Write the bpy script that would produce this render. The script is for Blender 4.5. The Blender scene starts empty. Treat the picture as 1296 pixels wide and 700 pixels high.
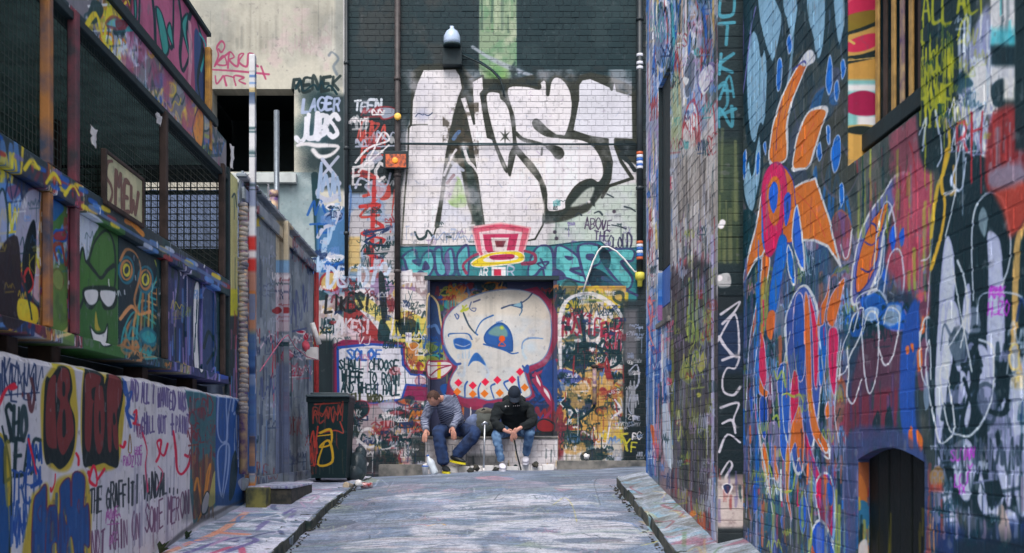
import bpy, bmesh, math, random
import numpy as np
from mathutils import Vector, Matrix, Euler
random.seed(7)
rng = np.random.default_rng(11)
sc = bpy.context.scene
COL = sc.collection
R = math.radians
# ------------------------------------------------------------------ camera
F, CU, CV, CZ = 1400.0, 614.0, 565.0, 1.5       # focal length and vanishing point in photo pixels, eye height in metres
cam_data = bpy.data.cameras.new('camera')
cam_data.sensor_width = 36.0
cam_data.lens = 36.0 * F / 1296.0
cam_data.shift_x = (648 - CU) / 1296.0
cam_data.shift_y = (CV - 350) / 1296.0
cam_data.clip_start = 0.05
cam_data.clip_end = 2000
cam_data.dof.use_dof = True
cam_data.dof.focus_distance = 14.8
cam_data.dof.aperture_fstop = 4.5
cam = bpy.data.objects.new('camera', cam_data)
COL.objects.link(cam)
cam.location = (0, 0, CZ)
cam.rotation_euler = (R(90), 0, 0)
sc.camera = cam
# ------------------------------------------------------------------ daylight (overcast)
SUN_EL, SUN_AZ = R(56), R(193)                  # high, from behind the camera
w = bpy.data.worlds.new("World")
sc.world = w
w.use_nodes = True
nt = w.node_tree
sky = nt.nodes.new('ShaderNodeTexSky')
sky.sky_type = 'NISHITA'
sky.sun_disc = False
sky.sun_elevation = SUN_EL
sky.sun_rotation = SUN_AZ
sky.air_density = 1.0
sky.dust_density = 3.0
bg = nt.nodes['Background']
bg.inputs[1].default_value = 0.15
hs = nt.nodes.new('ShaderNodeHueSaturation')            # overcast: the cloud cover takes most of the blue out of the sky
hs.inputs['Saturation'].default_value = .5
nt.links.new(sky.outputs[0], hs.inputs['Color'])
nt.links.new(hs.outputs[0], bg.inputs[0])
sd = bpy.data.lights.new('sun', 'SUN')
sd.energy = 1.35
sd.angle = R(32)
sd.color = (1.0, 0.97, 0.94)
sun = bpy.data.objects.new('sun', sd)
COL.objects.link(sun)
dirv = Vector((math.sin(SUN_AZ) * math.cos(SUN_EL), math.cos(SUN_AZ) * math.cos(SUN_EL), math.sin(SUN_EL)))
sun.rotation_euler = dirv.to_track_quat('Z', 'Y').to_euler()
sc.view_settings.view_transform = 'Standard'
sc.view_settings.look = 'None'
sc.view_settings.gamma = 1.0
sc.view_settings.exposure = 0.78
sc.cycles.max_bounces = 6
sc.cycles.diffuse_bounces = 4
# ------------------------------------------------------------------ where things stand (metres)
YB = 15.9                                       # back wall
XR, XN, YS, YE = 1.70, 1.885, 8.10, 11.70       # right walls: far face, near face, the step, the far end
XL = -2.40                                      # left frontage
def interp(y, ys, zs): return float(np.interp(y, ys, zs))
def z_left(y): return CZ + interp(y, [-2, 0, 8.1, 11, 14, 15.9, 18], [-1.5, -1.38, -.78, -.57, -.43, -.42, -.42])
def z_rl(y): return CZ + interp(y, [-2, 0, 8.1, 11, 12.4, 14, 15.9, 18], [-1.6, -1.48, -.88, -.66, -.55, -.45, -.44, -.44])
def z_rr(y): return CZ + interp(y, [-2, 0, 8.1, 11.7, 14, 15.9, 18], [-1.9, -1.75, -.88, -.43, -.36, -.32, -.32])
def z_kerb(y): return CZ + interp(y, [-2, 0, 8.1, 11.7, 14], [-1.8, -1.63, -.77, -.33, -.28])
def z_road(x, y):
    t = (x + 1.59) / 3.01
    crown = 0.03 * math.sin(math.pi * min(1, max(0, t)))
    return z_rl(y) * (1 - t) + z_rr(y) * t + crown
def pt(u, v, y): return Vector(((u - CU) * y / F, y, CZ + (CV - v) * y / F))
# ------------------------------------------------------------------ object helpers
def link(o, parent=None):
    COL.objects.link(o)
    if parent is not None: o.parent = parent
    return o
def tag(o, label=None, cat=None, group=None, kind=None):
    if label: o['label'] = label
    if cat: o['category'] = cat
    if group: o['group'] = group
    if kind: o['kind'] = kind
    return o
def empty(name, loc, label=None, cat=None, group=None, rz=0):
    o = bpy.data.objects.new(name, None)
    o.empty_display_size = .1
    link(o)
    o.location = loc
    o.rotation_euler = (0, 0, rz)
    return tag(o, label, cat, group)
def local(parent):
    """inverse matrix of a parent that has only a location and a z turn"""
    if parent is None: return Matrix.Identity(4)
    m = Matrix.Translation(parent.location) @ parent.rotation_euler.to_matrix().to_4x4()
    if parent.parent is not None: m = (Matrix.Translation(parent.parent.location) @ parent.parent.rotation_euler.to_matrix().to_4x4()) @ m
    return m.inverted()
def mesh_obj(name, me, mat, parent=None, world=True):
    """geometry written in world coordinates unless world is False"""
    if mat is not None:
        me.materials.clear(); me.materials.append(mat)
    o = bpy.data.objects.new(name, me)
    link(o, parent)
    if world and parent is not None: me.transform(local(parent))
    return o
class MB:
    def __init__(s): s.v = []; s.f = []; s.sm = []
    def add(s, vs, fs, smooth=False):
        n = len(s.v); s.v += [tuple(p) for p in vs]; s.f += [tuple(i + n for i in f) for f in fs]; s.sm += [smooth] * len(fs); return s
    def box(s, a, b, bev=0.0, m=None):
        (x0, y0, z0), (x1, y1, z1) = a, b
        x0, x1 = min(x0, x1), max(x0, x1); y0, y1 = min(y0, y1), max(y0, y1); z0, z1 = min(z0, z1), max(z0, z1)
        bm = bmesh.new(); bmesh.ops.create_cube(bm, size=1)
        for q in bm.verts: q.co = Vector(((x0 + x1) / 2 + q.co.x * (x1 - x0), (y0 + y1) / 2 + q.co.y * (y1 - y0), (z0 + z1) / 2 + q.co.z * (z1 - z0)))
        if bev > 0: bmesh.ops.bevel(bm, geom=bm.edges[:], offset=bev, segments=2 if bev > .006 else 1, profile=.6, affect='EDGES')
        return s.bm(bm, m)
    def bm(s, bm, m=None, smooth=False):
        bm.verts.ensure_lookup_table(); bm.verts.index_update()
        s.add([(m @ q.co) if m else q.co for q in bm.verts], [[q.index for q in f.verts] for f in bm.faces], smooth); bm.free(); return s
    def tube(s, pts, r, n=8, caps=True):
        pts = [Vector(p) for p in pts]; k = len(pts)
        rs = r if isinstance(r, (list, tuple)) else [r] * k
        vs, fs = [], []
        up = Vector((0, 0, 1))
        for i, p in enumerate(pts):
            t = (pts[min(i + 1, k - 1)] - pts[max(i - 1, 0)]).normalized()
            a = up.cross(t)
            if a.length < .05: a = Vector((1, 0, 0)).cross(t)
            a.normalize(); b = t.cross(a)
            for j in range(n):
                th = 2 * math.pi * j / n
                vs.append(p + (a * math.cos(th) + b * math.sin(th)) * rs[i])
        for i in range(k - 1):
            for j in range(n): fs.append((i * n + j, i * n + (j + 1) % n, (i + 1) * n + (j + 1) % n, (i + 1) * n + j))
        if caps: fs.append(tuple(range(n - 1, -1, -1))); fs.append(tuple((k - 1) * n + j for j in range(n)))
        return s.add(vs, fs, n > 5)
    def lathe(s, prof, c, n=16, axis=None):
        m = Matrix.Translation(c) @ (axis.to_track_quat('Z', 'Y').to_matrix().to_4x4() if axis is not None else Matrix.Identity(4))
        vs, fs = [], []
        for (r, z) in prof:
            for j in range(n): vs.append(m @ Vector((r * math.cos(2 * math.pi * j / n), r * math.sin(2 * math.pi * j / n), z)))
        k = len(prof)
        for i in range(k - 1):
            for j in range(n): fs.append((i * n + j, i * n + (j + 1) % n, (i + 1) * n + (j + 1) % n, (i + 1) * n + j))
        fs.append(tuple(range(n - 1, -1, -1))); fs.append(tuple((k - 1) * n + j for j in range(n)))
        return s.add(vs, fs, True)
    def blob(s, c, r, m=None, sub=2, noise=0.0):
        bm = bmesh.new(); bmesh.ops.create_icosphere(bm, subdivisions=sub, radius=1)
        rr = random.Random(int(abs(c[0] * 977 + c[1] * 131 + c[2] * 37)))
        for q in bm.verts:
            k = 1 + noise * rr.uniform(-1, 1)
            q.co = Vector((q.co.x * r[0] * k, q.co.y * r[1] * k, q.co.z * r[2] * k))
        return s.bm(bm, Matrix.Translation(c) @ (m or Matrix.Identity(4)), True)
    def quad(s, a, b, c, d): return s.add([a, b, c, d], [(0, 1, 2, 3)])
    def build(s, name, mat, parent=None, world=True):
        me = bpy.data.meshes.new(name)
        me.from_pydata(s.v, [], s.f)
        me.polygons.foreach_set('use_smooth', s.sm)
        me.update()
        return mesh_obj(name, me, mat, parent, world)
# ------------------------------------------------------------------ materials
def lin(c):
    return tuple(((x / 255) / 12.92 if x / 255 <= .04045 else ((x / 255 + .055) / 1.055) ** 2.4) for x in c[:3]) + (1.0,)
def plain(name, rgb, rough=.7, var=.18, scale=14.0, bump=.15, metal=0.0, rgb2=None, bscale=60):
    m = bpy.data.materials.new(name); m.use_nodes = True
    n = m.node_tree; b = n.nodes['Principled BSDF']; L = n.links.new
    tc = n.nodes.new('ShaderNodeTexCoord'); nz = n.nodes.new('ShaderNodeTexNoise')
    nz.inputs['Scale'].default_value = scale; nz.inputs['Detail'].default_value = 6
    L(tc.outputs['Object'], nz.inputs['Vector'])
    mx = n.nodes.new('ShaderNodeMix'); mx.data_type = 'RGBA'
    c = lin(rgb); d = lin(rgb2) if rgb2 else tuple(x * (1 - var * 2) for x in c[:3]) + (1,)
    rp = n.nodes.new('ShaderNodeMapRange'); rp.inputs[1].default_value = .38; rp.inputs[2].default_value = .66
    L(nz.outputs[0], rp.inputs[0]); L(rp.outputs[0], mx.inputs[0])
    mx.inputs[6].default_value = c; mx.inputs[7].default_value = d
    L(mx.outputs[2], b.inputs['Base Color'])
    b.inputs['Roughness'].default_value = rough; b.inputs['Metallic'].default_value = metal
    if bump:
        nb = n.nodes.new('ShaderNodeTexNoise'); nb.inputs['Scale'].default_value = bscale; nb.inputs['Detail'].default_value = 5
        L(tc.outputs['Object'], nb.inputs['Vector'])
        bp = n.nodes.new('ShaderNodeBump'); bp.inputs['Strength'].default_value = bump; bp.inputs['Distance'].default_value = .01
        L(nb.outputs[0], bp.inputs['Height']); L(bp.outputs[0], b.inputs['Normal'])
    return m
def mural(name, cv, axes, rough=.62, bump=.25, grime=0.25, mortar=0.0, bscale=45, flip=False):
    """wall paint: the painted sheet laid on the wall by its own metres, broken up by grime and grain nodes"""
    m = bpy.data.materials.new(name); m.use_nodes = True
    n = m.node_tree; b = n.nodes['Principled BSDF']; L = n.links.new
    g = n.nodes.new('ShaderNodeNewGeometry'); sp = n.nodes.new('ShaderNodeSeparateXYZ'); L(g.outputs['Position'], sp.inputs[0])
    cb = n.nodes.new('ShaderNodeCombineXYZ')
    for i, (ax, lo, hi) in enumerate(((axes[0], cv.a0, cv.a1), (axes[1], cv.b0, cv.b1))):
        mr = n.nodes.new('ShaderNodeMapRange'); mr.clamp = False
        mr.inputs[1].default_value = lo; mr.inputs[2].default_value = hi
        L(sp.outputs['XYZ'.index(ax)], mr.inputs[0]); L(mr.outputs[0], cb.inputs[i])
    im = n.nodes.new('ShaderNodeTexImage'); im.image = cv.image(); im.extension = 'EXTEND'; im.interpolation = 'Linear'
    L(cb.outputs[0], im.inputs[0])
    nz = n.nodes.new('ShaderNodeTexNoise'); nz.inputs['Scale'].default_value = 3.1; nz.inputs['Detail'].default_value = 9; nz.inputs['Roughness'].default_value = .68
    L(g.outputs['Position'], nz.inputs['Vector'])
    rp = n.nodes.new('ShaderNodeMapRange'); rp.inputs[1].default_value = .5; rp.inputs[2].default_value = .78; rp.inputs[4].default_value = grime
    L(nz.outputs[0], rp.inputs[0])
    mx = n.nodes.new('ShaderNodeMix'); mx.data_type = 'RGBA'
    L(rp.outputs[0], mx.inputs[0]); L(im.outputs[0], mx.inputs[6]); mx.inputs[7].default_value = lin((46, 64, 68))
    out = mx.outputs[2]
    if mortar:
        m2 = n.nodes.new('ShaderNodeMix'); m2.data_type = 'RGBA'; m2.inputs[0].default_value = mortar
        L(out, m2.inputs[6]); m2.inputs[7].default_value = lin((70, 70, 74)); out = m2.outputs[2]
    L(out, b.inputs['Base Color']); b.inputs['Specular IOR Level'].default_value = .22
    rr = n.nodes.new('ShaderNodeMapRange'); rr.inputs[3].default_value = rough - .12; rr.inputs[4].default_value = rough + .2
    n2 = n.nodes.new('ShaderNodeTexNoise'); n2.inputs['Scale'].default_value = bscale; n2.inputs['Detail'].default_value = 8
    L(g.outputs['Position'], n2.inputs['Vector']); L(nz.outputs[0], rr.inputs[0]); L(rr.outputs[0], b.inputs['Roughness'])
    bp = n.nodes.new('ShaderNodeBump'); bp.inputs['Strength'].default_value = bump; bp.inputs['Distance'].default_value = .012
    L(n2.outputs[0], bp.inputs['Height']); L(bp.outputs[0], b.inputs['Normal'])
    return m
# ------------------------------------------------------------------ paint: strokes and shapes of spray paint worked out in the wall's own metres
def vnoise(H, W, cell, oct=4, seed=0, ax=1.0):
    r = np.random.default_rng(seed); out = np.zeros((H, W), np.float32); amp = 1.0; tot = 0
    for o in range(oct):
        c = max(2.0, cell / 2 ** o); cx = c * ax; gh, gw = int(H / c) + 3, int(W / cx) + 3
        g = r.random((gh, gw), dtype=np.float32)
        y = np.arange(H) / c; x = np.arange(W) / cx
        y0 = y.astype(int); x0 = x.astype(int); fy = (y - y0)[:, None].astype(np.float32); fx = (x - x0)[None].astype(np.float32)
        fy = fy * fy * (3 - 2 * fy); fx = fx * fx * (3 - 2 * fx)
        a = g[np.ix_(y0, x0)]; b = g[np.ix_(y0, x0 + 1)]; c2 = g[np.ix_(y0 + 1, x0)]; d = g[np.ix_(y0 + 1, x0 + 1)]
        out += amp * ((a * (1 - fx) + b * fx) * (1 - fy) + (c2 * (1 - fx) + d * fx) * fy); tot += amp; amp *= .55
    return out / tot
PAL = dict(K=(9, 46, 54), W=(236, 229, 231), G=(150, 152, 160), B=(18, 84, 170), b=(92, 132, 190), N=(28, 50, 92), R=(190, 28, 62), r=(150, 44, 52),
           O=(250, 104, 40), o=(205, 120, 50), Y=(222, 190, 50), y=(206, 170, 96), V=(108, 98, 150), v=(160, 130, 172), T=(58, 150, 152), t=(112, 192, 190),
           E=(66, 110, 52), e=(152, 160, 62), P=(214, 80, 108), p=(186, 104, 132), M=(120, 44, 56), L=(182, 186, 206), S=(150, 164, 196), D=(44, 64, 66), C=(206, 198, 180))
def cc(c): return np.array(PAL[c] if isinstance(c, str) else c, np.float32) / 255.0
def pts(s):
    if not isinstance(s, str): return [tuple(map(float, p)) for p in s]
    return [tuple(map(float, q.split(','))) for q in s.split()]
def spline(P, closed=False, k=5):
    P = np.array(P, float); n = len(P)
    if n < 3: return P
    out = []
    rngi = range(n) if closed else range(n - 1)
    for i in rngi:
        if closed: a, b, c, d = P[i - 1], P[i], P[(i + 1) % n], P[(i + 2) % n]
        else: a, b, c, d = P[max(i - 1, 0)], P[i], P[i + 1], P[min(i + 2, n - 1)]
        for t in np.arange(k) / k:
            out.append(.5 * ((2 * b) + (c - a) * t + (2 * a - 5 * b + 4 * c - d) * t * t + (3 * b - a - 3 * c + d) * t ** 3))
    if not closed: out.append(P[-1])
    return np.array(out)
FONT = {'A': '00 26 40;12 32', 'B': '00 06 36 45 33 03;33 42 31 00', 'C': '45 26 04 02 20 41', 'D': '00 06 26 44 42 20 00', 'E': '46 06 00 40;03 33', 'F': '46 06 00;03 33',
        'G': '45 26 04 02 20 41 43 23', 'H': '00 06;40 46;03 43', 'I': '20 26', 'J': '46 41 20 01', 'K': '00 06;46 03 40', 'L': '06 00 40', 'M': '00 06 23 46 40', 'N': '00 06 40 46',
        'O': '20 02 04 26 44 42 20', 'P': '00 06 36 45 33 03', 'Q': '20 02 04 26 44 42 20;31 50', 'R': '00 06 36 45 33 03;23 40', 'S': '45 26 05 23 41 20 01', 'T': '06 46;26 20',
        'U': '06 01 20 41 46', 'V': '06 20 46', 'W': '06 10 24 30 46', 'X': '00 46;06 40', 'Y': '06 23 46;23 20', 'Z': '06 46 00 40', '0': '20 02 04 26 44 42 20', '6': '45 26 03 01 20 42 33 03',
        '9': '42 33 13 05 26 45 41 20', '!': '26 22;20 21', '.': '20 21', '+': '23 63;40 46', '?': '05 26 45 23 22;20 21', 'e': '03 43 34 13 02 10 40', '-': '03 43', "'": '26 24', '&': '40 05 26 35 02 10 42'}
class Canvas:
    def __init__(s, name, a0, a1, b0, b1, ppm, px, base=(128, 128, 128)):
        s.name, s.a0, s.a1, s.b0, s.b1, s.ppm, s.px = name, a0, a1, b0, b1, ppm, px
        s.W, s.H = int((a1 - a0) * ppm), int((b1 - b0) * ppm)
        s.im = np.empty((s.H, s.W, 3), np.float32); s.im[:] = cc(base); s.img = None; s.side = getattr(px, 'side', 0); s.spraycan = True
        s.rs = random.Random(hash(len(name)) + len(name) * 13)
    def Q(s, P):
        o = []; m = 0
        for u, v in P:
            a, b, k = s.px(u, v); o.append(((a - s.a0) * s.ppm, (b - s.b0) * s.ppm)); m += k
        return np.array(o), m / len(P) * s.ppm
    def fore(s, P):
        return 1.0
    def dist(s, Q, w, closed=False, sx=1.0, wf=None):
        if sx != 1.0: return s._dist(Q, w, closed, sx, wf)
        return s._dist(Q, w, closed, 1.0, wf)
    def _dist(s, Q, w, closed, sx, wf):
        wx = w / sx
        x0 = int(max(0, Q[:, 0].min() - wx - 2)); x1 = int(min(s.W, Q[:, 0].max() + wx + 3)); y0 = int(max(0, Q[:, 1].min() - w - 2)); y1 = int(min(s.H, Q[:, 1].max() + w + 3))
        if x1 <= x0 or y1 <= y0: return None
        D = np.full((y1 - y0, x1 - x0), 1e6, np.float32)
        n = len(Q)
        for i in range(n if closed else max(1, n - 1)):
            a = Q[i]; b = Q[(i + 1) % n]
            sx0 = int(max(x0, min(a[0], b[0]) - wx - 2)); sx1 = int(min(x1, max(a[0], b[0]) + wx + 3)); sy0 = int(max(y0, min(a[1], b[1]) - w - 2)); sy1 = int(min(y1, max(a[1], b[1]) + w + 3))
            if sx1 <= sx0 or sy1 <= sy0: continue
            X = (np.arange(sx0, sx1, dtype=np.float32)[None] + .5 - a[0]) * sx; Y = np.arange(sy0, sy1, dtype=np.float32)[:, None] + .5 - a[1]
            dx, dy = (b[0] - a[0]) * sx, b[1] - a[1]; l2 = dx * dx + dy * dy
            t = np.clip((X * dx + Y * dy) / l2, 0, 1) if l2 > 1e-9 else 0
            d = np.hypot(X - t * dx, Y - t * dy)
            if wf is not None: d /= wf[i % len(wf)]
            W = D[sy0 - y0:sy1 - y0, sx0 - x0:sx1 - x0]; np.minimum(W, d, out=W)
        return x0, x1, y0, y1, D
    def mix(s, x0, x1, y0, y1, A, col):
        W = s.im[y0:y1, x0:x1]; A = A[..., None].astype(np.float32); W *= 1 - A; W += A * cc(col)
    def line(s, P, w, col, a=1.0, soft=.12, sm=True, drip=0):
        P = pts(P); P = spline(P) if sm and len(P) > 2 else np.array(P)
        Q, k = s.Q(P); hw = max(.55, w * k / 2); e = max(.7, hw * soft * 2)
        sx = 1.0
        if s.side: sx = min(1.0, (s.side * s.ppm / max(1.0, (k * F))) ** .7)
        ph, fr = s.rs.uniform(0, 6), s.rs.uniform(.15, .5); wf = [1 + .22 * math.sin(ph + fr * i) + s.rs.uniform(-.06, .06) for i in range(len(Q))]
        halo = hw > 1.3 and s.spraycan
        r = s.dist(Q, hw * (2.1 if halo else 1.3) + e, False, sx, wf)
        if r is None: return s
        x0, x1, y0, y1, D = r
        if halo: s.mix(x0, x1, y0, y1, np.clip(1 - (D - hw) / (hw * .9), 0, 1) ** 2 * (.25 * rng.random(D.shape, dtype=np.float32)) * a, col)
        s.mix(x0, x1, y0, y1, np.clip((hw + e / 2 - D) / e, 0, 1) * a, col)
        for _ in range(drip):
            i = s.rs.randrange(len(Q)); x, y = Q[i]; l = s.rs.uniform(.04, .35) * s.ppm
            d = s.dist(np.array([[x, y], [x + s.rs.uniform(-1, 1), y - l]]), 3)
            if d: s.mix(*d[:4], np.clip((max(.8, hw * .22) + .7 - d[4]), 0, 1) * a * .85, col)
        return s
    def poly(s, P, col, a=1.0, sm=True, ow=0, oc='K', soft=.8, os=.15):
        P = pts(P); P = spline(P, True) if sm else np.array(P)
        Q, k = s.Q(P)
        r = s.dist(Q, soft + 1, True)
        if r is None: return s
        x0, x1, y0, y1, D = r
        X = np.arange(x0, x1)[None] + .5; Y = np.arange(y0, y1)[:, None] + .5
        ins = np.zeros(D.shape, bool); n = len(Q)
        for i in range(n):
            (ax, ay), (bx, by) = Q[i], Q[(i + 1) % n]
            if ay == by: continue
            ya, yb = int(max(0, min(ay, by) - y0 - 1)), int(min(y1 - y0, max(ay, by) - y0 + 2))
            if yb <= ya: continue
            Yr = Y[ya:yb]; c = (Yr > ay) != (Yr > by)
            ins[ya:yb] ^= c & (X < (bx - ax) * (Yr - ay) / (by - ay) + ax)
        S = np.where(ins, D, -D)
        s.mix(x0, x1, y0, y1, np.clip(.5 + S / (2 * soft), 0, 1) * a, col)
        if ow: s.line(list(map(tuple, P)) + [tuple(P[0])], ow, oc, a, os, False)
        return s
    def rect(s, u0, v0, u1, v1, col, a=1.0, soft=.8): return s.poly([(u0, v0), (u1, v0), (u1, v1), (u0, v1)], col, a, False, soft=soft)
    def dots(s, L, r, col, ow=0, oc='W', asp=1.0):
        for u, v in pts(L): s.poly([(u + r * math.cos(t) , v + r * asp * math.sin(t)) for t in np.arange(8) * math.pi / 4], col, ow=ow, oc=oc)
        return s
    def text(s, T, p0, p1, h0, h1, w, col, slant=.15, jit=.08, drip=0, a=1.0, sm=False, fill=.74):
        """hand lettering along p0-p1, letter height h0 -> h1 in photo pixels"""
        n = len(T); r = s.rs
        for i, ch in enumerate(T):
            g = FONT.get(ch) or FONT.get(ch.upper())
            if not g: continue
            sc_, dy_, sl_ = r.uniform(.86, 1.14), r.uniform(-.07, .07), slant + r.uniform(-.09, .09); cur = r.random() < .45
            for st in g.split(';'):
                o = []
                for q in st.split():
                    x, y = int(q[0]) / 4, int(q[1]) / 6
                    t = (i + x * fill) / n; h = h0 + (h1 - h0) * t
                    x = x * sc_ + sl_ * y + r.uniform(-jit, jit) * .6; y = y * sc_ + dy_ + r.uniform(-jit, jit) * .7
                    t = (i + x * fill) / n
                    o.append((p0[0] + (p1[0] - p0[0]) * t, p0[1] + (p1[1] - p0[1]) * t - h * y))
                s.line(o, w * r.uniform(.82, 1.18), col, a * r.uniform(.8, 1), .15, (sm or cur) and len(o) > 2, drip if r.random() < .3 else 0)
        return s
    def tag(s, u0, v0, u1, v1, w, col, n=9, a=1.0, drip=0, seed=None):
        r = random.Random(seed) if seed is not None else s.rs
        o = []
        for i in range(n):
            t = (i + r.uniform(-.6, .6)) / (n - 1)
            y = (.1 + .35 * r.random()) if i % 2 else (.55 + .4 * r.random())
            o.append((u0 + (u1 - u0) * min(1, max(0, t)), v0 + (v1 - v0) * y))
        s.line(o, w, col, a, .15, True, drip)
        if r.random() < .5: s.line([(u0 + (u1 - u0) * .1, v1), (u0 + (u1 - u0) * .9, v1 - (v1 - v0) * .06)], w * .9, col, a)
        return s
    def scrib(s, u0, v0, u1, v1, n, cols, size=(6, 18), w=(.8, 1.6), seed=1, a=(.6, .95), asp=.6):
        r = random.Random(seed)
        for i in range(n):
            z = r.uniform(*size); u, v = r.uniform(u0, u1 - z * .6), r.uniform(v0, v1); h = z * asp * r.uniform(.6, 1.4)
            if r.random() < .45: s.text(''.join(r.choice('AEKRSOTNVXZMJ') for _ in range(r.randint(2, 5))), (u, v + h), (u + z, v + h + r.uniform(-2, 2)), h, h, r.uniform(*w), r.choice(cols), r.uniform(0, .3), .12, 0, r.uniform(*a), True)
            else: s.tag(u, v, u + z, v + h, r.uniform(*w), r.choice(cols), r.randint(6, 13), r.uniform(*a), r.choice((0, 0, 1)), r.random())
        return s
    def chaos(s, u0, v0, u1, v1, n, cols, size=(20, 60), w=(1, 4), seed=1, a=(.5, .95), asp=.7, blobs=.3):
        r = random.Random(seed)
        for i in range(n):
            c = r.choice(cols); z = r.uniform(*size); u = r.uniform(u0, u1); v = r.uniform(v0, v1); x = z; y = z * asp * r.uniform(.6, 1.5)
            k = r.random()
            if k < blobs:
                q = [(u + x / 2 * r.uniform(.5, 1) * math.cos(t), v + y / 2 * r.uniform(.5, 1) * math.sin(t)) for t in np.arange(7) * 2 * math.pi / 7]
                s.poly(q, c, r.uniform(*a), ow=r.uniform(*w) if r.random() < .6 else 0, oc=r.choice(cols))
            else: s.tag(u - x / 2, v - y / 2, u + x / 2, v + y / 2, r.uniform(*w), c, r.randint(5, 11), r.uniform(*a), r.choice((0, 0, 1, 2)), r.random())
        return s
    def drips(s, u0, v0, u1, v1, n, cols, l=(10, 60), w=(1, 3), seed=1, a=(.4, .9)):
        r = random.Random(seed)
        for i in range(n):
            u, v = r.uniform(u0, u1), r.uniform(v0, v1); L = r.uniform(*l)
            s.line([(u, v), (u + r.uniform(-.6, .6), min(v1, v + L * .5)), (u + r.uniform(-1, 1), min(v1, v + L))], r.uniform(*w), r.choice(cols), r.uniform(*a), .3)
        return s
    def spray(s, u, v, r, col, a=.6):
        Q, k = s.Q([(u, v)]); R_ = r * k; x, y = Q[0]
        x0, x1, y0, y1 = int(max(0, x - R_)), int(min(s.W, x + R_ + 1)), int(max(0, y - R_)), int(min(s.H, y + R_ + 1))
        if x1 <= x0 or y1 <= y0: return s
        d = np.hypot(np.arange(x0, x1)[None] - x, np.arange(y0, y1)[:, None] - y) / R_
        n = rng.random(d.shape) * .25
        s.mix(x0, x1, y0, y1, np.clip((1 - d) * 1.5 - n, 0, 1) * a, col); return s
    def patch(s, u0, v0, u1, v1, col, thr=.5, cell=.25, seed=3, a=.8, hard=8):
        q, _ = s.Q([(u0, v1), (u1, v0), (u0, v0), (u1, v1)])
        x0, x1 = int(max(0, q[:, 0].min())), int(min(s.W, q[:, 0].max())); y0, y1 = int(max(0, q[:, 1].min())), int(min(s.H, q[:, 1].max()))
        if x1 <= x0 or y1 <= y0: return s
        n = vnoise(y1 - y0, x1 - x0, cell * s.ppm, 5, seed)
        s.mix(x0, x1, y0, y1, np.clip((n - thr) * hard, 0, 1) * a, col); return s
    def finish(s, dirt=.1, wear=.5, seed=5):
        H, W = s.H, s.W
        n = vnoise(H, W, .5 * s.ppm, 6, seed) - .5
        f = vnoise(H, W, .02 * s.ppm, 2, seed + 1) - .5
        s.im *= (1 + dirt * 1.6 * n + dirt * .5 * f)[..., None]
        st = vnoise(1, W, .05 * s.ppm, 4, seed + 2) - .5                      # rain streaks
        s.im *= (1 - np.clip(st * n * 4, 0, .25) * wear)[..., None]
        c = vnoise(H, W, .06 * s.ppm, 4, seed + 3)                            # chips
        A = (np.clip((c - .70) * 12, 0, 1) * wear * .8)[..., None]
        s.im[:] = s.im * (1 - A) + A * cc((110, 108, 112))
        np.clip(s.im, 0.012, .93, out=s.im); return s
    def image(s):
        if s.img is None:
            im = bpy.data.images.new(s.name, s.W, s.H, alpha=False)
            buf = np.ones((s.H, s.W, 4), np.float32); buf[..., :3] = s.im
            im.pixels.foreach_set(buf.ravel()); im.update(); im.pack(); s.img = im
        return s.img
def px_front(y):
    return lambda u, v: ((u - CU) * y / F, CZ + (CV - v) * y / F, y / F)
def px_side(x):
    def f(u, v):
        d = abs(x) * F / max(8.0, (u - CU) * (1 if x > 0 else -1)); return (d, CZ + (CV - v) * d / F, d / F)
    f.side = abs(x); return f
def px_ground(u, v):
    lo, hi = 3.0, 17.0
    for _ in range(24):
        y = (lo + hi) / 2; zz = CZ + (CV - v) * y / F
        if zz > z_road((u - CU) * y / F, y): lo = y
        else: hi = y
    return ((u - CU) * y / F, y, y / F)
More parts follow.
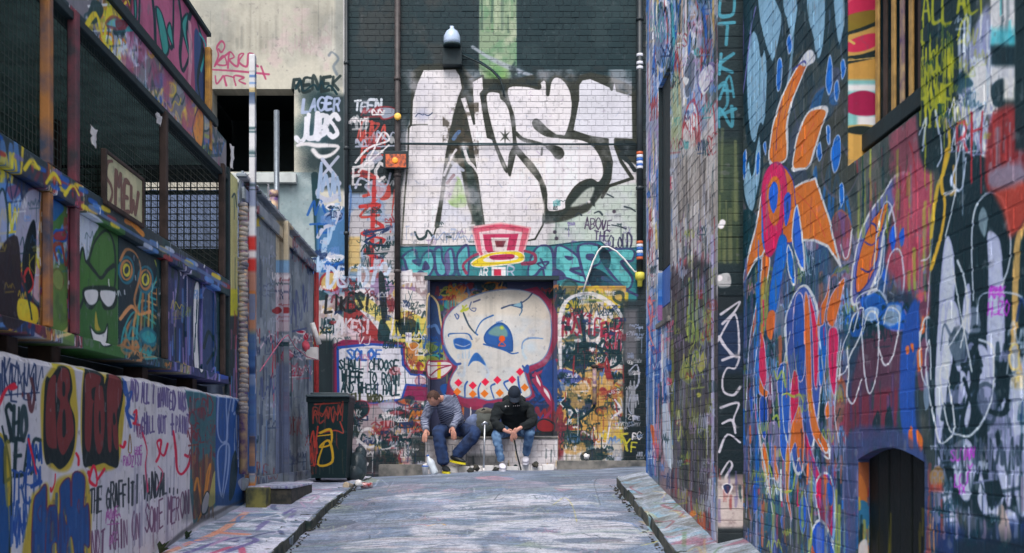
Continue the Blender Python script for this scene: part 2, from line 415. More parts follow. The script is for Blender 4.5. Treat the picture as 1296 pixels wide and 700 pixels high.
# ------------------------------------------------------------------ the back wall's paint (coordinates traced on the photograph, laid on the wall plane)
def paint_back():
    c = Canvas('back_wall_paint', -4.3, 2.75, .9, 8.7, 150, px_front(YB), (40, 54, 58))
    # rendered wall on the left, then the dark brick
    c.rect(200, -120, 437, 345, (206, 200, 184)); c.patch(200, -60, 437, 200, (168, 164, 152), .5, .9, 2, .6, 4); c.patch(200, -60, 437, 230, (146, 148, 142), .56, .5, 9, .5, 4)
    c.patch(200, -60, 437, 110, (222, 218, 208), .52, .7, 23, .8, 6)
    c.drips(245, -20, 432, 60, 40, [(148, 144, 132), (170, 164, 150), (130, 130, 124)], (30, 120), (1, 5), 12, (.1, .3))
    c.rect(424, -60, 437, 110, (158, 160, 154), .7, 3); c.rect(434, -60, 437.5, 345, (226, 224, 226), .8, 1)
    c.rect(300, 218, 402, 345, (168, 182, 184)); c.patch(300, 218, 402, 345, (138, 158, 162), .5, .4, 4, .7)
    c.line("398,222 402,300 404,360", 8, 'K', .9)
    PKT = (176, 62, 104)
    for q in ('272,82 276,70 274,60 280,52 284,58 280,66 276,62', '271,84 282,70 286,82 274,80 290,66', '288,86 290,66 296,72 290,76 300,84 302,70 308,68 302,78 312,84 314,68 322,70 316,76 326,84', '268,88 300,90 340,94', '272,96 274,106 282,96', '286,108 284,96 296,98', '298,108 296,96 308,98 302,102 310,106', '330,84 336,100 332,92'): c.line(q, 2.2, PKT, .85)
    c.patch(280, 10, 420, 90, (214, 180, 186), .62, .3, 61, .4); c.scrib(330, 20, 420, 60, 5, [(190, 160, 166), (176, 168, 160)], (14, 30), (1, 1.6), 62, (.4, .7))
    # dark brick field
    c.rect(437, -120, 830, 316, (26, 48, 54)); c.patch(437, -60, 830, 250, (56, 60, 60), .5, .35, 5, .75); c.patch(437, -60, 600, 200, (20, 46, 52), .52, .5, 6, .8)
    c.rect(652, -60, 806, 96, (14, 44, 50), .9, 8); c.patch(652, -60, 806, 96, (36, 58, 62), .52, .3, 8, .8)
    c.poly("607,-60 654,-60 653,75 640,96 622,112 606,90", (150, 172, 138), .92, False, soft=2); c.patch(607, -60, 654, 95, (112, 152, 116), .5, .3, 7, .8); c.patch(607, -10, 654, 95, (190, 196, 168), .58, .25, 17, .7)
    c.spray(632, 100, 26, (140, 180, 96), .8); c.spray(628, 92, 14, (96, 150, 100), .7)
    c.drips(609, -50, 652, 40, 22, [(176, 190, 158), (110, 150, 110), (70, 96, 84)], (20, 90), (1, 4), 5, (.3, .7))
    c.line("598,60 620,74 650,88 676,97", 5, (172, 178, 190), .8, .4); c.line("586,68 606,78 626,92 638,108 640,130", 2.6, 'K'); c.spray(652, 96, 16, 'L', .5)
    c.line("735,96 757,98 776,106", 3, 'L', .7, .4); c.spray(792, 108, 9, 'L', .45)
    # pale ground of the lower field
    c.poly("500,205 520,150 560,120 806,160 806,318 500,318", (222, 216, 218), 1, False, soft=3)
    c.poly("690,318 705,280 740,262 770,236 806,232 806,318", (196, 208, 196), .95, False, soft=4); c.patch(690, 236, 806, 318, (176, 194, 182), .5, .25, 31, .7)
    c.poly("500,80 528,80 520,130 514,165 512,215 500,262", (34, 50, 54), .97, soft=2)
    # heavy dark backing of the big silver letters
    oc = (46, 50, 42)
    c.poly("520,92 533,82 582,80 600,100 650,100 690,92 706,92 730,96 747,92 775,98 806,112 806,210 782,196 776,222 762,246 744,268 716,280 690,284 600,170 585,135 520,170", oc, .97, False, soft=2)
    c.patch(580, 84, 806, 130, (24, 40, 44), .5, .2, 14, .8)
    # N and its left leg
    c.poly("535,88 577,87 583,96 586,112 581,124 574,152 565,196 559,240 552,288 545,310 508,310 512,250 516,205 517,162 520,158 521,128 527,106", 'W', 1, False, 2.5, oc)
    c.line("519,159 530,158 541,158", 1.5, oc, .7)
    c.poly("581,124 590,122 600,157 598,128 597,104 611,96 612,114 608,119 612,146 617,174 623,176 634,190 645,222 652,192 666,209 683,230 690,262 687,285 677,303 640,310 613,288 604,226 597,182 590,150", 'W', 1, False, 2.5, oc)
    c.poly("581,126 588,146 597,182 604,228 610,284 592,284 575,268 552,290 560,242 566,196 574,154", oc, 1, False); c.patch(560, 130, 606, 230, (70, 62, 50), .5, .12, 3, .8)
    c.poly("562,236 570,214 578,206 584,220 587,236 591,258 597,276 592,288 566,294 556,290 558,262", (214, 212, 222), .95, soft=1.5); c.poly("566,250 578,224 586,238 590,260 574,262", (150, 182, 108), .9, soft=2); c.spray(580, 250, 12, (150, 190, 104), .7)
    c.line("588,190 595,222 601,256 606,284", 10, (30, 48, 44), .95); c.line("580,132 574,158 566,198 560,244 553,286", 5, oc, .95); c.line("572,206 580,212 586,216", 4, 'L', .8); c.line("567,250 572,236 576,228", 6, (170, 156, 180), .8); c.line("566,232 574,222", 5, (120, 76, 80), .8)
    c.line("562,222 571,200 577,190", 3, 'W', .9); c.line("586,183 592,203 600,212 607,224", 3.5, 'W', .9); c.spray(571, 199, 6, 'W', .9); c.spray(587, 186, 8, 'W', .95); c.line("574,176 578,170 581,167", 4, 'b', .7)
    # I with the star
    c.poly("617,117 632,117 635,124 640,129 645,140 649,162 651,184 646,196 641,218 628,188 620,160 614,130", 'W', 1, True, 3.5, oc)
    c.line("615,130 617,148 622,166 628,184 645,222", 3, oc); c.line("636,124 641,127 645,138 647,143 649,158 654,170", 3, oc)
    st = []
    for i in range(12): st.append((639 + (9 if i % 2 == 0 else 2.6) * math.sin(i * math.pi / 6) * .8, 173 - (12 if i % 2 == 0 else 3) * math.cos(i * math.pi / 6)))
    c.poly(st, oc, 1, False)
    # S
    c.poly("641,113 664,109 682,112 682,105 688,101 692,106 693,120 696,104 703,97 713,101 722,113 725,130 723,150 716,172 709,173 690,171 678,163 675,156 680,153 692,164 706,173 712,174 735,176 750,184 760,198 765,212 764,224 757,232 748,228 736,232 726,240 717,254 715,266 692,268 690,240 678,214 660,194 652,182 650,150", 'W', 1, True, 3.5, oc)
    c.poly("675,155 680,153 688,160 694,168 702,173 692,171 682,167", oc); c.poly("690,186 700,184 711,188 714,196 709,202 703,201 697,193", oc); c.line("652,168 662,177 676,180 690,184", 4, oc)
    c.line("655,194 668,212 684,231 689,252 690,268", 2.5, oc); c.line("686,188 685,196", 2, oc)
    # T
    c.poly("731,108 736,101 747,99 772,110 774,114 776,105 779,104 781,115 801,121 802,178 779,177 779,186 786,205 800,226 770,236 762,250 772,226 774,205 769,186 769,177 745,173 724,166 727,150 731,128", (222, 220, 228), 1, False, 3.5, oc)
    c.poly("779,180 803,180 803,198 788,194", (26, 40, 42), 1); c.line("786,196 796,206 803,216", 6, (26, 40, 42))
    c.poly("690,268 712,268 718,254 727,241 738,232 748,228 756,232 764,222 769,204 774,214 768,234 754,254 752,262 744,252 738,248 726,258 714,272 696,281 686,281", (34, 46, 42), 1)
    c.poly("728,254 742,240 752,238 746,254 735,260 722,262", (190, 196, 186), .9, soft=2); c.spray(745, 256, 3, 'W', .9)
    c.patch(505, 88, 800, 310, (208, 204, 214), .54, .35, 44, .55, 5); c.patch(505, 200, 690, 310, (232, 222, 214), .5, .5, 45, .5)
    c.spray(534, 146, 13, (186, 186, 212), .7); c.tag(526, 141, 547, 150, 1, 'N', 6, seed=3)
    for _ in range(70):
        u, v = c.rs.uniform(508, 800), c.rs.uniform(100, 300); c.line([(u, v), (u + c.rs.uniform(-5, 5), v + c.rs.uniform(-2, 6))], c.rs.uniform(.6, 1.4), c.rs.choice(['S', 'G', 'v']), c.rs.uniform(.3, .6))
    c.line("505,182 806,183", 1.6, 'K', .9)
    c.text('ABOVE', (740, 290), (775, 291), 13, 14, 1.6, (70, 52, 82), .1, .06); c.text('THE', (752, 304), (772, 305), 11, 11, 1.6, (60, 48, 82)); c.text('CLOUD', (770, 315), (800, 314), 13, 18, 2, (44, 42, 74), .05)
    for a in ("728,274 732,270 736,273", "790,262 798,264 804,268", "774,285 784,287 792,290", "752,270 758,268 762,272", "768,246 776,250"): c.line(a, 2, (40, 52, 60), .9)
    c.dots("777,268 704,302 702,294", 2.4, (80, 70, 84)); c.line("525,294 530,303 538,300 541,292 547,299", 3, 'D'); c.text('NMA', (552, 308), (590, 306), 12, 14, 1.2, 'G'); c.tag(546, 292, 602, 308, 1.2, 'S', 13, seed=9)
    # teal band lettering
    c.poly("504,313 600,311 690,312 736,306 760,306 772,316 806,314 806,386 790,384 770,372 740,372 706,366 690,352 536,352 520,362 506,366", (52, 134, 140), 1, False, 1.5, (24, 66, 84))
    NV = (62, 66, 112)
    for q in ("509,326 518,318 526,318 530,336 536,322 546,318 550,334 542,350 532,344 524,350 516,344 512,330", "550,318 558,314 560,330 566,342 560,350 552,344", "564,322 572,316 576,344 568,350 564,340", "580,320 592,312 592,348 582,350 578,336",
              "672,326 682,312 698,316 700,350 690,352 686,340 676,350 668,348", "703,316 712,312 730,324 736,338 722,342 744,352 738,358 716,352 704,352", "732,312 755,310 762,322 758,334 748,340 770,352 780,366 764,366 748,350 744,360 736,340", "768,318 800,316 800,330 786,332 800,352 794,366 776,350 764,332"):
        c.poly(q, c.rs.choice([(96, 186, 188), (88, 172, 178), (104, 196, 196)]), 1, True, 3, NV)
    for q in ("521,330 528,336 532,328", "538,330 544,340 534,342", "714,324 720,330 726,326", "742,322 752,322 750,330 742,328", "700,340 712,344 716,352 708,354"): c.poly(q, NV)
    c.poly("508,336 514,346 512,356 530,354 540,350 520,362 508,364", 'V', .9); c.poly("567,318 570,340 566,348 562,330", 'V', .9); c.line("506,366 522,362 538,352", 2.5, 't'); c.line("684,328 690,340 680,334 694,332 684,342", 2, NV)
    c.line("706,362 735,366 750,378 768,380 800,388", 3, 't', .9); c.poly("748,340 766,346 778,366 758,368 744,356", (20, 50, 66)); c.poly("757,310 772,322 770,340 760,330", (24, 48, 62)); c.line("763,352 790,366 806,374", 4, NV)
    c.patch(505, 312, 806, 386, (36, 104, 116), .56, .15, 33, .5)
    # the red cup with the yellow saucer
    c.poly("597,288 634,283 671,289 663,318 656,332 612,332 604,318", (216, 98, 118), 1, False, 2, (236, 170, 176)); c.poly("606,294 634,290 661,294 655,322 648,330 618,330 610,320", (236, 200, 204), 1, False); c.poly("611,297 656,296 650,322 640,326 622,326 614,316", (192, 48, 90), 1, False)
    c.poly("621,301 644,301 641,318 624,318", (226, 210, 206), 1, False); c.poly("626,305 640,305 637,313 628,313", 'M', 1, False); c.line("600,291 634,286 667,291", 3, 'P'); c.line("590,346 586,336 596,326 604,322", 4, (150, 60, 90)); c.line("661,334 676,332 676,322 664,318", 4, (150, 60, 90))
    c.poly("596,334 606,326 622,320 650,318 662,322 661,331 640,335 606,338", (234, 204, 40), 1, True, 1.5, (240, 226, 200)); c.poly("612,328 628,322 652,323 655,328 640,331 616,332", (236, 226, 214)); c.poly("621,324 648,322 648,328 624,329", (176, 34, 84))
    c.poly("622,338 640,338 640,352 622,352", 'W', 1, False); c.poly("625,341 634,341 634,349 625,349", (196, 40, 70), 1, False); c.text('AR', (606, 351), (618, 351), 10, 10, 1.8, 'W'); c.text('R', (642, 351), (652, 351), 12, 12, 1.8, 'L')
    # ---------------- tags on the left of the back wall
    c.spray(404, 128, 34, 'K', .9); c.spray(390, 118, 22, (60, 72, 74), .6); c.rect(404, 120, 437, 240, (24, 42, 50), .85, 6); c.spray(396, 168, 36, 'K', .95); c.spray(398, 205, 30, (22, 40, 46), .85)
    c.text('RENEK', (370, 116), (432, 112), 16, 18, 3.4, (24, 40, 42), .2, .1); c.tag(374, 98, 426, 122, 2.4, 'K', 9, seed=4)
    c.line("416,70 420,66 428,74 422,84 426,94", 3, (96, 112, 128), .6, .5); c.text('LAGER', (382, 142), (432, 138), 16, 16, 3.2, (176, 188, 220), .2, .08)
    c.text('JUBS', (374, 178), (430, 172), 26, 28, 6.5, (238, 236, 244), .15, .06, sm=True); c.spray(400, 170, 30, 'L', .18); c.line("376,184 388,182 400,184 414,184 428,186 418,196 404,198 396,190", 4.5, 'W', .95, .4)
    c.text('X', (404, 224), (432, 220), 24, 24, 5, 'L', .2); c.text('C', (402, 256), (432, 252), 22, 22, 6, 'L', .1, sm=True); c.tag(402, 196, 432, 262, 3, (150, 170, 200), 9, seed=12)
    c.rect(400, 262, 437, 352, (62, 112, 160), .95, 3); c.chaos(400, 262, 437, 350, 16, ['L', 'b', 'B', 'N', 'W'], (14, 34), (1.5, 4), 5); c.text('LODE', (402, 344), (428, 270), 20, 20, 4, (176, 200, 226), 0); c.line("402,300 410,288 424,282 430,262", 4, 'L')
    c.rect(440, 245, 500, 345, (206, 198, 202), .9, 4); c.patch(440, 245, 500, 345, (120, 150, 190), .5, .2, 3, .7); c.rect(440, 300, 456, 345, 'y', .8, 3)
    c.rect(437, 100, 503, 245, (24, 40, 46), .8, 6)
    c.text('TEEN', (448, 141), (484, 139), 11, 12, 3, (222, 226, 236), .1, .08); c.spray(466, 136, 15, 'L', .35)
    RD = (190, 70, 62)
    for k, ch in enumerate('REKTZ'): c.text(ch, (456, 176 + k * 24), (486, 174 + k * 24), 25, 24, 3.2, RD, .1, .12)
    c.tag(452, 146, 488, 200, 2.6, RD, 11, seed=31); c.chaos(450, 140, 492, 250, 18, [RD, 'r', 'W', 'L'], (14, 36), (1.4, 3), 17)
    c.line("454,218 470,196 484,168 492,178 466,188 450,206", 2.6, 'W'); c.line("446,214 468,204 492,184", 2.2, 'W'); c.text('EIC', (446, 236), (490, 226), 24, 22, 3.2, 'W', .1, .1); c.line("450,238 456,226 470,232 488,236 494,220", 2.6, 'L')
    c.text('SHOES', (470, 338), (474, 248), 26, 26, 4.6, (186, 50, 52), 0, .1); c.line("456,262 480,260 470,276 484,288 458,296 486,304 462,318 484,330 470,344", 4, (192, 52, 52)); c.line("460,296 492,290 462,306 492,312", 2.4, 'N'); c.tag(456, 300, 494, 322, 1.6, 'K', 9, seed=5); c.text('SHON', (494, 296), (500, 236), 8, 8, 1.4, RD, 0)
    c.text('LOODUMOD', (440, 318), (443, 236), 7, 7, 1.5, (190, 206, 232), 0, .05); c.line("440,300 444,250 442,236", 2, 'b')
    # ---------------- left bay under the band
    c.rect(398, 345, 541, 600, (196, 186, 186)); c.patch(398, 345, 541, 600, (150, 120, 120), .5, .3, 3, .8); c.rect(398, 345, 452, 372, (70, 118, 156), .8, 6)
    c.chaos(402, 346, 540, 440, 70, ['r', 'y', 'K', 'W', 'K', 'M', 'v', 'K', 'W', 'L'], (16, 42), (1.2, 3.4), 21); c.poly("450,372 470,380 486,396 500,408 492,420 474,402 452,388", (226, 204, 110), .9); c.poly("440,380 456,394 474,412 484,430 462,424 436,410", (158, 46, 48), .9); c.poly("482,404 494,420 490,436 478,430", 'K', .9)
    c.text('DEEDTR', (414, 362), (494, 360), 22, 22, 3.6, (196, 210, 232), .2, .1, sm=True); c.line("430,352 442,362 472,366", 2.6, 'L')
    c.text('LIKES!', (411, 396), (470, 392), 19, 20, 3.4, (30, 32, 36), .2, .06); c.text('YIKES!', (421, 424), (470, 420), 17, 16, 3.2, (232, 226, 236), .15, .06); c.text('SU', (410, 425), (428, 426), 12, 12, 2.4, 'W'); c.spray(448, 425, 20, 'P', .15)
    c.poly("505,380 536,386 540,402 540,470 528,472 510,452 494,440 496,418", (222, 200, 92), .95, True, 2, 'W'); c.poly("506,366 530,372 539,390 538,402 514,392 500,384", (226, 216, 214), .95); c.text('DJZZ', (512, 392), (530, 390), 7, 7, 1, 'D'); c.text('LIZUO', (510, 398), (534, 398), 6, 6, 1, 'D')
    c.poly("506,404 522,404 528,412 520,424 508,422 504,412", (40, 50, 40), .9); c.tag(500, 404, 532, 428, 2, 'K', 11, seed=2); c.line("512,428 530,434 532,424", 2, 'K'); c.poly("513,421 521,421 521,434 513,434", 'W', 1, False); c.text('HI', (514, 427), (521, 427), 4, 4, .7, 'V')
    c.poly("516,440 528,440 526,468 518,464", (206, 120, 70), .8); c.chaos(510, 436, 534, 470, 12, ['r', 'o', 'W', 'Y'], (8, 20), (1, 2.4), 8); c.poly("479,348 486,350 490,396 486,410 482,396", (20, 34, 40), .95)
    # ---------------- speech sign
    MG, BL = (140, 40, 84), (38, 80, 170)
    c.poly("421,436 434,430 470,431 512,434 513,458 520,468 541,470 541,508 516,506 513,516 470,514 430,512 421,500", MG, 1, False, soft=1.2)
    c.poly("427,440 470,436 508,438 510,462 520,474 541,476 541,489 514,487 508,506 470,510 428,506", (228, 226, 238), 1, False, 3, BL)
    c.poly("530,474 545,476 570,486 600,491 566,490 541,488 530,486", (228, 226, 238), 1, False, 1.5, BL)
    c.text('SOLOE', (439, 455), (484, 455), 12, 12, 2.8, (34, 96, 190), .1, .05); c.text('SHALL CHOOSE', (429, 467), (505, 470), 12, 13, 2, 'K', .1, .06); c.text('WHERE TO ROAM', (432, 483), (506, 488), 13, 14, 2.1, 'K', .08, .07); c.text('AND WHERE HALL', (432, 496), (506, 500), 11, 12, 1.9, 'K', .08, .07); c.text('TELL WORD...', (440, 508), (500, 509), 9, 9, 2.2, (60, 66, 40), .1, .1)
    # under the sign
    c.rect(398, 512, 541, 600, (176, 160, 166), .9, 4); c.rect(398, 430, 422, 600, (26, 40, 46), .95, 4); c.chaos(440, 514, 540, 590, 60, ['W', 'K', 'r', 'y', 'K', 'L', 'M', 'N', 'D'], (14, 36), (1.2, 3.2), 44); c.rect(440, 572, 505, 600, (34, 44, 50), .85, 8)
    c.line("452,556 466,566 478,560 470,544 458,546 452,562", 3, 'W'); c.line("506,580 514,560 524,548 540,540", 6, (150, 50, 70), .9); c.poly("512,548 540,540 541,590 510,590", (206, 196, 198), .6); c.chaos(506, 505, 540, 560, 22, ['o', 'K', 'r', 'N', 'W'], (10, 26), (1, 2.6), 47); c.rect(520, 552, 541, 588, (26, 38, 42), .7, 5)
    c.chaos(452, 440, 540, 516, 5, ['P', 'r'], (10, 20), (1, 2), 3, (.2, .4))
    # ---------------- right bay
    c.rect(705, 362, 792, 600, (206, 156, 84)); c.rect(705, 372, 790, 470, (208, 198, 196), .9, 10); c.chaos(706, 366, 788, 400, 30, ['Y', 'K', 'y', 'b', 'D', 'e'], (14, 34), (1.5, 4), 61)
    c.chaos(708, 392, 786, 470, 70, ['W', 'K', 'K', 'r', 'W', 'N', 'L', 'D', 'W', 'K', 'y'], (14, 40), (1, 3), 62); c.line("710,470 708,420 712,390 724,376 748,372 772,384 786,400", 5, 'W', .8)
    for k, (t, a, b, col, h, wd) in enumerate((('ROSKT', (712, 424), (750, 422), (150, 36, 62), 24, 2.6), ('FELR', (752, 424), (786, 424), (178, 46, 74), 18, 2.4), ('VIZ', (766, 416), (792, 416), 'K', 9, 2), ('UJA', (766, 440), (788, 446), 'P', 24, 2), ('GRESH', (714, 462), (784, 458), 'K', 24, 3))): c.text(t, a, b, h, h, wd, col, .15, .1)
    c.line("713,464 724,448 740,438 764,442 786,454 770,466 744,462", 3, 'K'); c.line("736,400 740,440 738,480", 4, 'K', .9); c.poly("706,468 724,470 736,480 720,488 708,480", (60, 84, 170), .85)
    c.patch(705, 470, 792, 590, (226, 190, 120), .5, .3, 63, .6); c.chaos(708, 476, 740, 560, 26, ['K', 'N', 'b', 'K', 'D', 'W'], (16, 36), (1.6, 3.4), 64); c.line("710,520 730,504 752,514 722,536 718,506 736,540", 3, 'K'); c.line("722,560 718,540 726,524", 2.4, 'K')
    c.chaos(760, 470, 790, 560, 34, ['r', 'K', 'W', 'b', 'y', 'R', 'Y', 'L'], (10, 26), (1.2, 2.8), 65); c.dots("774,478 776,482", 4, 'K'); c.text('BRU', (766, 470), (786, 540), 20, 20, 2.4, 'r', .1, .15); c.line("768,560 774,530 786,520 778,506", 2.4, 'W'); c.line("756,556 758,470", 1.4, (120, 80, 50)); c.poly("706,536 714,536 714,590 706,590", (140, 48, 70), .85, False, soft=2)
    c.poly("712,576 746,566 790,560 792,600 706,600", (196, 200, 208), .75, soft=5); c.text('IIII', (712, 580), (738, 578), 14, 14, 3.4, 'W', .2); c.poly("736,574 760,566 770,574 762,582 738,584", (30, 40, 44), .85); c.chaos(740, 566, 790, 586, 14, ['K', 'L', 'G', 'D'], (8, 20), (1, 2.4), 66); c.dots("724,540 746,542 758,536", 1.6, 'D')
    c.rect(788, 380, 830, 600, (40, 52, 58), .95, 4); c.rect(790, 392, 806, 460, (128, 122, 128), .7, 5); c.rect(790, 458, 830, 600, (22, 36, 40), .9, 5); c.line("796,470 806,462 808,484 798,500 796,520 806,528", 2, 'L', .9); c.tag(792, 470, 808, 540, 1.6, 'G', 11, seed=8); c.text('YF', (788, 570), (808, 572), 14, 12, 2.2, (206, 196, 60)); c.text('FC', (800, 556), (812, 556), 8, 8, 1.4, 'W'); c.text('K2', (786, 560), (806, 590), 22, 20, 2, (190, 180, 60), .1, .15)
    SC = ['K', 'W', 'K', 'N', 'L', 'K', 'M', 'K', 'W', 'K', 'r', 'D', 'K']
    c.scrib(402, 346, 540, 432, 46, SC, seed=301); c.scrib(440, 514, 540, 586, 46, SC, seed=302); c.scrib(514, 440, 540, 470, 8, SC, (5, 10), seed=303); c.scrib(706, 368, 790, 560, 80, SC, seed=304); c.patch(706, 480, 790, 575, (214, 164, 90), .52, .12, 305, .7); c.scrib(444, 250, 500, 345, 22, SC, (6, 14), seed=305); c.scrib(402, 250, 436, 345, 20, ['L', 'W', 'N', 'K', 'b'], (6, 14), seed=306); c.scrib(790, 400, 812, 580, 22, ['L', 'G', 'W', 'S'], (6, 12), seed=307); c.scrib(512, 276, 600, 308, 14, ['G', 'S', 'D', 'v'], (5, 12), (.6, 1), seed=308); c.scrib(700, 250, 804, 308, 14, ['D', 'V', 'G', 'T'], (5, 12), (.6, 1), seed=309)
    c.drips(440, 440, 540, 590, 30, ['K', 'W', 'M', 'N'], (8, 30), (.8, 1.6), 310, (.4, .8)); c.drips(706, 400, 790, 590, 30, ['K', 'W', 'r', 'N'], (8, 30), (.8, 1.6), 311, (.4, .8))
    # ---------------- the skull panel in the doorway
    c.rect(541, 352, 705, 552, (62, 66, 96)); c.chaos(541, 358, 590, 500, 40, ['B', 'N', 'y', 'T', 'E', 'b', 'K', 'r'], (12, 36), (1.2, 3), 71); c.chaos(560, 356, 640, 376, 40, ['o', 'r', 'K', 'y', 'K', 'e', 'o'], (10, 24), (1, 2.4), 72, asp=.5); c.chaos(676, 362, 705, 400, 30, ['K', 'D', 'o', 'K', 'r', 'N'], (10, 24), (1, 2.4), 73)
    c.poly("541,376 552,380 556,400 560,430 552,446 541,440", (44, 70, 120), .9, True, 2, (230, 200, 140)); c.line("541,414 550,410 556,420 566,416", 3, 'b'); c.line("541,452 552,448 560,458 566,450", 3, 'T'); c.chaos(542, 426, 566, 460, 14, ['E', 'e', 'B'], (10, 20), (1, 3), 77)
    c.chaos(670, 460, 705, 550, 30, ['N', 'B', 'r', 'N', 'M', 'K'], (14, 34), (1.5, 4), 74)
    PK = (160, 50, 86)
    c.poly("572,388 562,402 559,420 561,436 566,452 575,462 574,470 568,484 566,498 576,508 600,516 640,514 664,508 676,500 670,482 668,470 690,460 698,446 704,430 704,400 696,378 680,362", PK, 1, False, 4, (142, 44, 76))
    c.poly("541,458 552,456 566,456 572,462 562,474 550,478 541,476", (232, 224, 224), 1, True, 2, PK); c.rect(552.5, 457, 557, 478, (226, 204, 30), 1, .8); c.line("541,462 568,461", 1.2, PK); c.line("544,474 554,466 570,461", 1.4, PK)
    c.line("676,474 688,468 698,462 704,456", 4, PK); c.poly("690,462 704,458 704,520 694,500 686,480", (34, 76, 146), .9); c.poly("678,470 686,484 684,494 680,486", 'W', 1, True, 2, PK); c.poly("688,488 696,496 700,512 694,508 689,498", 'W', 1, True, 2.5, PK); c.line("676,480 690,500 700,516 690,530 688,548", 4, PK); c.line("668,508 676,520 682,540 676,552", 3, 'N')
    SK = (220, 216, 210)
    c.poly("560,418 563,402 574,388 590,376 612,368 634,364 655,364 672,368 686,376 696,392 699,412 698,430 693,446 684,456 670,462 664,466 668,482 673,498 662,503 655,494 646,502 630,504 617,506 604,502 590,503 578,498 569,486 572,474 578,464 576,458 568,448 562,434", SK, 1, True, 1.4, (104, 124, 170))
    c.patch(560, 366, 700, 504, (196, 206, 214), .54, .2, 91, .5, 4); c.patch(560, 366, 700, 440, (222, 206, 184), .55, .25, 92, .6, 4); c.scrib(570, 380, 690, 470, 8, ['L', 'S', 'G'], (6, 14), (.6, .9), 93, (.3, .6))
    c.poly("600,374 640,365 676,371 692,388 690,402 660,398 620,396 590,400 578,398", (226, 214, 196), .8, soft=5)
    c.poly("574,428 582,426 594,430 596,436 592,440 578,440 574,434", (40, 96, 176), 1, True, 1, (96, 150, 210)); c.line("567,424 568,421 580,420 592,421 597,428", 1.6, (60, 104, 164)); c.line("576,434 586,437 594,434", 1.4, 'W', .6); c.drips(576, 440, 594, 452, 9, [(170, 196, 220)], (6, 16), (.8, 1.6), 3, (.5, .8))
    c.poly("613,424 620,414 632,407 642,412 648,424 649,440 646,443 630,438 616,433", (44, 96, 170), 1, True, 1.8, (34, 84, 150)); c.poly("618,420 628,411 640,414 642,424 630,424", (126, 166, 150), .85, soft=2); c.spray(635, 413, 4, (200, 210, 60), .9); c.line("612,434 626,438 640,442 648,446 656,445", 1.8, (44, 96, 170)); c.line("628,406 636,404", 1.2, 'b')
    c.dots("635.5,427", 4, (244, 92, 36)); c.line("631,436 635,431 640,436 631,436", 1.2, (226, 90, 60)); c.line("604,422 602,418 610,404 624,397", 1.8, (50, 104, 170)); c.line("586,394 593,410 601,420", 1.8, (56, 78, 96)); c.line("585,385 588,391 592,388 583,392 590,384", 2.2, (190, 196, 70)); c.line("575,396 578,402 580,398 577,395", 1.6, (90, 110, 160)); c.line("596,380 594,388 600,392 602,388 597,388", 1.5, (100, 112, 150)); c.line("599,380 607,377", 2, (96, 100, 130))
    c.line("635,388 646,384 658,382 668,376 674,369", 2, (64, 84, 116)); c.line("646,384 655,386 661,387 660,380", 1.8, (64, 100, 140)); c.line("660,386 661,391 658,397", 1.4, (64, 110, 150)); c.poly("650,384 659,381 659,386", (150, 196, 214))
    c.line("661,440 662,432 668,427 678,426 688,427", 1.8, (110, 150, 200), .9); c.spray(672, 438, 11, (196, 216, 230), .6); c.line("664,436 662,444 666,452", 3, (190, 214, 230), .7, .4)
    c.poly("592,462 597,450 603,445 610,452 615,462 606,456 598,456", (44, 104, 180), 1, True, .8, (90, 140, 200)); c.line("588,458 586,474 580,472", 4, (190, 208, 230), .55, .5); c.line("614,462 618,470 616,476", 4, (190, 208, 230), .6, .5)
    c.line("560,436 566,448 575,459 582,459", 3, (54, 88, 160)); c.line("662,462 668,470 668,462 664,468", 3, (44, 84, 160))
    for q in ("591,482 588,488 588,502", "608,484 605,492 606,503", "626,485 621,489 625,503", "643,481 638,484 643,493", "656,476 657,486 660,496"): c.line(q, 2, (50, 96, 172))
    def dia(u, v, k, r=5.2): c.poly([(u, v - r), (u + r, v), (u, v + r), (u - r, v)], k, 1, False)
    for u, v in ((579.5, 483.5), (598, 487), (614, 482.5), (629.5, 480), (648.5, 479.5), (658.5, 469.5)): dia(u, v, (246, 30, 72))
    for u, v in ((578, 495), (598, 498), (613, 497.5), (632.5, 496.5), (664.5, 489.5)): dia(u, v, (255, 122, 34))
    c.drips(580, 508, 600, 540, 14, ['Y', 'W', 'r', 'o'], (10, 26), (1.2, 3), 4, (.7, 1)); c.line("596,512 606,510 612,524 604,534 598,528", 4, PK); c.poly("612,512 640,516 640,548 612,548", (44, 62, 110), .8)
    c.poly("681,534 690,530 701,536 700,546 688,547 680,542", (150, 40, 46), .95, True, 1.5, 'K'); c.rect(541, 546, 705, 556, (24, 36, 40), .8, 2)
    # white bench
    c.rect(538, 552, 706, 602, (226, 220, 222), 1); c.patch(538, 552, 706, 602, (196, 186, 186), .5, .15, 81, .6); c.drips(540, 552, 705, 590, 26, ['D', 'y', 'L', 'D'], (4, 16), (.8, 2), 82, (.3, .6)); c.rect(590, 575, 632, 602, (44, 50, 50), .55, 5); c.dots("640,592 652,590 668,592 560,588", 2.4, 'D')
    c.finish(.10, .35, 5)
    return c
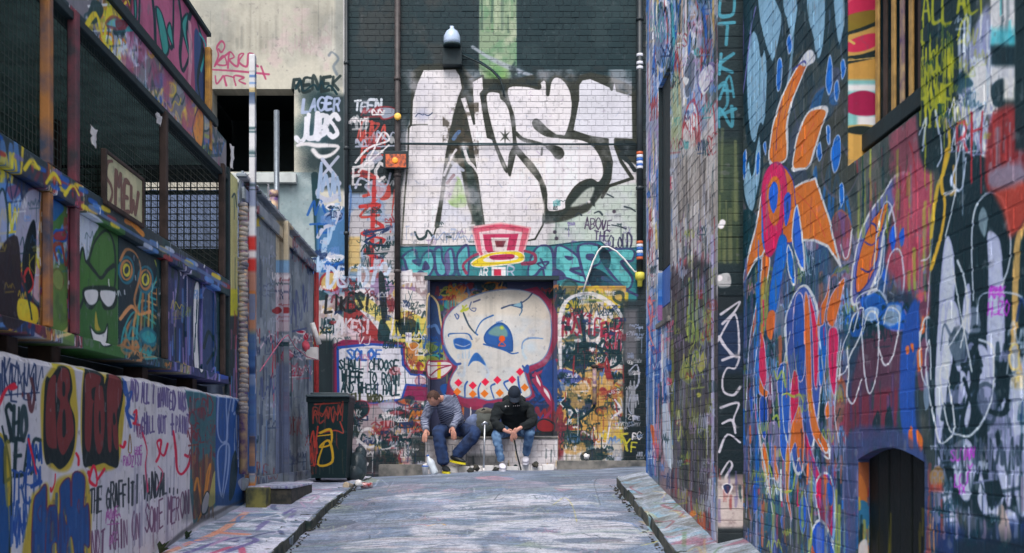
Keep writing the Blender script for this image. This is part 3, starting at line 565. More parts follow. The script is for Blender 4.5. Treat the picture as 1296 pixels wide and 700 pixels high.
# ------------------------------------------------------------------ right-hand walls
def paint_right_near():
    c = Canvas('near_right_paint', 1.6, 8.2, .2, 5.2, 200, px_side(XN), (64, 68, 66))
    OR, WT, BLU = (250, 100, 40), (196, 194, 208), (18, 96, 176)
    c.patch(930, -80, 1296, 700, (48, 58, 60), .48, .5, 1, .8); c.patch(930, -80, 1296, 700, (98, 92, 86), .55, .3, 2, .7); c.patch(930, 380, 1080, 700, (66, 70, 96), .5, .4, 3, .6)
    c.chaos(940, -40, 1080, 700, 110, [(58, 66, 84), (40, 56, 66), (90, 82, 92), BLU, (70, 74, 96), (56, 56, 50)], (14, 60), (2, 6), 101, (.3, .7), 1.6)
    # pale blue letters at the top
    SB = (126, 156, 176)
    c.poly("938,-60 1090,-60 1088,20 1076,90 1060,40 1040,90 1030,60 1000,80 990,150 972,186 950,190 942,140", (26, 46, 54), .9, soft=2)
    for q in ("944,110 946,60 954,38 960,48 964,70 966,60 970,64 972,90 970,140 966,160 962,158 956,180 950,178 946,150", "958,-20 968,-30 984,0 990,20 986,50 978,80 972,70 966,50 960,20", "992,-40 1006,-30 1010,10 1002,50 996,30 990,10", "1024,-40 1040,-40 1046,0 1042,60 1034,76 1028,50 1020,10", "1052,-40 1066,-40 1070,20 1062,60 1056,30", "940,240 948,200 952,220 956,190 962,170 964,210 958,250 950,270"):
        c.poly(q, SB, .92, True, 4, (26, 46, 54))
    c.line("938,130 944,90 950,40 956,10", 3, 'V', .8); c.line("936,-20 940,60 936,140 938,280", 5, (88, 76, 120), .8); c.line("1004,30 1000,90 992,120", 4, SB, .7)
    for q in ("984,80 988,74 990,90 987,112 983,112", "1046,90 1050,70 1053,84 1053,106 1049,120 1045,108", "1064,80 1068,76 1070,90 1066,100", "1056,108 1060,102 1062,116 1059,128 1056,122", "996,52 1000,44 1002,60 998,68", "1052,196 1056,176 1062,172 1064,190 1061,210 1055,218", "1046,160 1050,162 1050,182 1047,178", "1062,238 1066,232 1068,250 1064,262", "1034,190 1038,180 1040,196 1036,204", "957,200 961,192 961,214 957,222", "966,184 969,180 969,196", "940,200 944,190 944,220 941,226"):
        c.poly(q, BLU, .95, True, 1.5, (150, 160, 190))
    for q in ("1062,262 1064,280 1060,270", "1026,316 1029,316 1030,342 1026,342", "1033,322 1037,318 1037,350 1034,350"): c.poly(q, BLU, .95)
    UB = [(40, 76, 120), (30, 64, 104), (64, 76, 100), (90, 84, 112), (118, 108, 130), (150, 60, 84), (40, 92, 110), (170, 90, 60), (96, 110, 70), 'K', 'K', (110, 116, 150), (150, 150, 170)]
    c.chaos(942, 300, 1084, 640, 150, UB, (14, 46), (2, 5), 501, (.5, .95), 2.4, .45); c.drips(940, 320, 1084, 690, 110, UB, (30, 120), (2, 6), 502, (.4, .85)); c.chaos(1060, 290, 1180, 480, 60, UB, (12, 40), (2, 5), 503, (.4, .85), 1.8, .4)
    c.chaos(1180, 230, 1296, 660, 50, ['K', (60, 70, 90), (120, 124, 150), 'K', (90, 96, 120)], (14, 44), (2, 6), 504, (.4, .8), 2, .4); c.scrib(944, 300, 1084, 640, 40, ['L', 'K', (176, 120, 140), 'e', (110, 150, 200)], (8, 22), (1, 2), 505, (.5, .9), 1.8)
    # the orange winged figure
    wl = 3.4
    c.poly("974,205 976,170 984,140 994,112 1006,90 1018,70 1026,66 1030,76 1022,82 1012,104 1002,130 996,160 996,196 988,206", OR, 1, True, wl, WT); c.poly("1012,80 1022,66 1030,76 1020,84", WT); c.line("1004,88 1016,78 1020,80", 2, (60, 60, 130), .9); c.line("990,128 984,160 982,190", 1.4, (60, 44, 90), .8); c.line("1004,100 998,124 992,150", 1.2, (60, 44, 90), .8)
    c.poly("1003,212 1008,180 1016,154 1026,140 1042,136 1047,142 1040,160 1032,186 1024,210 1012,214", OR, 1, True, wl, WT); c.line("1010,200 1020,174 1030,156", 1, (150, 60, 60), .6)
    c.poly("1004,238 1018,230 1032,226 1040,250 1050,280 1063,336 1048,312 1030,304 1016,304 1008,280", OR, 1, False, wl, WT); c.line("1008,244 1030,268 1044,300", 1, (150, 60, 60), .6)
    c.poly("966,240 958,280 948,320 940,358 956,330 966,322 972,290", OR, 1, True, wl, WT); c.poly("966,320 962,360 954,400 948,440 958,410 966,380 974,330", OR, .95, True, 2.4, WT)
    c.poly("990,212 1002,224 1006,250 1008,290 1000,308 990,296 994,250", OR, 1, True, 2, (60, 60, 130)); c.poly("1008,260 1014,290 1018,340 1010,330 1002,300", (40, 90, 180), 1, True, 2.5, WT)
    c.poly("966,226 974,210 984,206 992,216 996,240 992,280 980,318 970,322 966,290 964,250", (206, 34, 84), 1, True, 2, (150, 40, 90)); c.poly("972,236 978,224 985,226 988,246 986,276 980,286 974,276 971,256", OR, 1); c.poly("974,240 979,230 984,236 984,256 979,270 974,258", (34, 88, 190), 1)
    c.poly("964,254 966,290 968,316 964,300", BLU, .95); c.poly("992,252 1000,244 1000,270 994,286", (40, 80, 170), 1); c.poly("986,300 994,300 996,320 988,360 982,392 974,396 974,370 980,330", BLU, 1, True, 1.5, (60, 80, 140)); c.poly("998,310 1004,330 1006,360 1000,350 996,330", BLU, 1, True, 2, WT)
    c.poly("962,370 970,350 972,390 964,430 956,420", (130, 130, 60), .8); c.poly("972,396 980,394 980,412 976,430 970,420", OR, .9)
    # flame fingers and long coloured bands
    c.poly("996,460 994,410 1002,380 1012,364 1022,364 1032,384 1036,410 1040,470 1030,560 1010,600 1000,560", (58, 80, 150), .9, True, 3.4, WT)
    for q, k in (("1006,380 1014,372 1018,400 1018,470 1010,480 1004,430", (36, 78, 150)), ("1018,376 1024,386 1026,440 1028,500 1036,540 1046,560 1050,566 1044,574 1034,560 1026,540 1020,480", OR), ("1024,374 1032,400 1036,440 1034,490 1030,480 1028,420", (214, 30, 74)), ("1038,410 1044,408 1046,430 1044,470 1038,490 1036,450", BLU), ("1050,416 1060,418 1060,450 1056,500 1050,480 1048,440", (206, 34, 84)), ("1046,404 1050,380 1060,362 1069,352 1066,372 1060,396 1054,414", OR), ("1034,412 1038,390 1046,372 1050,350 1049,372 1044,396 1042,410", OR),
                 ("1078,380 1082,350 1086,330 1084,360 1082,384", OR), ("960,460 958,440 962,420 968,440 970,480 962,500 958,480", (210, 40, 76)), ("958,490 956,466 966,490 972,496 968,504", OR), ("962,504 970,506 972,530 968,556 962,540", (30, 74, 160)), ("984,470 996,460 1000,500 996,580 988,570 986,520", (40, 84, 160)), ("1004,470 1010,480 1010,520 1004,560 1000,510", (190, 36, 76)), ("998,580 1002,540 1010,516 1014,520 1018,556 1016,596 1010,580 1006,560", OR), ("1018,546 1024,560 1034,590 1040,610 1036,620 1028,600 1020,580", (206, 30, 84)),
                 ("966,560 972,580 974,610 976,636 970,610 964,586", OR), ("996,560 1000,580 998,620 1002,660 994,620", OR), ("978,576 984,590 986,610 980,604", OR), ("1044,520 1048,508 1050,524 1046,530", OR)):
        c.poly(q, k, .97, True, 1.6, (170, 150, 170))
    c.line("1036,556 1044,572 1050,570 1046,556 1050,580 1040,574", 2.4, WT); c.line("962,430 958,470 958,520 964,570 974,630", 2.6, WT, .85); c.line("1006,596 1012,580 1022,608 1028,610 1034,620", 2.6, WT); c.line("976,480 980,540 976,570 984,610 992,640", 2, WT, .6)
    c.line("990,500 996,498 1004,502 1012,500 1016,508", 3, 'e', .9); c.line("980,470 984,480 990,470 994,490", 3, 'e', .8); c.line("974,590 980,612 990,622 1002,620 1006,600", 2.6, 'e', .8); c.line("978,530 984,526 986,540", 2.6, 'e', .8); c.poly("972,540 984,536 986,580 976,590", 'v', .6)
    c.poly("1032,616 1040,600 1050,602 1054,620 1056,650 1054,682 1048,690 1038,660", (190, 26, 76), 1, True, 3.4, WT); c.poly("1040,602 1048,608 1050,640 1044,646 1040,624", OR, 1); c.poly("1046,612 1053,616 1054,636 1049,640", (34, 78, 160), 1, True, 1.2, OR); c.poly("1026,720 1026,680 1034,660 1044,664 1054,690 1058,720", (34, 78, 170), 1, True, 3.2, WT); c.poly("1026,720 1028,690 1034,720", OR)
    for q in ("1012,640 1016,626 1020,634 1020,660 1016,676 1012,662", "952,630 956,604 958,640 954,650", "1064,670 1070,664 1074,690 1070,720 1064,710", "988,660 990,652 992,670", "976,680 980,664 982,700 978,716", "948,500 952,488 952,530"): c.poly(q, (30, 80, 170), .95, True, 1, (110, 120, 170))
    c.drips(940, 560, 1070, 700, 60, [(92, 86, 130), BLU, (126, 118, 150), 'e', (60, 60, 70)], (30, 120), (2, 6), 8, (.3, .7)); c.drips(938, 300, 962, 640, 30, [BLU, (92, 86, 130), (60, 70, 100)], (40, 140), (2, 6), 18, (.4, .8))
    # window surround: dark brick left of it, painted below
    c.line("1078,470 1072,500 1070,560 1074,620 1078,634 1082,620", 2.4, 'L', .8)
    # second flame piece
    c.poly("1078,380 1080,340 1088,300 1100,270 1116,248 1132,224 1148,220 1142,240 1126,270 1118,300 1112,340 1100,370 1086,384", (96, 100, 150), .95, True, 3.4, WT); c.poly("1084,370 1086,330 1096,296 1110,270 1124,256 1120,276 1114,300 1110,330 1100,356", OR, 1, True, 2, (30, 50, 120)); c.line("1090,340 1100,344 1110,330", 2, (30, 50, 120)); c.line("1094,306 1104,310 1116,296", 2, (30, 50, 120)); c.line("1102,282 1110,290 1104,330 1098,360", 2, (30, 50, 120)); c.line("1118,262 1112,290", 1.6, (30, 50, 120))
    c.poly("1136,270 1130,240 1150,214 1164,204 1172,190 1180,230 1176,300 1166,330 1150,360 1130,350 1120,330 1128,300", (170, 66, 84), .85, True, soft=5); c.patch(1100, 190, 1180, 420, (150, 70, 86), .5, .2, 21, .7); c.drips(1084, 180, 1150, 300, 50, ['e', (120, 126, 50), 'K', 'r', (130, 134, 60), (50, 60, 50)], (20, 70), (1.5, 4), 22, (.3, .7)); c.drips(1130, 210, 1180, 380, 40, [(190, 80, 96), (140, 50, 70), (120, 100, 110), 'e'], (20, 90), (2, 5), 23, (.3, .7))
    for q in ("1126,300 1132,284 1134,300 1130,320", "1138,298 1144,288 1144,306 1140,312", "1116,350 1120,340 1122,360"): c.poly(q, (30, 90, 190), .95)
    c.line("1106,340 1110,300 1118,260 1126,258 1132,280 1134,300", 2, WT, .85); c.line("1104,390 1112,350 1118,310 1120,300 1116,345 1106,360", 2, WT, .8); c.line("1126,370 1140,376 1144,350 1140,320 1132,316 1124,330 1118,370", 2.4, WT, .85); c.line("1064,310 1068,326 1074,322 1078,290", 2.4, WT, .9); c.line("1166,330 1178,320 1184,260 1180,300 1172,420 1178,450", 2, WT, .75)
    for q in ("958,440 954,480 956,520 962,560 970,600 978,650", "944,520 948,440 954,400", "1000,420 992,460 990,520 996,560", "1036,420 1042,470 1046,500", "1018,620 1024,650 1028,670", "1064,430 1060,470 1056,520 1062,560"): c.line(q, 1.8, WT, .8)
    c.drips(944, 380, 1070, 640, 26, [OR, BLU, (206, 34, 84), WT, (30, 50, 70)], (14, 50), (1.2, 3.4), 506, (.5, .95))
    # looping white lines over dark panels
    c.poly("1080,400 1110,376 1150,370 1164,400 1160,480 1166,560 1150,590 1080,590 1072,520", (38, 54, 74), .85, True, soft=4); c.poly("1088,440 1104,420 1132,414 1140,440 1138,520 1110,540 1076,520", (88, 52, 66), .85, soft=4); c.poly("1070,510 1100,498 1136,494 1134,540 1074,556", (112, 44, 58), .8, soft=3); c.drips(1076, 470, 1140, 580, 40, [(104, 44, 58), (60, 60, 96), (70, 52, 80), 'D'], (30, 80), (2, 6), 31, (.4, .8)); c.chaos(1076, 376, 1150, 430, 20, ['B', (36, 70, 130), 'K', 'L', 'V'], (14, 36), (1.6, 4), 32, asp=1.2)
    c.poly("1142,420 1150,390 1160,380 1164,420 1158,480 1160,540 1170,590 1152,590 1144,560 1138,500", (38, 74, 146), .9, True, soft=2); c.poly("1104,540 1110,520 1114,530 1112,548", (24, 44, 50), .9); c.poly("1120,530 1126,514 1130,540 1122,560", (24, 44, 50), .9)
    for q in ("1146,440 1150,438 1150,446 1147,448", "1152,436 1156,436 1155,446", "1160,446 1166,440 1168,460 1162,470", "1150,548 1154,540 1156,566 1151,566", "1160,544 1168,556 1166,572 1162,566", "1164,420 1168,400 1170,420"): c.poly(q, OR, .95)
    for q in ("1062,480 1066,440 1074,420 1080,400 1092,390 1090,420 1076,450 1070,470 1060,476", "1090,420 1094,470 1100,498 1108,480 1112,440 1110,400 1100,396 1092,420", "1112,440 1120,462 1130,450 1138,410 1136,394 1124,390 1118,410", "1072,440 1074,470 1072,500 1080,510 1090,480", "1164,420 1166,470 1174,490 1182,484 1186,450 1180,408 1170,404 1164,430", "1080,420 1086,396 1084,380 1094,370 1110,366"): c.line(q, 2.2, WT, .9)
    c.poly("1172,470 1180,480 1178,500 1172,520 1168,500", (150, 170, 200), .6)
    # big black and silver letters at the right
    SV = (172, 172, 196)
    c.poly("1186,240 1200,200 1300,200 1300,640 1230,650 1190,600 1176,500 1178,330", (22, 40, 46), .97, True, soft=3)
    for q in ("1198,300 1206,320 1208,360 1204,400 1200,470 1196,520 1188,560 1184,480 1188,400 1192,340", "1190,470 1198,400 1204,380 1212,392 1216,420 1220,380 1226,360 1228,400 1222,440 1214,470 1206,450 1200,480", "1250,300 1256,294 1264,306 1268,340 1270,380 1270,440 1262,470 1256,520 1258,560 1250,556 1252,470 1250,420 1252,350", "1216,470 1222,476 1220,500 1214,510 1216,480", "1226,470 1228,520 1222,540 1222,500", "1238,440 1252,450 1254,500 1246,530 1240,500", "1206,566 1222,556 1232,570 1234,600 1228,630 1220,632 1210,610 1204,580", "1254,540 1262,520 1280,500 1284,560 1280,620 1276,640 1264,600 1262,590 1270,600 1258,580", "1282,470 1296,460 1300,560 1300,640 1290,650 1284,600", "1242,600 1250,640 1262,650 1270,630 1260,644 1246,650 1238,630", "1272,650 1280,690 1290,680 1284,650", "1188,580 1196,600 1206,640 1216,680 1206,690 1196,640", "1190,400 1196,380 1196,420 1190,450"):
        c.poly(q, SV, .93, True, 2, (150, 150, 176))
    c.chaos(1190, 380, 1290, 640, 30, [SV, (22, 40, 46), (22, 40, 46), (120, 120, 150)], (10, 40), (2, 6), 41, (.4, .8), 2)
    c.line("1218,462 1226,458 1234,440 1238,470 1232,520 1238,550", 7, (22, 40, 46)); c.line("1218,530 1226,500 1232,480 1240,470", 6, (22, 40, 46)); c.line("1220,480 1232,520 1242,550", 6, (22, 40, 46)); c.line("1262,460 1272,480 1276,510 1268,524 1252,520", 8, (22, 40, 46)); c.poly("1260,550 1264,544 1266,560 1262,566", (22, 40, 46))
    for q in ("1232,380 1230,300 1236,260 1252,244 1268,252 1276,280 1280,310 1276,340 1268,360", "1196,300 1206,260 1210,240", "1178,480 1176,430 1172,470 1184,540 1190,560 1200,556 1208,540 1200,480 1194,460 1190,480 1200,540 1214,550 1230,550 1250,520 1258,480 1256,440 1240,430", "1200,440 1212,420 1222,400 1226,380 1216,440", "1206,340 1216,400 1230,470", "1212,330 1222,360 1226,420"): c.line(q, 2.4, (190, 192, 210), .9)
    PU = (166, 50, 170)
    c.text('RMK', (1252, 378), (1274, 376), 14, 14, 1.3, PU, .1, .1); c.text('HJZO', (1250, 400), (1278, 398), 16, 18, 1.5, PU, .1, .12); c.text('ENA', (1254, 372), (1268, 372), 10, 10, 1.1, PU); c.text('SUJAN', (1204, 584), (1234, 580), 12, 14, 1.2, PU, .1, .1); c.text('Y', (1224, 598), (1232, 596), 10, 10, 1.2, PU); c.text('LOJ', (1208, 616), (1226, 612), 14, 14, 1.2, PU); c.text('IX', (1212, 624), (1222, 624), 10, 10, 1, PU)
    c.line("1284,420 1286,340 1290,300 1300,280", 8, (176, 140, 84), .95); c.line("1286,400 1284,440 1290,470 1296,490", 8, (176, 140, 84), .9); c.line("1236,410 1240,376 1262,370 1290,374 1298,390", 2, 'L', .8); c.chaos(1282, 380, 1330, 560, 24, ['K', 'L', 'y', 'N', 'G'], (14, 40), (2, 5), 43, asp=1.4)
    # yellow dripping words beside the window
    c.poly("1164,-60 1236,-60 1226,60 1216,160 1200,200 1164,196", (24, 42, 46), .95, True, soft=3)
    YE = (150, 148, 40)
    c.text('ALL', (1167, 28), (1206, 26), 36, 40, 4, YE, .02, .08, 2); c.text('ALL', (1212, 16), (1256, 14), 40, 40, 4, YE, .02, .1, 2); c.text('FUCKIN', (1164, 92), (1208, 96), 34, 42, 3.4, YE, .02, .07, 2); c.text('HOME', (1163, 140), (1206, 150), 30, 40, 4, YE, .02, .1, 2); c.drips(1164, 30, 1210, 160, 70, [YE, (130, 130, 30), (170, 160, 40)], (10, 40), (1.2, 3.4), 51, (.5, .95)); c.line("1212,50 1216,30 1224,24 1222,48 1214,54", 4, YE)
    c.line("1198,150 1202,180 1196,210 1186,240 1178,300", 5, (184, 150, 50), .9); c.line("1198,190 1192,230 1196,260 1190,300 1178,340", 5, (196, 150, 50), .9); c.line("1206,210 1208,240 1204,246", 4, (170, 130, 60), .8); c.line("1196,246 1206,242 1207,234", 3.4, 'W', .8)
    # pale drips
    c.poly("1226,60 1240,20 1252,10 1256,60 1252,120 1258,150 1244,140 1230,150 1214,130 1220,100", (132, 132, 158), .9, True, soft=3); c.drips(1214, 20, 1258, 150, 70, [(186, 188, 208), (120, 120, 150), (60, 70, 90), 'L'], (20, 60), (1.6, 4.4), 52, (.4, .9)); c.chaos(1210, 100, 1256, 190, 30, ['L', 'W', 'K', (120, 120, 150)], (10, 34), (1.6, 3.4), 53, asp=1.5)
    c.line("1184,140 1192,190 1186,210", 3, 'L', .8); c.line("1204,190 1212,160 1222,150 1212,200 1204,230 1216,240 1222,200", 3, 'L', .8); c.text('RH', (1212, 190), (1246, 180), 36, 40, 3, (160, 44, 52), .02, .1, 2); c.line("1164,170 1172,150 1168,190", 3, 'L', .7); c.line("1150,180 1156,200 1160,240", 3, 'r', .6)
    c.poly("1254,150 1290,140 1296,220 1250,240", (134, 44, 46), .9, soft=3); c.drips(1252, 140, 1296, 240, 40, [(150, 50, 46), (100, 40, 44), (120, 110, 120)], (20, 60), (2, 6), 54); c.poly("1258,236 1296,226 1300,270 1280,300 1270,270", (160, 60, 48), .9, soft=3); c.poly("1256,216 1290,206 1296,228 1258,240", (120, 110, 124), .9, soft=3); c.poly("1238,280 1244,262 1250,276 1246,300", (190, 200, 210), .5)
    c.rect(1254, -60, 1284, 56, (206, 198, 196), .95, 2); c.drips(1254, -40, 1284, 56, 14, [(80, 90, 96), 'T', (170, 160, 160)], (20, 60), (2, 6), 55); c.rect(1254, 36, 1284, 58, (60, 150, 160), .8, 3); c.rect(1254, 58, 1284, 84, (26, 44, 50), .95, 2); c.rect(1254, 84, 1284, 104, (190, 186, 190), .9, 2); c.poly("1254,110 1270,100 1272,130 1258,134", (26, 44, 50), .9); c.rect(1270, 100, 1284, 126, (206, 198, 190), .9, 2); c.rect(1284, -60, 1340, 190, (24, 40, 44), .9, 2)
    # round the cellar arch
    c.poly("1070,560 1110,540 1150,552 1174,590 1178,720 1166,720 1166,600 1140,572 1100,570 1084,600 1082,720 1072,720", (60, 66, 100), .8, soft=3); c.drips(1172, 580, 1206, 720, 50, [(120, 60, 60), 'D', (120, 116, 140), 'N', 'o'], (20, 60), (2, 5), 61); c.poly("1176,600 1190,590 1194,612 1180,616", (150, 110, 60), .8); c.rect(1176, 612, 1194, 622, (150, 60, 50), .8, 2); c.poly("1186,690 1206,664 1240,676 1300,660 1300,760 1180,760", (28, 44, 84), .9, soft=4); c.spray(1210, 690, 30, (40, 60, 130), .7); c.poly("1262,650 1270,640 1280,680 1268,690", (190, 160, 150), .8); c.rect(1206, 676, 1320, 760, (22, 36, 44), .85, 8)
    c.drips(1190, 560, 1300, 680, 50, [(150, 150, 176), (60, 66, 90), (22, 40, 46), (120, 100, 120)], (20, 70), (2, 5), 62, (.3, .7))
    c.scrib(1176, 560, 1290, 690, 14, [(120, 120, 150), 'K', 'L'], (10, 24), (1, 2), 401, (.4, .8), 1.1); c.scrib(940, 420, 1080, 690, 30, ['L', (120, 116, 150), 'e', 'N', (90, 120, 170)], (8, 22), (1, 2), 402, (.35, .8), 1.4); c.scrib(1170, -20, 1250, 180, 20, [(150, 148, 40), 'K', 'L'], (8, 20), (1, 2), 403, (.4, .8), 1.2)
    c.drips(942, -40, 1070, 560, 120, [(92, 92, 92), (52, 66, 68), (110, 104, 100), 'K', (84, 96, 120)], (14, 60), (1, 3), 404, (.25, .6))
    c.finish(.14, .5, 15)
    return c
def paint_right_far():
    c = Canvas('far_right_paint', 7.9, 11.9, .6, 6.8, 150, px_side(XR), (142, 138, 140))
    c.patch(816, -80, 906, 700, (96, 100, 104), .5, .3, 1, .7); c.patch(816, -80, 906, 420, (168, 160, 168), .55, .3, 2, .7)
    c.rect(816, -60, 834, 470, (132, 140, 168), .6, 5); c.chaos(817, -40, 905, 150, 70, ['L', 'b', 'v', 'G', 'B', 'r', (176, 160, 140), 'D', 'S'], (8, 44), (1.4, 4), 3, (.4, .9), 2.4)
    c.drips(818, -50, 905, 130, 90, ['L', 'b', 'B', (150, 140, 160), 'y', 'r', 'D', 'W'], (30, 120), (1.4, 5), 4, (.35, .8)); c.line("830,20 836,0 846,10 848,60 838,90 830,70", 3, 'L'); c.poly("830,30 836,10 842,40 836,84 830,70", (110, 120, 150), .9); c.line("841,0 845,40 842,70", 4, (170, 60, 66), .8); c.line("850,0 853,60 851,84", 4, 'T', .7); c.poly("866,94 874,66 880,74 878,110 868,124", (90, 96, 110), .9, True, 2, 'L'); c.line("864,-20 862,60 866,110", 4, (206, 170, 150), .7); c.line("890,10 894,60 886,100", 5, 'B', .8); c.line("896,0 902,50 896,90", 3, 'G')
    c.poly("850,100 860,96 862,180 850,184", (170, 180, 120), .6, soft=4); c.poly("884,96 898,80 904,90 896,110 886,116", (214, 206, 212), .9, True, 2, 'V'); c.line("886,104 890,118 896,112", 3, 'W'); c.poly("864,98 868,108 872,100", 'W')
    c.poly("864,166 870,136 878,128 884,150 882,180 866,184", (214, 206, 206), .95, True, 3, (180, 50, 60)); c.text('SRR', (866, 180), (882, 176), 34, 30, 1.6, (180, 50, 60), 0, .1); c.poly("896,160 902,134 905,170 900,176", (214, 206, 206), .9, True, 2.4, (180, 50, 60)); c.line("862,176 866,186 860,180", 3, 'r')
    # worn pale render
    c.poly("860,186 882,172 905,180 905,300 884,320 862,312", (172, 160, 150), .8, soft=8); c.patch(850, 180, 905, 330, (198, 190, 186), .5, .25, 6, .8); c.drips(852, 180, 905, 330, 80, [(120, 110, 104), (206, 200, 200), (92, 88, 90), (160, 150, 150), (70, 66, 66)], (20, 90), (1.2, 4), 7, (.3, .8)); c.drips(852, 270, 905, 350, 60, ['L', (176, 180, 200), 'r', 'v', (60, 60, 70)], (14, 40), (1.2, 3), 8, (.4, .8)); c.drips(850, 320, 900, 380, 60, [(140, 50, 60), (180, 80, 84), (70, 50, 60), 'L'], (14, 50), (1.4, 4), 9, (.4, .8))
    # left strip, blue with tags
    c.drips(818, 150, 834, 420, 60, ['b', 'v', (196, 170, 160), 'B', 'L', (206, 180, 100), 'W', 'r'], (20, 90), (1.4, 4), 10, (.4, .85)); c.rect(816, 380, 838, 606, (66, 110, 170), .75, 6); c.drips(817, 340, 850, 600, 90, ['B', 'b', 'L', 'S', (40, 70, 140), 'W'], (30, 110), (1.6, 5), 11, (.4, .85)); c.text('SE', (820, 420), (830, 416), 40, 40, 2.4, (206, 90, 100), 0, .1); c.line("820,380 826,390 822,420 828,440", 3, (222, 130, 120), .8); c.line("824,540 828,560 832,580 830,586", 5, (236, 110, 60)); c.line("826,540 834,570", 4, (236, 110, 60)); c.drips(828, 400, 850, 600, 50, ['v', 'L', (196, 120, 130), 'D', 'b', (150, 150, 160)], (30, 90), (1.4, 4), 12, (.4, .8))
    # dark olive middle
    c.poly("848,352 905,352 905,640 880,640 852,560 846,440", (62, 56, 62), .85, soft=5); c.drips(848, 330, 905, 620, 160, [(112, 118, 62), (84, 84, 62), (60, 48, 56), (44, 44, 50), (92, 86, 100), (128, 120, 140), (50, 60, 56)], (30, 120), (1.4, 5), 13, (.35, .85)); c.drips(868, 330, 900, 430, 26, [(152, 164, 82), (110, 150, 110), (130, 140, 70)], (40, 100), (1.6, 4), 14, (.5, .9)); c.line("872,430 868,410 876,408 880,430 872,446 882,450 878,470 886,440 892,430 890,460", 2, (150, 160, 80), .8); c.chaos(866, 420, 896, 480, 14, [(150, 160, 80), (110, 110, 130), (176, 170, 80)], (8, 24), (1.2, 2.4), 15, asp=1.8); c.dots("870,478 884,500", 3, (176, 170, 80)); c.line("857,536 859,520 861,548 858,556", 3, (170, 170, 120))
    c.poly("838,520 846,516 852,590 842,600", (196, 200, 206), .8, soft=3); c.poly("834,560 846,590 862,620 900,662 905,690 860,650 834,610", (120, 84, 90), .5, soft=4); c.drips(850, 580, 904, 670, 50, [(90, 82, 92), (120, 110, 120), (60, 60, 60), 'r'], (20, 60), (1.4, 4), 16, (.4, .8)); c.dots("877,650 872,655", 4, (206, 120, 60)); c.poly("884,650 892,650 892,676 884,670", (190, 90, 56), .8); c.line("902,300 902,690", 5, (176, 170, 200), .85); c.drips(898, 560, 905, 690, 10, ['L', 'W', 'b'], (20, 70), (2, 4), 17)
    c.scrib(818, -20, 904, 180, 60, ['L', 'b', 'W', 'r', 'N', 'K', 'v', 'T'], (6, 18), (.8, 1.8), 411, (.5, .9), 1.6); c.scrib(818, 180, 850, 600, 50, ['L', 'B', 'W', 'r', 'N', 'K', 'b', 'P'], (5, 12), (.8, 1.8), 412, (.5, .9), 1.8); c.scrib(850, 280, 904, 640, 60, ['L', 'e', 'K', 'G', 'r', 'v'], (6, 16), (.8, 1.6), 413, (.35, .8), 1.6); c.drips(818, 0, 905, 660, 120, ['L', 'K', 'D', 'G', 'W', 'b'], (14, 60), (.8, 2), 414, (.3, .7)); c.line('842,190 846,200 842,210 848,216', 2.4, 'W')
    c.finish(.14, .6, 25); return c
def paint_step():
    c = Canvas('step_face_paint', 1.66, 1.95, .5, 6.6, 220, px_front(YS), (30, 46, 50))
    c.rect(900, 180, 945, 330, (64, 78, 56), .8, 10); c.drips(900, 150, 945, 330, 40, [(96, 106, 66), (50, 66, 52), (120, 124, 84)], (30, 110), (2, 6), 3, (.3, .7)); c.rect(934, -60, 948, 700, (18, 34, 38), .8, 3)  # the dark strip on the right is the inner corner's shadow, painted in
    TB = (72, 150, 170)
    for k, ch in enumerate('NAKTUC'): c.text(ch, (910, 160 - k * 34), (932, 158 - k * 34), 24, 24, 4, TB, .1, .08)
    c.line("908,112 918,106 920,132 910,146 930,138", 4, TB, .8); c.poly("908,350 922,346 924,362 910,364", (196, 196, 196), .9); c.dots("914,282 912,286 910,352", 4, 'W')
    c.rect(900, 364, 945, 610, (24, 38, 44), .95, 4); c.rect(906, 400, 940, 470, (40, 60, 110), .5, 8); WL = (206, 200, 210)
    for q in ("912,398 926,388 936,382 928,396 914,410", "908,432 930,398 934,450 918,440 910,426 926,452", "914,456 934,450 930,466 920,466 914,480 916,496 928,500 936,490", "912,516 934,510 928,530 930,540", "910,572 920,550 936,560", "914,536 926,532 930,548", "912,600 922,584 926,590 918,606 928,616 924,628 918,634"): c.line(q, 2.8, WL, .95)
    c.rect(900, 604, 945, 684, (206, 190, 184), .95, 5); c.patch(900, 600, 945, 684, (130, 110, 110), .5, .1, 5, .7); c.poly("914,616 920,612 926,616 920,626", 'N', .95, True, 2, 'W'); c.drips(904, 590, 940, 660, 14, ['V', 'K', (150, 60, 60)], (10, 30), (2, 4), 9, (.3, .6)); c.rect(900, 668, 950, 700, (26, 36, 40), .9, 3)
    c.finish(.12, .5, 35); return c
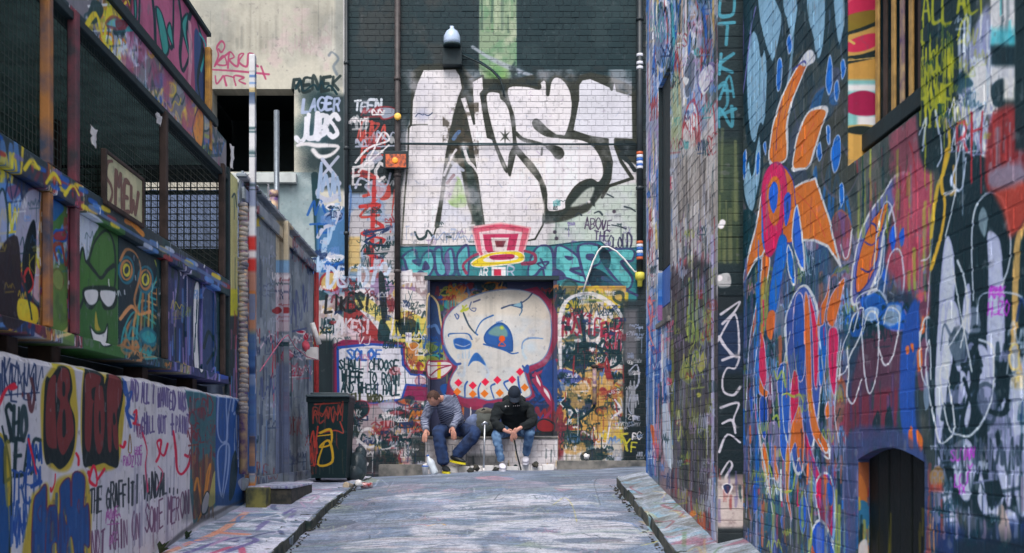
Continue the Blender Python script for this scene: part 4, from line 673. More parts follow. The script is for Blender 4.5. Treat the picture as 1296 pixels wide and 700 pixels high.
# ------------------------------------------------------------------ left frontage
def paint_low_wall():
    c = Canvas('low_wall_paint', 3.4, 11.2, .2, 2.1, 210, px_side(XL), (226, 224, 232))
    c.patch(-60, 430, 320, 760, (206, 204, 216), .5, .4, 1, .7); c.patch(-60, 430, 320, 760, (228, 224, 228), .55, .2, 2, .7)
    NB, YO, RB = (34, 60, 110), (206, 180, 60), (128, 56, 58)
    c.poly("-40,560 0,550 10,600 8,720 -40,760", (24, 84, 150), 1, True, 4, YO); c.line("2,540 12,590 14,640 10,720", 3, 'K')
    c.text('WKENLA', (-4, 500), (48, 510), 44, 36, 2.6, NB, .1, .08); c.tag(0, 450, 56, 500, 2, NB, 15, seed=2); c.line("-2,512 6,494 14,488 20,490", 4, (236, 40, 70)); c.poly("10,488 18,484 20,492 12,494", (236, 40, 70))
    c.text('SHO', (6, 560), (36, 556), 50, 44, 5.5, 'K', .08, .06, sm=True); c.text('LEAF', (6, 606), (54, 596), 44, 36, 5, 'K', .1, .1); c.spray(28, 500, 5, RB, .9); c.line("40,480 44,500 40,520 36,500", 5, (100, 50, 60), .9); c.tag(34, 540, 54, 600, 3, 'B', 9, seed=6); c.poly("4,570 12,560 14,620 8,640", YO, .6)
    c.text('TREM', (14, 640), (52, 628), 40, 34, 3.2, (30, 84, 170), .12, .1, sm=True); c.text('WOHN', (12, 690), (38, 680), 54, 50, 3, (38, 92, 176), .1, .12); c.line("36,600 44,590 50,606 40,616 52,610", 4, (30, 84, 170)); c.line("36,556 42,580 46,600", 3, (236, 40, 70)); c.tag(16, 640, 40, 690, 2.4, (30, 84, 170), 13, seed=9)
    # IS FOR
    c.poly("54,488 66,464 78,460 92,466 96,500 98,540 90,590 72,596 56,580 52,530", YO, .95, soft=2.5); c.poly("104,474 118,464 134,474 152,472 158,500 154,560 148,590 128,596 112,592 102,560", YO, .95, soft=2.5); c.line("70,462 80,456 92,460 104,466 118,462 140,472 150,470", 5, (214, 200, 70))
    BK = (22, 40, 44)
    c.poly("58,482 64,478 74,464 86,466 91,490 88,510 94,530 94,560 88,582 76,594 66,586 58,586 55,550", BK, 1); c.poly("106,472 128,472 132,486 136,474 152,476 156,500 150,540 150,588 140,590 132,586 124,588 114,590 104,580", BK, 1, True)
    c.poly("61,490 66,476 71,478 70,510 72,560 70,568 60,562 58,530", RB); c.poly("73,480 78,466 86,470 88,490 85,504 90,520 93,548 88,562 80,576 74,566 72,540 76,510 72,500", RB); c.poly("79,484 82,486 82,500 79,500", BK); c.poly("79,524 82,520 83,548 79,552", BK)
    c.poly("108,474 126,476 125,488 116,492 116,504 119,508 117,516 115,560 112,572 107,560 107,510", RB, 1, True); c.poly("120,496 126,488 131,494 133,530 130,566 124,574 119,548", RB); c.poly("125,528 127,520 128,544 126,548", BK); c.poly("137,478 148,474 154,490 152,510 148,524 150,560 148,570 144,560 142,536 141,570 137,566 136,520", RB); c.poly("143,528 145,522 147,534 144,538", BK)
    c.line("96,574 99,580 99,588", 3, (236, 40, 70)); c.line("70,600 69,612 65,622 64,618", 2.6, (236, 40, 70)); c.line("112,598 118,612 124,606 132,594", 4.4, (240, 30, 70)); c.poly("113,606 118,590 122,600 122,614 116,612", (212, 210, 222), 1, True, 3.4, (240, 30, 70)); c.line("152,564 156,566 158,560", 4, (240, 30, 70))
    # HOME
    c.poly("38,640 46,622 60,612 64,634 72,608 92,600 108,598 116,640 116,690 120,760 30,760", YO, .95, soft=3); BH = (32, 84, 150); PO = (110, 56, 90)
    for q in ("42,720 42,640 50,622 58,614 59,640 60,680 58,740", "58,720 60,650 66,640 72,646 73,690 68,690 66,720", "74,720 76,640 76,616 88,606 90,640 92,600 107,604 106,640 112,640 114,690 106,690 106,720"): c.poly(q, BH, 1, True, 2.2, PO)
    for q in ("64,664 68,660 68,680 64,684", "48,650 52,640 52,660", "80,650 82,640 84,664", "98,640 100,632 100,650", "66,690 72,690 70,720 66,720", "84,690 90,680 94,720 84,720"): c.poly(q, YO if q[0] in '68' else (40, 100, 170), .9, True, 1.4, PO)
    c.drips(42, 620, 112, 720, 50, [(28, 76, 140), (46, 100, 168), (70, 60, 110)], (20, 60), (1.6, 4), 5, (.3, .7))
    # written lines
    GR = (52, 56, 78); PUR = (104, 92, 150); MV = (118, 76, 112)
    c.text('AND ALL I WANTED WAS', (164, 506), (236, 520), 24, 20, 2.4, PUR, .05, .07); c.text('TO CHILL OUT + PAINT', (168, 548), (240, 548), 24, 22, 2.4, PUR, .05, .07)
    c.text('THE GRAFFITI VANDAL...', (114, 650), (228, 622), 30, 30, 3, (36, 50, 60), .08, .05, 2); c.text('NOT RAIN ON SOME MERON', (117, 708), (240, 650), 34, 32, 2.4, MV, .06, .06, 3)
    c.text('RADZISY', (156, 590), (180, 588), 14, 14, 1.4, (170, 70, 170), .1, .12); c.text('HRE', (170, 576), (180, 574), 10, 10, 1.3, (170, 70, 170)); c.text('ALE', (134, 658), (150, 652), 12, 12, 1.4, (180, 90, 170), .1, .1); c.text('BRZ', (138, 690), (148, 684), 12, 12, 1, (190, 120, 180)); c.tag(134, 640, 152, 664, 1.2, (180, 90, 170), 11, seed=8)
    c.line("158,484 162,510 160,520 165,540", 5, (40, 90, 180), .9); c.line("156,480 158,500 166,496 160,520 168,530", 3, (40, 90, 180), .9); c.line("169,522 172,520 171,534 168,536 176,538", 3, (236, 40, 70)); c.line("162,570 164,550 166,572 162,572", 1.6, (150, 110, 60)); c.text('VAT', (172, 552), (182, 556), 18, 14, 1.6, (130, 70, 120)); c.line("180,548 186,570 184,590 187,622", 2.4, (226, 40, 90), .9); c.line("198,584 202,574 199,560 204,558 203,572 208,576 212,562", 3, (230, 30, 80)); c.line("219,546 222,570 224,594 230,600 238,590 241,578", 3.4, (230, 30, 80)); c.line("234,576 238,578", 4, (230, 30, 80)); c.line("200,590 206,600 198,620", 2, (226, 60, 100), .7)
    c.drips(160, 560, 240, 690, 40, [(150, 150, 176), (176, 174, 196), (120, 120, 150)], (40, 110), (1, 2.4), 7, (.2, .5))
    # teal and brown band, then the blue one
    c.poly("234,494 256,497 274,502 274,640 244,664 240,620 242,540", (50, 110, 124), .98, False, soft=2); RB2 = (130, 56, 70)
    c.text('NERD', (240, 528), (270, 526), 26, 22, 2.4, RB2, .1, .1); c.text('HELLZ', (242, 560), (272, 558), 26, 26, 2.2, RB2, .05, .12); c.chaos(244, 506, 270, 590, 26, [RB2, (60, 110, 120), RB2], (8, 26), (1.4, 3), 11, asp=1.4); c.poly("246,590 268,580 272,620 262,650 248,652 244,620", (110, 84, 72), .9, soft=3)
    c.drips(244, 560, 270, 655, 40, [RB2, (206, 120, 60), (80, 60, 60), (150, 110, 80)], (20, 60), (1.4, 4), 12); c.line("246,620 250,606 256,640 262,600 266,590 258,640 250,660", 3, (214, 140, 60)); c.poly("256,636 262,622 266,630 262,648 256,650", (206, 206, 220), .9, True, 2, 'K'); c.poly("264,640 270,600 275,600 274,632", (196, 190, 110), .9)
    c.poly("273,502 310,506 320,520 320,640 272,640", (32, 84, 156), .98, False, soft=1.5); LB = (150, 170, 212)
    for q in ("276,502 275,540 278,556 284,560 288,550 286,502", "292,502 288,540 286,580 284,600 280,628 276,600 276,572 284,562 290,566 288,600 282,630", "294,520 297,502 304,520 306,560 302,590 306,560", "296,524 300,520 302,524"): c.line(q, 2.8, LB, .9)
    c.drips(294, 520, 302, 580, 8, ['L'], (30, 60), (1, 2), 13, (.4, .7)); c.poly("292,590 298,570 300,600 296,626 290,632", (28, 56, 66), .9); c.poly("304,504 320,510 320,640 306,630", (30, 62, 112), .9); c.chaos(304, 510, 320, 620, 14, ['L', 'b', 'N', 'K'], (8, 24), (1.4, 2.6), 14, asp=1.6); c.rect(230, 625, 320, 660, (36, 56, 60), .3, 5)
    c.line("-20,439 80,459 160,475 240,491 310,505", 4, (222, 218, 222), .8); c.drips(-20, 445, 310, 520, 40, [(176, 174, 180), (150, 150, 156)], (8, 26), (1, 2.4), 77, (.3, .6)); c.drips(-20, 690, 300, 760, 40, [(120, 120, 130)], (10, 30), (2, 6), 78, (.2, .5))
    c.line("196,706 240,668 280,646 310,632", 5, (70, 70, 74), .6, .5)
    c.finish(.08, .45, 45); return c
def paint_left_upper():
    c = Canvas('left_upper_paint', 3.4, 11.2, 2.0, 5.6, 190, px_side(-2.44), (46, 56, 62))
    # panels (photo v about 200-480)
    c.poly("-30,190 96,245 96,440 -30,410", (52, 56, 70), 1, False); c.chaos(-20, 200, 60, 420, 50, ['K', 'K', 'L', 'N', 'b', 'r', 'Y', 'W', 'M'], (20, 60), (2, 6), 3, asp=1.5)
    c.poly("20,290 30,250 44,240 52,256 46,300 40,330 26,330", (150, 146, 164), .95); c.poly("-4,260 4,240 10,280 6,330 -4,320", (156, 156, 180), .8, True, 3, 'K'); c.poly("28,330 36,290 44,280 46,320 42,360 32,370", (20, 30, 36), 1); c.poly("-6,330 22,300 24,400 -6,410", (44, 34, 40), .95); c.poly("24,378 46,388 46,410 24,404", (216, 190, 50), .9); c.line("30,350 36,340 42,360 34,370 30,350", 3, (180, 50, 50)); c.line("32,360 38,390 40,404", 3, 'K')
    c.poly("56,250 96,268 96,440 56,420", (84, 104, 62), 1, False); c.chaos(58, 262, 94, 330, 18, ['b', 'E', 'L', 'B', 'r'], (12, 30), (2, 4), 4, asp=1.4); c.line("72,330 68,312 78,310 84,336 92,280 88,262", 4, (140, 66, 56)); c.poly("65,350 72,340 80,350 78,366 70,364", (196, 166, 110), .95, True, 2, (120, 60, 50)); c.patch(56, 330, 96, 440, (104, 130, 66), .5, .2, 9, .7); c.line("95,250 93,330 90,400 82,420 64,426", 5, (206, 176, 120), .9)
    GRN, DG = (70, 110, 52), (28, 46, 42)
    c.poly("97,268 150,290 150,462 97,444", (60, 100, 52), 1, False); c.poly("99,270 124,284 118,300 110,330 102,340 98,320", (188, 190, 206), .95); c.poly("112,330 120,306 134,292 144,310 146,350 140,370 112,368 100,390 98,350 104,314 108,330", GRN, 1, True, 3, DG); c.line("111,332 120,344 128,352 136,342 144,336", 5, DG); c.poly("107,364 146,364 146,388 132,392 126,380 116,392 107,384", DG); c.poly("108,368 123,368 122,382 114,386 108,378", 'W'); c.poly("128,368 145,370 143,384 136,388 128,378", 'W'); c.poly("121,394 124,410 127,418 120,416", (170, 150, 60)); c.poly("114,414 122,422 132,420 136,410 135,432 130,438 120,436", 'W', 1, True, 2, DG)
    c.poly("150,290 207,314 207,476 150,460", (30, 48, 56), 1, False)
    for k in range(9): c.line([(152 + 5 * k, 452 - 2 * k), (156 + 4.6 * k, 420 - 4 * k), (168 + 3 * k, 396 - 5 * k + 14 * math.sin(k)), (182 + 2 * k, 400 - 6 * k), (200, 412 - 8 * k)], 3, ['T', (176, 120, 76), (40, 104, 120), (206, 150, 90)][k % 4], .85)
    for u, v in ((160, 342), (184, 354)):
        for r_, k in ((15, (40, 104, 120)), (11, (176, 120, 76)), (6, (196, 180, 60))): c.poly([(u + r_ * .62 * math.cos(t), v + r_ * 1.1 * math.sin(t)) for t in np.arange(9) * 2 * math.pi / 9], (36, 60, 66), 1, True, 3, k)
    c.line("152,330 160,316 172,322 178,344 170,380 176,396", 3, (176, 120, 76)); c.line("196,330 204,360 202,400 206,440", 3, 'e'); c.line("152,404 166,388 176,398 190,394", 4, (206, 140, 90)); c.chaos(152, 420, 204, 466, 16, ['T', (176, 120, 76), (40, 104, 120), 'K'], (14, 30), (2, 4), 6)
    c.poly("207,316 284,350 284,500 207,478", (52, 54, 92), 1, False); c.drips(212, 330, 280, 480, 90, ['V', 'N', 'b', 'v', 'K', (70, 66, 120)], (20, 90), (2, 5), 7, (.4, .9)); c.poly("246,362 252,362 250,420 252,466 246,466 244,410", (214, 206, 216), .95, True, 1.5, 'K'); c.text('ONE', (246, 450), (250, 380), 16, 16, 1.4, 'K', 0); c.poly("256,372 272,376 274,440 266,474 256,468", (40, 60, 96), .9, True, 2, 'V'); c.line("258,440 264,420 272,440 262,460", 4, 'K'); c.rect(274, 376, 283, 480, (50, 80, 160), .8); c.line("218,350 220,330 226,352 222,390", 4, 'K'); c.line("232,352 236,346 236,400", 3, (190, 180, 200))
    c.scrib(100, -20, 286, 190, 50, ['L', 'W', 'K', 'D', 'V', 'Y'], (8, 22), (1, 2), 421, (.5, .9), .9); c.scrib(-20, 220, 284, 470, 40, ['L', 'K', 'W', 'b', 'Y', 'e'], (8, 20), (.8, 1.8), 422, (.35, .8), 1)
    for u, k in ((54.8, [(150, 104, 60), 'b', 'W', 'r', 'y', 'N']), (90.4, [(130, 56, 70), 'W', (150, 90, 100), 'V', 'P']), (203, ['D', 'G', 'o', (110, 90, 80)]), (278.5, ['D', 'K', 'V'])):
        c.rect(u - 5, -80, u + 5, 470, k[0], .95, 1); c.scrib(u - 5, -80, u + 9, 460, 40, k + ['K', 'D'], (3, 6), (.4, .8), 90 + int(u), (.5, .9), 1.5); c.drips(u - 6, -80, u + 6, 460, 150, k + ['D', 'K', 'D'], (6, 30), (.3, .9), 70 + u, (.5, .95))
    for u in (262,): c.rect(u - 6, -60, u + 7, 160, (196, 140, 60), .95, 1); c.drips(u - 6, -40, u + 6, 150, 24, [(150, 90, 50), (206, 160, 90), 'D'], (10, 40), (1.4, 4), 71)
    # beam between (photo diagonal 0,185 -> 290,370) : paint splashes
    for k in range(44):
        u = c.rs.uniform(-20, 286); v = 184 + .62 * u + c.rs.uniform(-6, 16); c.poly([(u, v), (u + 10, v + 5), (u + 10, v + 10), (u, v + 6)], c.rs.choice(['y', 'r', 'b', 'o', 'V', 'D', 'B', 'Y', 'L', 'G']), .8)
    for u in (30, 58, 82): c.line([(u - 10, 196 + .62 * u), (u, 184 + .62 * u), (u + 8, 196 + .62 * u)], 4, 'Y', .9); c.spray(u, 196 + .62 * u, 7, 'r', .8)
    c.line("104,262 160,296 210,322 280,362", 5, (90, 110, 150), .8); c.line("160,284 172,296", 7, (206, 130, 50)); c.drips(100, 250, 286, 372, 30, ['L', 'W', 'D'], (4, 12), (1, 2), 10)
    # board over the cage (between (110,28)-(287,222) and (145,0)-(268,150))
    c.poly("20,-60 110,-60 272,150 290,196 287,224 100,20", (120, 112, 118), 1, False); c.chaos(100, -40, 200, 90, 50, ['Y', 'W', 'K', 'L', 'o', 'L', 'D', 'e'], (14, 40), (2, 5), 12, asp=1.1); c.chaos(150, 50, 286, 200, 80, ['L', 'V', 'Y', 'B', 'K', 'D', 'e', 'o', 'r', 'G', 'y'], (10, 34), (1.6, 4), 13, (.4, .85), 1.1); c.poly("242,160 250,136 256,150 254,186 246,180", (206, 130, 60), .95, True, 2, 'D'); c.text('JAY', (150, 56), (190, 80), 44, 40, 4, 'L', .05, .08, 2)
    # pink lettered board above
    c.poly("142,-80 250,-80 276,36 268,150 258,138 142,-2", (168, 88, 116), 1, False); c.patch(142, -80, 276, 150, (146, 70, 100), .5, .3, 14, .8)
    for q in ("196,-30 202,20 204,58 212,68 214,40 224,60 226,-20", "172,-40 172,26 182,34 184,-40", "228,-30 236,30 234,70 238,90 248,60 244,30 252,0 246,-20"): c.line(q, 4, 'K')
    for q in ("204,10 212,20 220,60 214,70 208,40", "218,40 222,30 226,60", "236,30 244,18 242,44 248,80 242,60", "176,-20 180,10 178,30"): c.poly(q, (58, 140, 130), .95, True, 2.4, 'K')
    c.poly("252,40 262,60 266,140 254,126", (44, 70, 110), .95, soft=2); c.line("256,30 262,60 256,100 260,130", 4, 'K'); c.line("259,44 266,60 260,90", 3, 'T'); c.line("246,30 247,70 245,110", 5, (196, 140, 150), .8); c.chaos(140, -40, 172, 40, 18, ['E', 'T', 'K', 'M', 'D', 'Y'], (12, 30), (2, 5), 15)
    c.rect(287, 205, 307, 372, (188, 178, 120), .95, 1); c.line("292,250 296,246 298,262", 2, 'D'); c.drips(288, 215, 306, 370, 14, [(150, 140, 96), (206, 196, 150), 'D'], (20, 60), (1, 3), 41, (.3, .7)); c.rect(287, 366, 307, 400, (196, 186, 50), .9, 2); c.drips(287, 390, 307, 520, 24, ['V', 'W', 'p', 'b', 'r'], (20, 60), (1.4, 3), 42)
    c.finish(.14, .6, 55); return c
def paint_fence():
    c = Canvas('fence_paint', 10.0, 15.9, .7, 5.6, 110, px_side(-2.36), (140, 150, 160))
    c.patch(290, 200, 402, 620, (112, 124, 138), .5, .3, 1, .8); c.patch(290, 200, 402, 620, (158, 166, 176), .56, .2, 2, .7); c.drips(326, 300, 400, 600, 50, [(70, 84, 116), (140, 150, 180), (60, 70, 90)], (20, 90), (1.2, 3), 3, (.3, .6))
    c.drips(296, 380, 330, 600, 60, ['B', 'o', 'b', 'L', 'r', 'N', 'Y', 'V'], (16, 60), (1.6, 5), 4, (.5, .9)); c.poly("296,360 306,364 304,480 296,480", (206, 190, 60), .7); c.chaos(366, 420, 400, 470, 14, ['r', 'P', 'W', 'R'], (8, 24), (1, 2), 5); c.line("330,452 344,430 352,424 366,440 388,456", 1.6, (222, 200, 214)); c.line("348,420 352,450 350,480", 2, (196, 60, 80)); c.drips(350, 400, 372, 520, 16, ['P', 'r', 'R'], (20, 60), (1, 2), 6)
    c.tag(336, 470, 358, 520, 2, (84, 96, 140), 9, seed=4); c.tag(374, 350, 396, 420, 2, (84, 96, 140), 9, seed=5)
    c.scrib(294, 260, 334, 600, 60, ['B', 'o', 'W', 'r', 'N', 'Y', 'K', 'b'], (6, 16), (1, 2.2), 431, (.6, .95), 1.4); c.scrib(334, 290, 400, 590, 40, [(84, 96, 130), (160, 170, 196), 'N', 'L', 'r'], (6, 18), (.8, 1.6), 432, (.35, .8), 1.3); c.drips(300, 440, 400, 600, 60, ['N', (60, 70, 96), 'K', 'b', (90, 84, 90)], (14, 60), (1, 3), 433, (.3, .7))
    c.rect(313, 60, 328, 232, (206, 204, 206), .95, 1); c.drips(314, 100, 328, 240, 14, ['K', 'N', 'b', 'y'], (10, 30), (1.4, 3), 7); c.rect(313, 232, 328, 262, (150, 160, 190), .9, 1); c.rect(313, 262, 328, 300, (226, 226, 230), 1, 1); c.rect(313, 300, 328, 318, (206, 60, 56), 1, 2); c.rect(313, 318, 328, 328, 'W', 1, 2); c.rect(313, 328, 328, 345, (206, 60, 56), 1, 2); c.rect(313, 345, 328, 420, (190, 130, 110), .9, 3); c.rect(313, 420, 328, 600, (70, 110, 170), .9, 4); c.drips(312, 350, 328, 600, 40, ['o', 'b', 'W', 'r', 'N', 'L'], (14, 50), (1.4, 3), 8)
    c.scrib(313, 66, 328, 260, 26, ['K', 'N', 'b', 'y', 'r', 'G', 'D'], (5, 12), (.8, 1.8), 434, (.6, .95), 1.5)
    c.rect(355, 280, 371, 330, (206, 190, 160), .95, 1); c.rect(355, 330, 371, 346, (130, 170, 206), .95, 1); c.rect(355, 346, 371, 420, (196, 180, 190), .95, 1); c.chaos(356, 346, 370, 470, 16, ['r', 'K', 'L', 'N', 'W'], (6, 16), (1, 2), 9); c.rect(355, 460, 371, 600, (110, 120, 150), .8, 3)
    c.finish(.12, .5, 65); return c
def paint_ground():
    c = Canvas('ground_paint', -2.6, 3.2, 5.6, 16.2, 110, px_ground, (126, 138, 158))
    # worn, over-painted tarmac: patches and drawn lines
    def gp(x0, x1, y0, y1, col, thr, cell, seed, a, ax=2.2): 
        i0, i1, j0, j1 = [int(q) for q in ((x0 - c.a0) * c.ppm, (x1 - c.a0) * c.ppm, (y0 - c.b0) * c.ppm, (y1 - c.b0) * c.ppm)]
        n = vnoise(j1 - j0, i1 - i0, cell * c.ppm / ax ** .6, 6, seed, ax); c.mix(i0, i1, j0, j1, np.clip((n - thr) * 7, 0, 1) * a, col)
    gp(-2.6, 3.2, 5.6, 16.2, (106, 114, 130), .48, .9, 1, .8); gp(-2.6, 3.2, 5.6, 16.2, (168, 172, 188), .55, .6, 2, .75); gp(-2.6, 3.2, 5.6, 16.2, (92, 98, 112), .58, .3, 3, .7); gp(-2.6, 3.2, 9, 16.2, (150, 140, 150), .57, .5, 4, .6); gp(-2.6, 3.2, 5.6, 16.2, (196, 190, 204), .62, .35, 6, .7)
    WH = (204, 198, 204)
    def g(u, v): return (u, v)
    c.chaos(380, 604, 800, 700, 90, ['L', (120, 126, 140), (90, 96, 110), 'G', (176, 160, 170), 'S', (206, 150, 160), (170, 176, 150)], (30, 110), (.8, 2.4), 5, (.35, .8), .16)
    for q in ("560,638 640,632 720,634 760,638 700,642 640,640 580,644", "540,648 620,646 690,650 640,654 560,656", "600,662 700,656 790,662 790,668 700,666 620,672", "520,668 590,664 620,672 600,684 540,688", "660,680 720,672 790,676 812,686 780,694 700,692 680,686", "470,684 540,680 560,694 500,700", "620,690 690,694 740,702 640,706", "690,616 740,612 770,614 720,618", "500,626 560,622 580,628 520,632"):
        c.poly(q, WH, .85, soft=3)
    for q in ("700,682 770,680 790,684 740,688", "590,650 640,648 650,651", "560,674 600,670 590,678"): c.poly(q, (112, 118, 134), .95)
    for q in ("690,668 760,664 800,668 830,676 800,680 740,676", "640,676 690,672 730,676 690,680", "430,690 470,684 490,690 450,698", "600,630 660,626 700,629 650,633", "560,652 610,650 600,656", "720,650 760,647 790,652 750,655", "560,690 600,686 610,698 570,704"): c.poly(q, WH, .85, soft=2)
    c.line("446,660 470,652 520,650 500,660 450,668", 1.6, WH, .8); c.line("404,686 430,676 480,672 470,680", 1.6, WH, .7); c.line("454,630 500,628 520,634", 1.2, WH, .7); c.line("640,622 700,630 740,624", 1, 'L', .7)
    c.line("508,667 524,664 544,666", 2.4, (200, 96, 110), .8); c.line("540,667 556,663 564,665", 2.4, (230, 170, 80), .8); c.line("442,636 456,634", 1.6, (220, 130, 110), .7); c.line("470,618 520,616 560,620", 3, (190, 130, 140), .5); c.line("700,640 714,630 724,640 730,660", 1.6, (220, 200, 90), .7); c.line("808,676 830,672 834,684 812,690", 2.4, (220, 200, 90), .8); c.line("770,660 800,664 812,674", 2.4, 'b', .7); c.line("600,612 660,610 700,612", 2, (190, 120, 130), .5); c.line("650,600 700,598", 2, (96, 120, 150), .7)
    c.line("756,606 752,612 754,620 760,640", 1, (84, 88, 98), .9, .3); c.line("754,626 700,640 640,645", .8, (90, 94, 104), .5)
    for k in range(160):
        u, v = c.rs.uniform(420, 830), c.rs.uniform(606, 705); l = c.rs.uniform(8, 60); c.line([(u, v), (u + l / 2, v + c.rs.uniform(-1.5, 1.5)), (u + l, v + c.rs.uniform(-2, 2))], c.rs.uniform(.4, 1.6), c.rs.choice([(110, 116, 132), (96, 102, 118), (150, 152, 166), WH, (176, 180, 194), (120, 124, 136)]), c.rs.uniform(.3, .8), .4)
    gp(-1.6, 3.2, 5.6, 16.2, (116, 126, 144), .56, .16, 31, .75, 5); gp(-1.6, 3.2, 5.6, 16.2, (96, 106, 124), .6, .06, 32, .8, 4); gp(-1.6, 3.2, 5.6, 16.2, (146, 152, 168), .62, .4, 33, .5, 4)
    for k in range(9):
        u, v = c.rs.uniform(440, 800), c.rs.uniform(608, 700); P_ = [(u, v)]
        for _ in range(c.rs.randint(4, 9)): u += c.rs.uniform(-8, 22); v += c.rs.uniform(-3.5, 4.5); P_.append((u, max(602, min(704, v))))
        c.line(P_, .45, (62, 70, 78), .75, .4, False)
    c.scrib(430, 604, 820, 700, 60, ['L', (100, 108, 122), WH, (170, 120, 140), (110, 130, 170), (90, 96, 108)], (14, 44), (.5, 1.1), 601, (.35, .75), .14)
    gp(-1.6, 3.2, 5.6, 16.2, (150, 160, 150), .6, .3, 41, .5, 4); gp(-1.6, 3.2, 5.6, 16.2, (170, 150, 150), .62, .25, 42, .5, 4); gp(-1.6, 3.2, 5.6, 16.2, (104, 118, 120), .58, .12, 43, .6, 5)
    # left pavement: pale paint, violet and orange strokes
    x = lambda v: v
    i1 = int((-1.58 - c.a0) * c.ppm)
    c.mix(0, i1, 0, c.H, np.full((c.H, i1), .65), (190, 186, 204)); gp(-2.6, -1.58, 5.6, 16.2, (232, 224, 234), .46, .35, 11, .85); gp(-2.6, -1.58, 5.6, 16.2, (120, 134, 150), .55, .25, 12, .8); gp(-2.6, -1.58, 5.6, 16.2, (150, 190, 196), .62, .2, 13, .6); gp(-2.6, -1.58, 5.6, 16.2, (206, 160, 190), .64, .2, 14, .7)
    def gl(p, w_, col, a=.85):
        Q = np.array([((X - c.a0) * c.ppm, (Y - c.b0) * c.ppm) for X, Y in spline(pts(p))]); hw = w_ * c.ppm / 2; r = c.dist(Q, hw + 2)
        if r: c.mix(*r[:4], np.clip(hw + .7 - r[4], 0, 1) * a, col)
    gl("-2.36,7.4 -2.3,8.4 -2.2,9.2 -2.25,10.4", .07, (236, 160, 130)); gl("-2.2,9.1 -1.95,9.0", .1, (232, 150, 120)); gl("-2.1,7.6 -1.9,8.4 -1.75,8.0", .05, (206, 90, 120)); gl("-2.2,8.0 -2.0,8.8 -1.8,8.7 -1.9,8.2", .05, 'V'); gl("-2.0,7.2 -1.8,7.9 -1.65,7.7", .04, 'W'); gl("-2.3,9.6 -1.9,9.9 -1.65,9.7", .1, (104, 118, 134)); gl("-1.95,8.6 -1.75,9.2 -1.65,9.0", .04, (90, 96, 130)); gl("-2.2,11.6 -1.9,11.7", .06, 'V'); gl("-2.3,12.4 -1.8,12.8", .05, (206, 130, 150))
    for k in range(40): X, Y = c.rs.uniform(-2.35, -1.65), c.rs.uniform(6.5, 13.5); gl(f"{X},{Y} {X + c.rs.uniform(-.2, .2)},{Y + c.rs.uniform(.1, .5)} {X + c.rs.uniform(-.3, .3)},{Y + c.rs.uniform(-.3, .5)}", c.rs.uniform(.015, .05), c.rs.choice(['W', 'V', 'b', 'L', 'G', (90, 96, 130), (206, 160, 190), 'W']), .7)
    # right pavement
    i0 = int((1.40 - c.a0) * c.ppm); i2 = int((1.95 - c.a0) * c.ppm); j1 = int((11.9 - c.b0) * c.ppm)
    c.mix(i0, i2, 0, j1, np.full((j1, i2 - i0), .7), (150, 156, 156)); gp(1.40, 1.95, 5.6, 11.9, (196, 196, 206), .5, .25, 21, .8); gp(1.40, 1.95, 5.6, 11.9, (110, 108, 104), .56, .2, 22, .8); gp(1.40, 1.95, 5.6, 8.6, (160, 84, 104), .52, .2, 23, .6); gp(1.40, 1.95, 8, 11.9, (120, 170, 196), .6, .2, 24, .7)
    for k in range(26): X, Y = c.rs.uniform(1.44, 1.66), c.rs.uniform(7.4, 11.5); gl(f"{X},{Y} {X + c.rs.uniform(-.1, .1)},{Y + c.rs.uniform(.1, .4)} {X + c.rs.uniform(-.1, .1)},{Y + c.rs.uniform(.2, .5)}", c.rs.uniform(.012, .04), c.rs.choice(['W', 'L', 'G', 'y', 'r', 'E', 'V', 'L', 'G']), .4)
    c.finish(.16, .35, 75)
    sp = rng.random((c.H, c.W), dtype=np.float32); c.im *= (1 - .22 * (sp > .86) + .10 * (sp < .1))[..., None]; np.clip(c.im, .02, .93, out=c.im)
    return c
# ------------------------------------------------------------------ canvases and their materials
cv_back, cv_rn, cv_rf, cv_st = paint_back(), paint_right_near(), paint_right_far(), paint_step()
cv_lw, cv_lu, cv_fe, cv_gr = paint_low_wall(), paint_left_upper(), paint_fence(), paint_ground()
TE = np.array([-.052, -.026, -.020], np.float32)       # pulls the darks down towards teal, a colour grade put into the paint
def tone(c, k, lift=0.0):
    c.im[:] = np.clip(c.im * k + lift, .012, .93)
cv_gr.im *= np.array([.93, .96, .985], np.float32); tone(cv_back, .90); tone(cv_lw, .94); tone(cv_fe, .97); tone(cv_rn, 1.36, TE); tone(cv_rf, 1.14, TE * .5); tone(cv_lu, 1.25, TE)
M = {}
M['back'] = mural('painted_brick_back', cv_back, 'XZ', .55, .2, .18)
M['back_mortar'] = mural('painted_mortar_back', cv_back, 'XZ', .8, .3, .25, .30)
M['render'] = mural('painted_render', cv_back, 'XZ', .75, .25, .22, bscale=22)
M['panel'] = mural('painted_door_panel', cv_back, 'XZ', .6, .1, .22)
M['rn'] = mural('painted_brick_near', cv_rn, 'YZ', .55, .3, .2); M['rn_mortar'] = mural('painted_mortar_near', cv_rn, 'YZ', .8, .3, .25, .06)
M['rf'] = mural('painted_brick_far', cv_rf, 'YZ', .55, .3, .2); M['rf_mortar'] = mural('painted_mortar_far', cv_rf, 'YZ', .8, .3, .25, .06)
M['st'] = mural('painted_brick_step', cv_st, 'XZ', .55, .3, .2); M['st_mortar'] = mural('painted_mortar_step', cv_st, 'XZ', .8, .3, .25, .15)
M['lw'] = mural('painted_low_wall', cv_lw, 'YZ', .6, .3, .18, bscale=24); M['lu'] = mural('painted_boards', cv_lu, 'YZ', .5, .2, .25, bscale=24)
M['fe'] = mural('painted_corrugated_iron', cv_fe, 'YZ', .5, .12, .2); M['gr'] = mural('painted_tarmac', cv_gr, 'XY', .7, .5, .2, bscale=70)
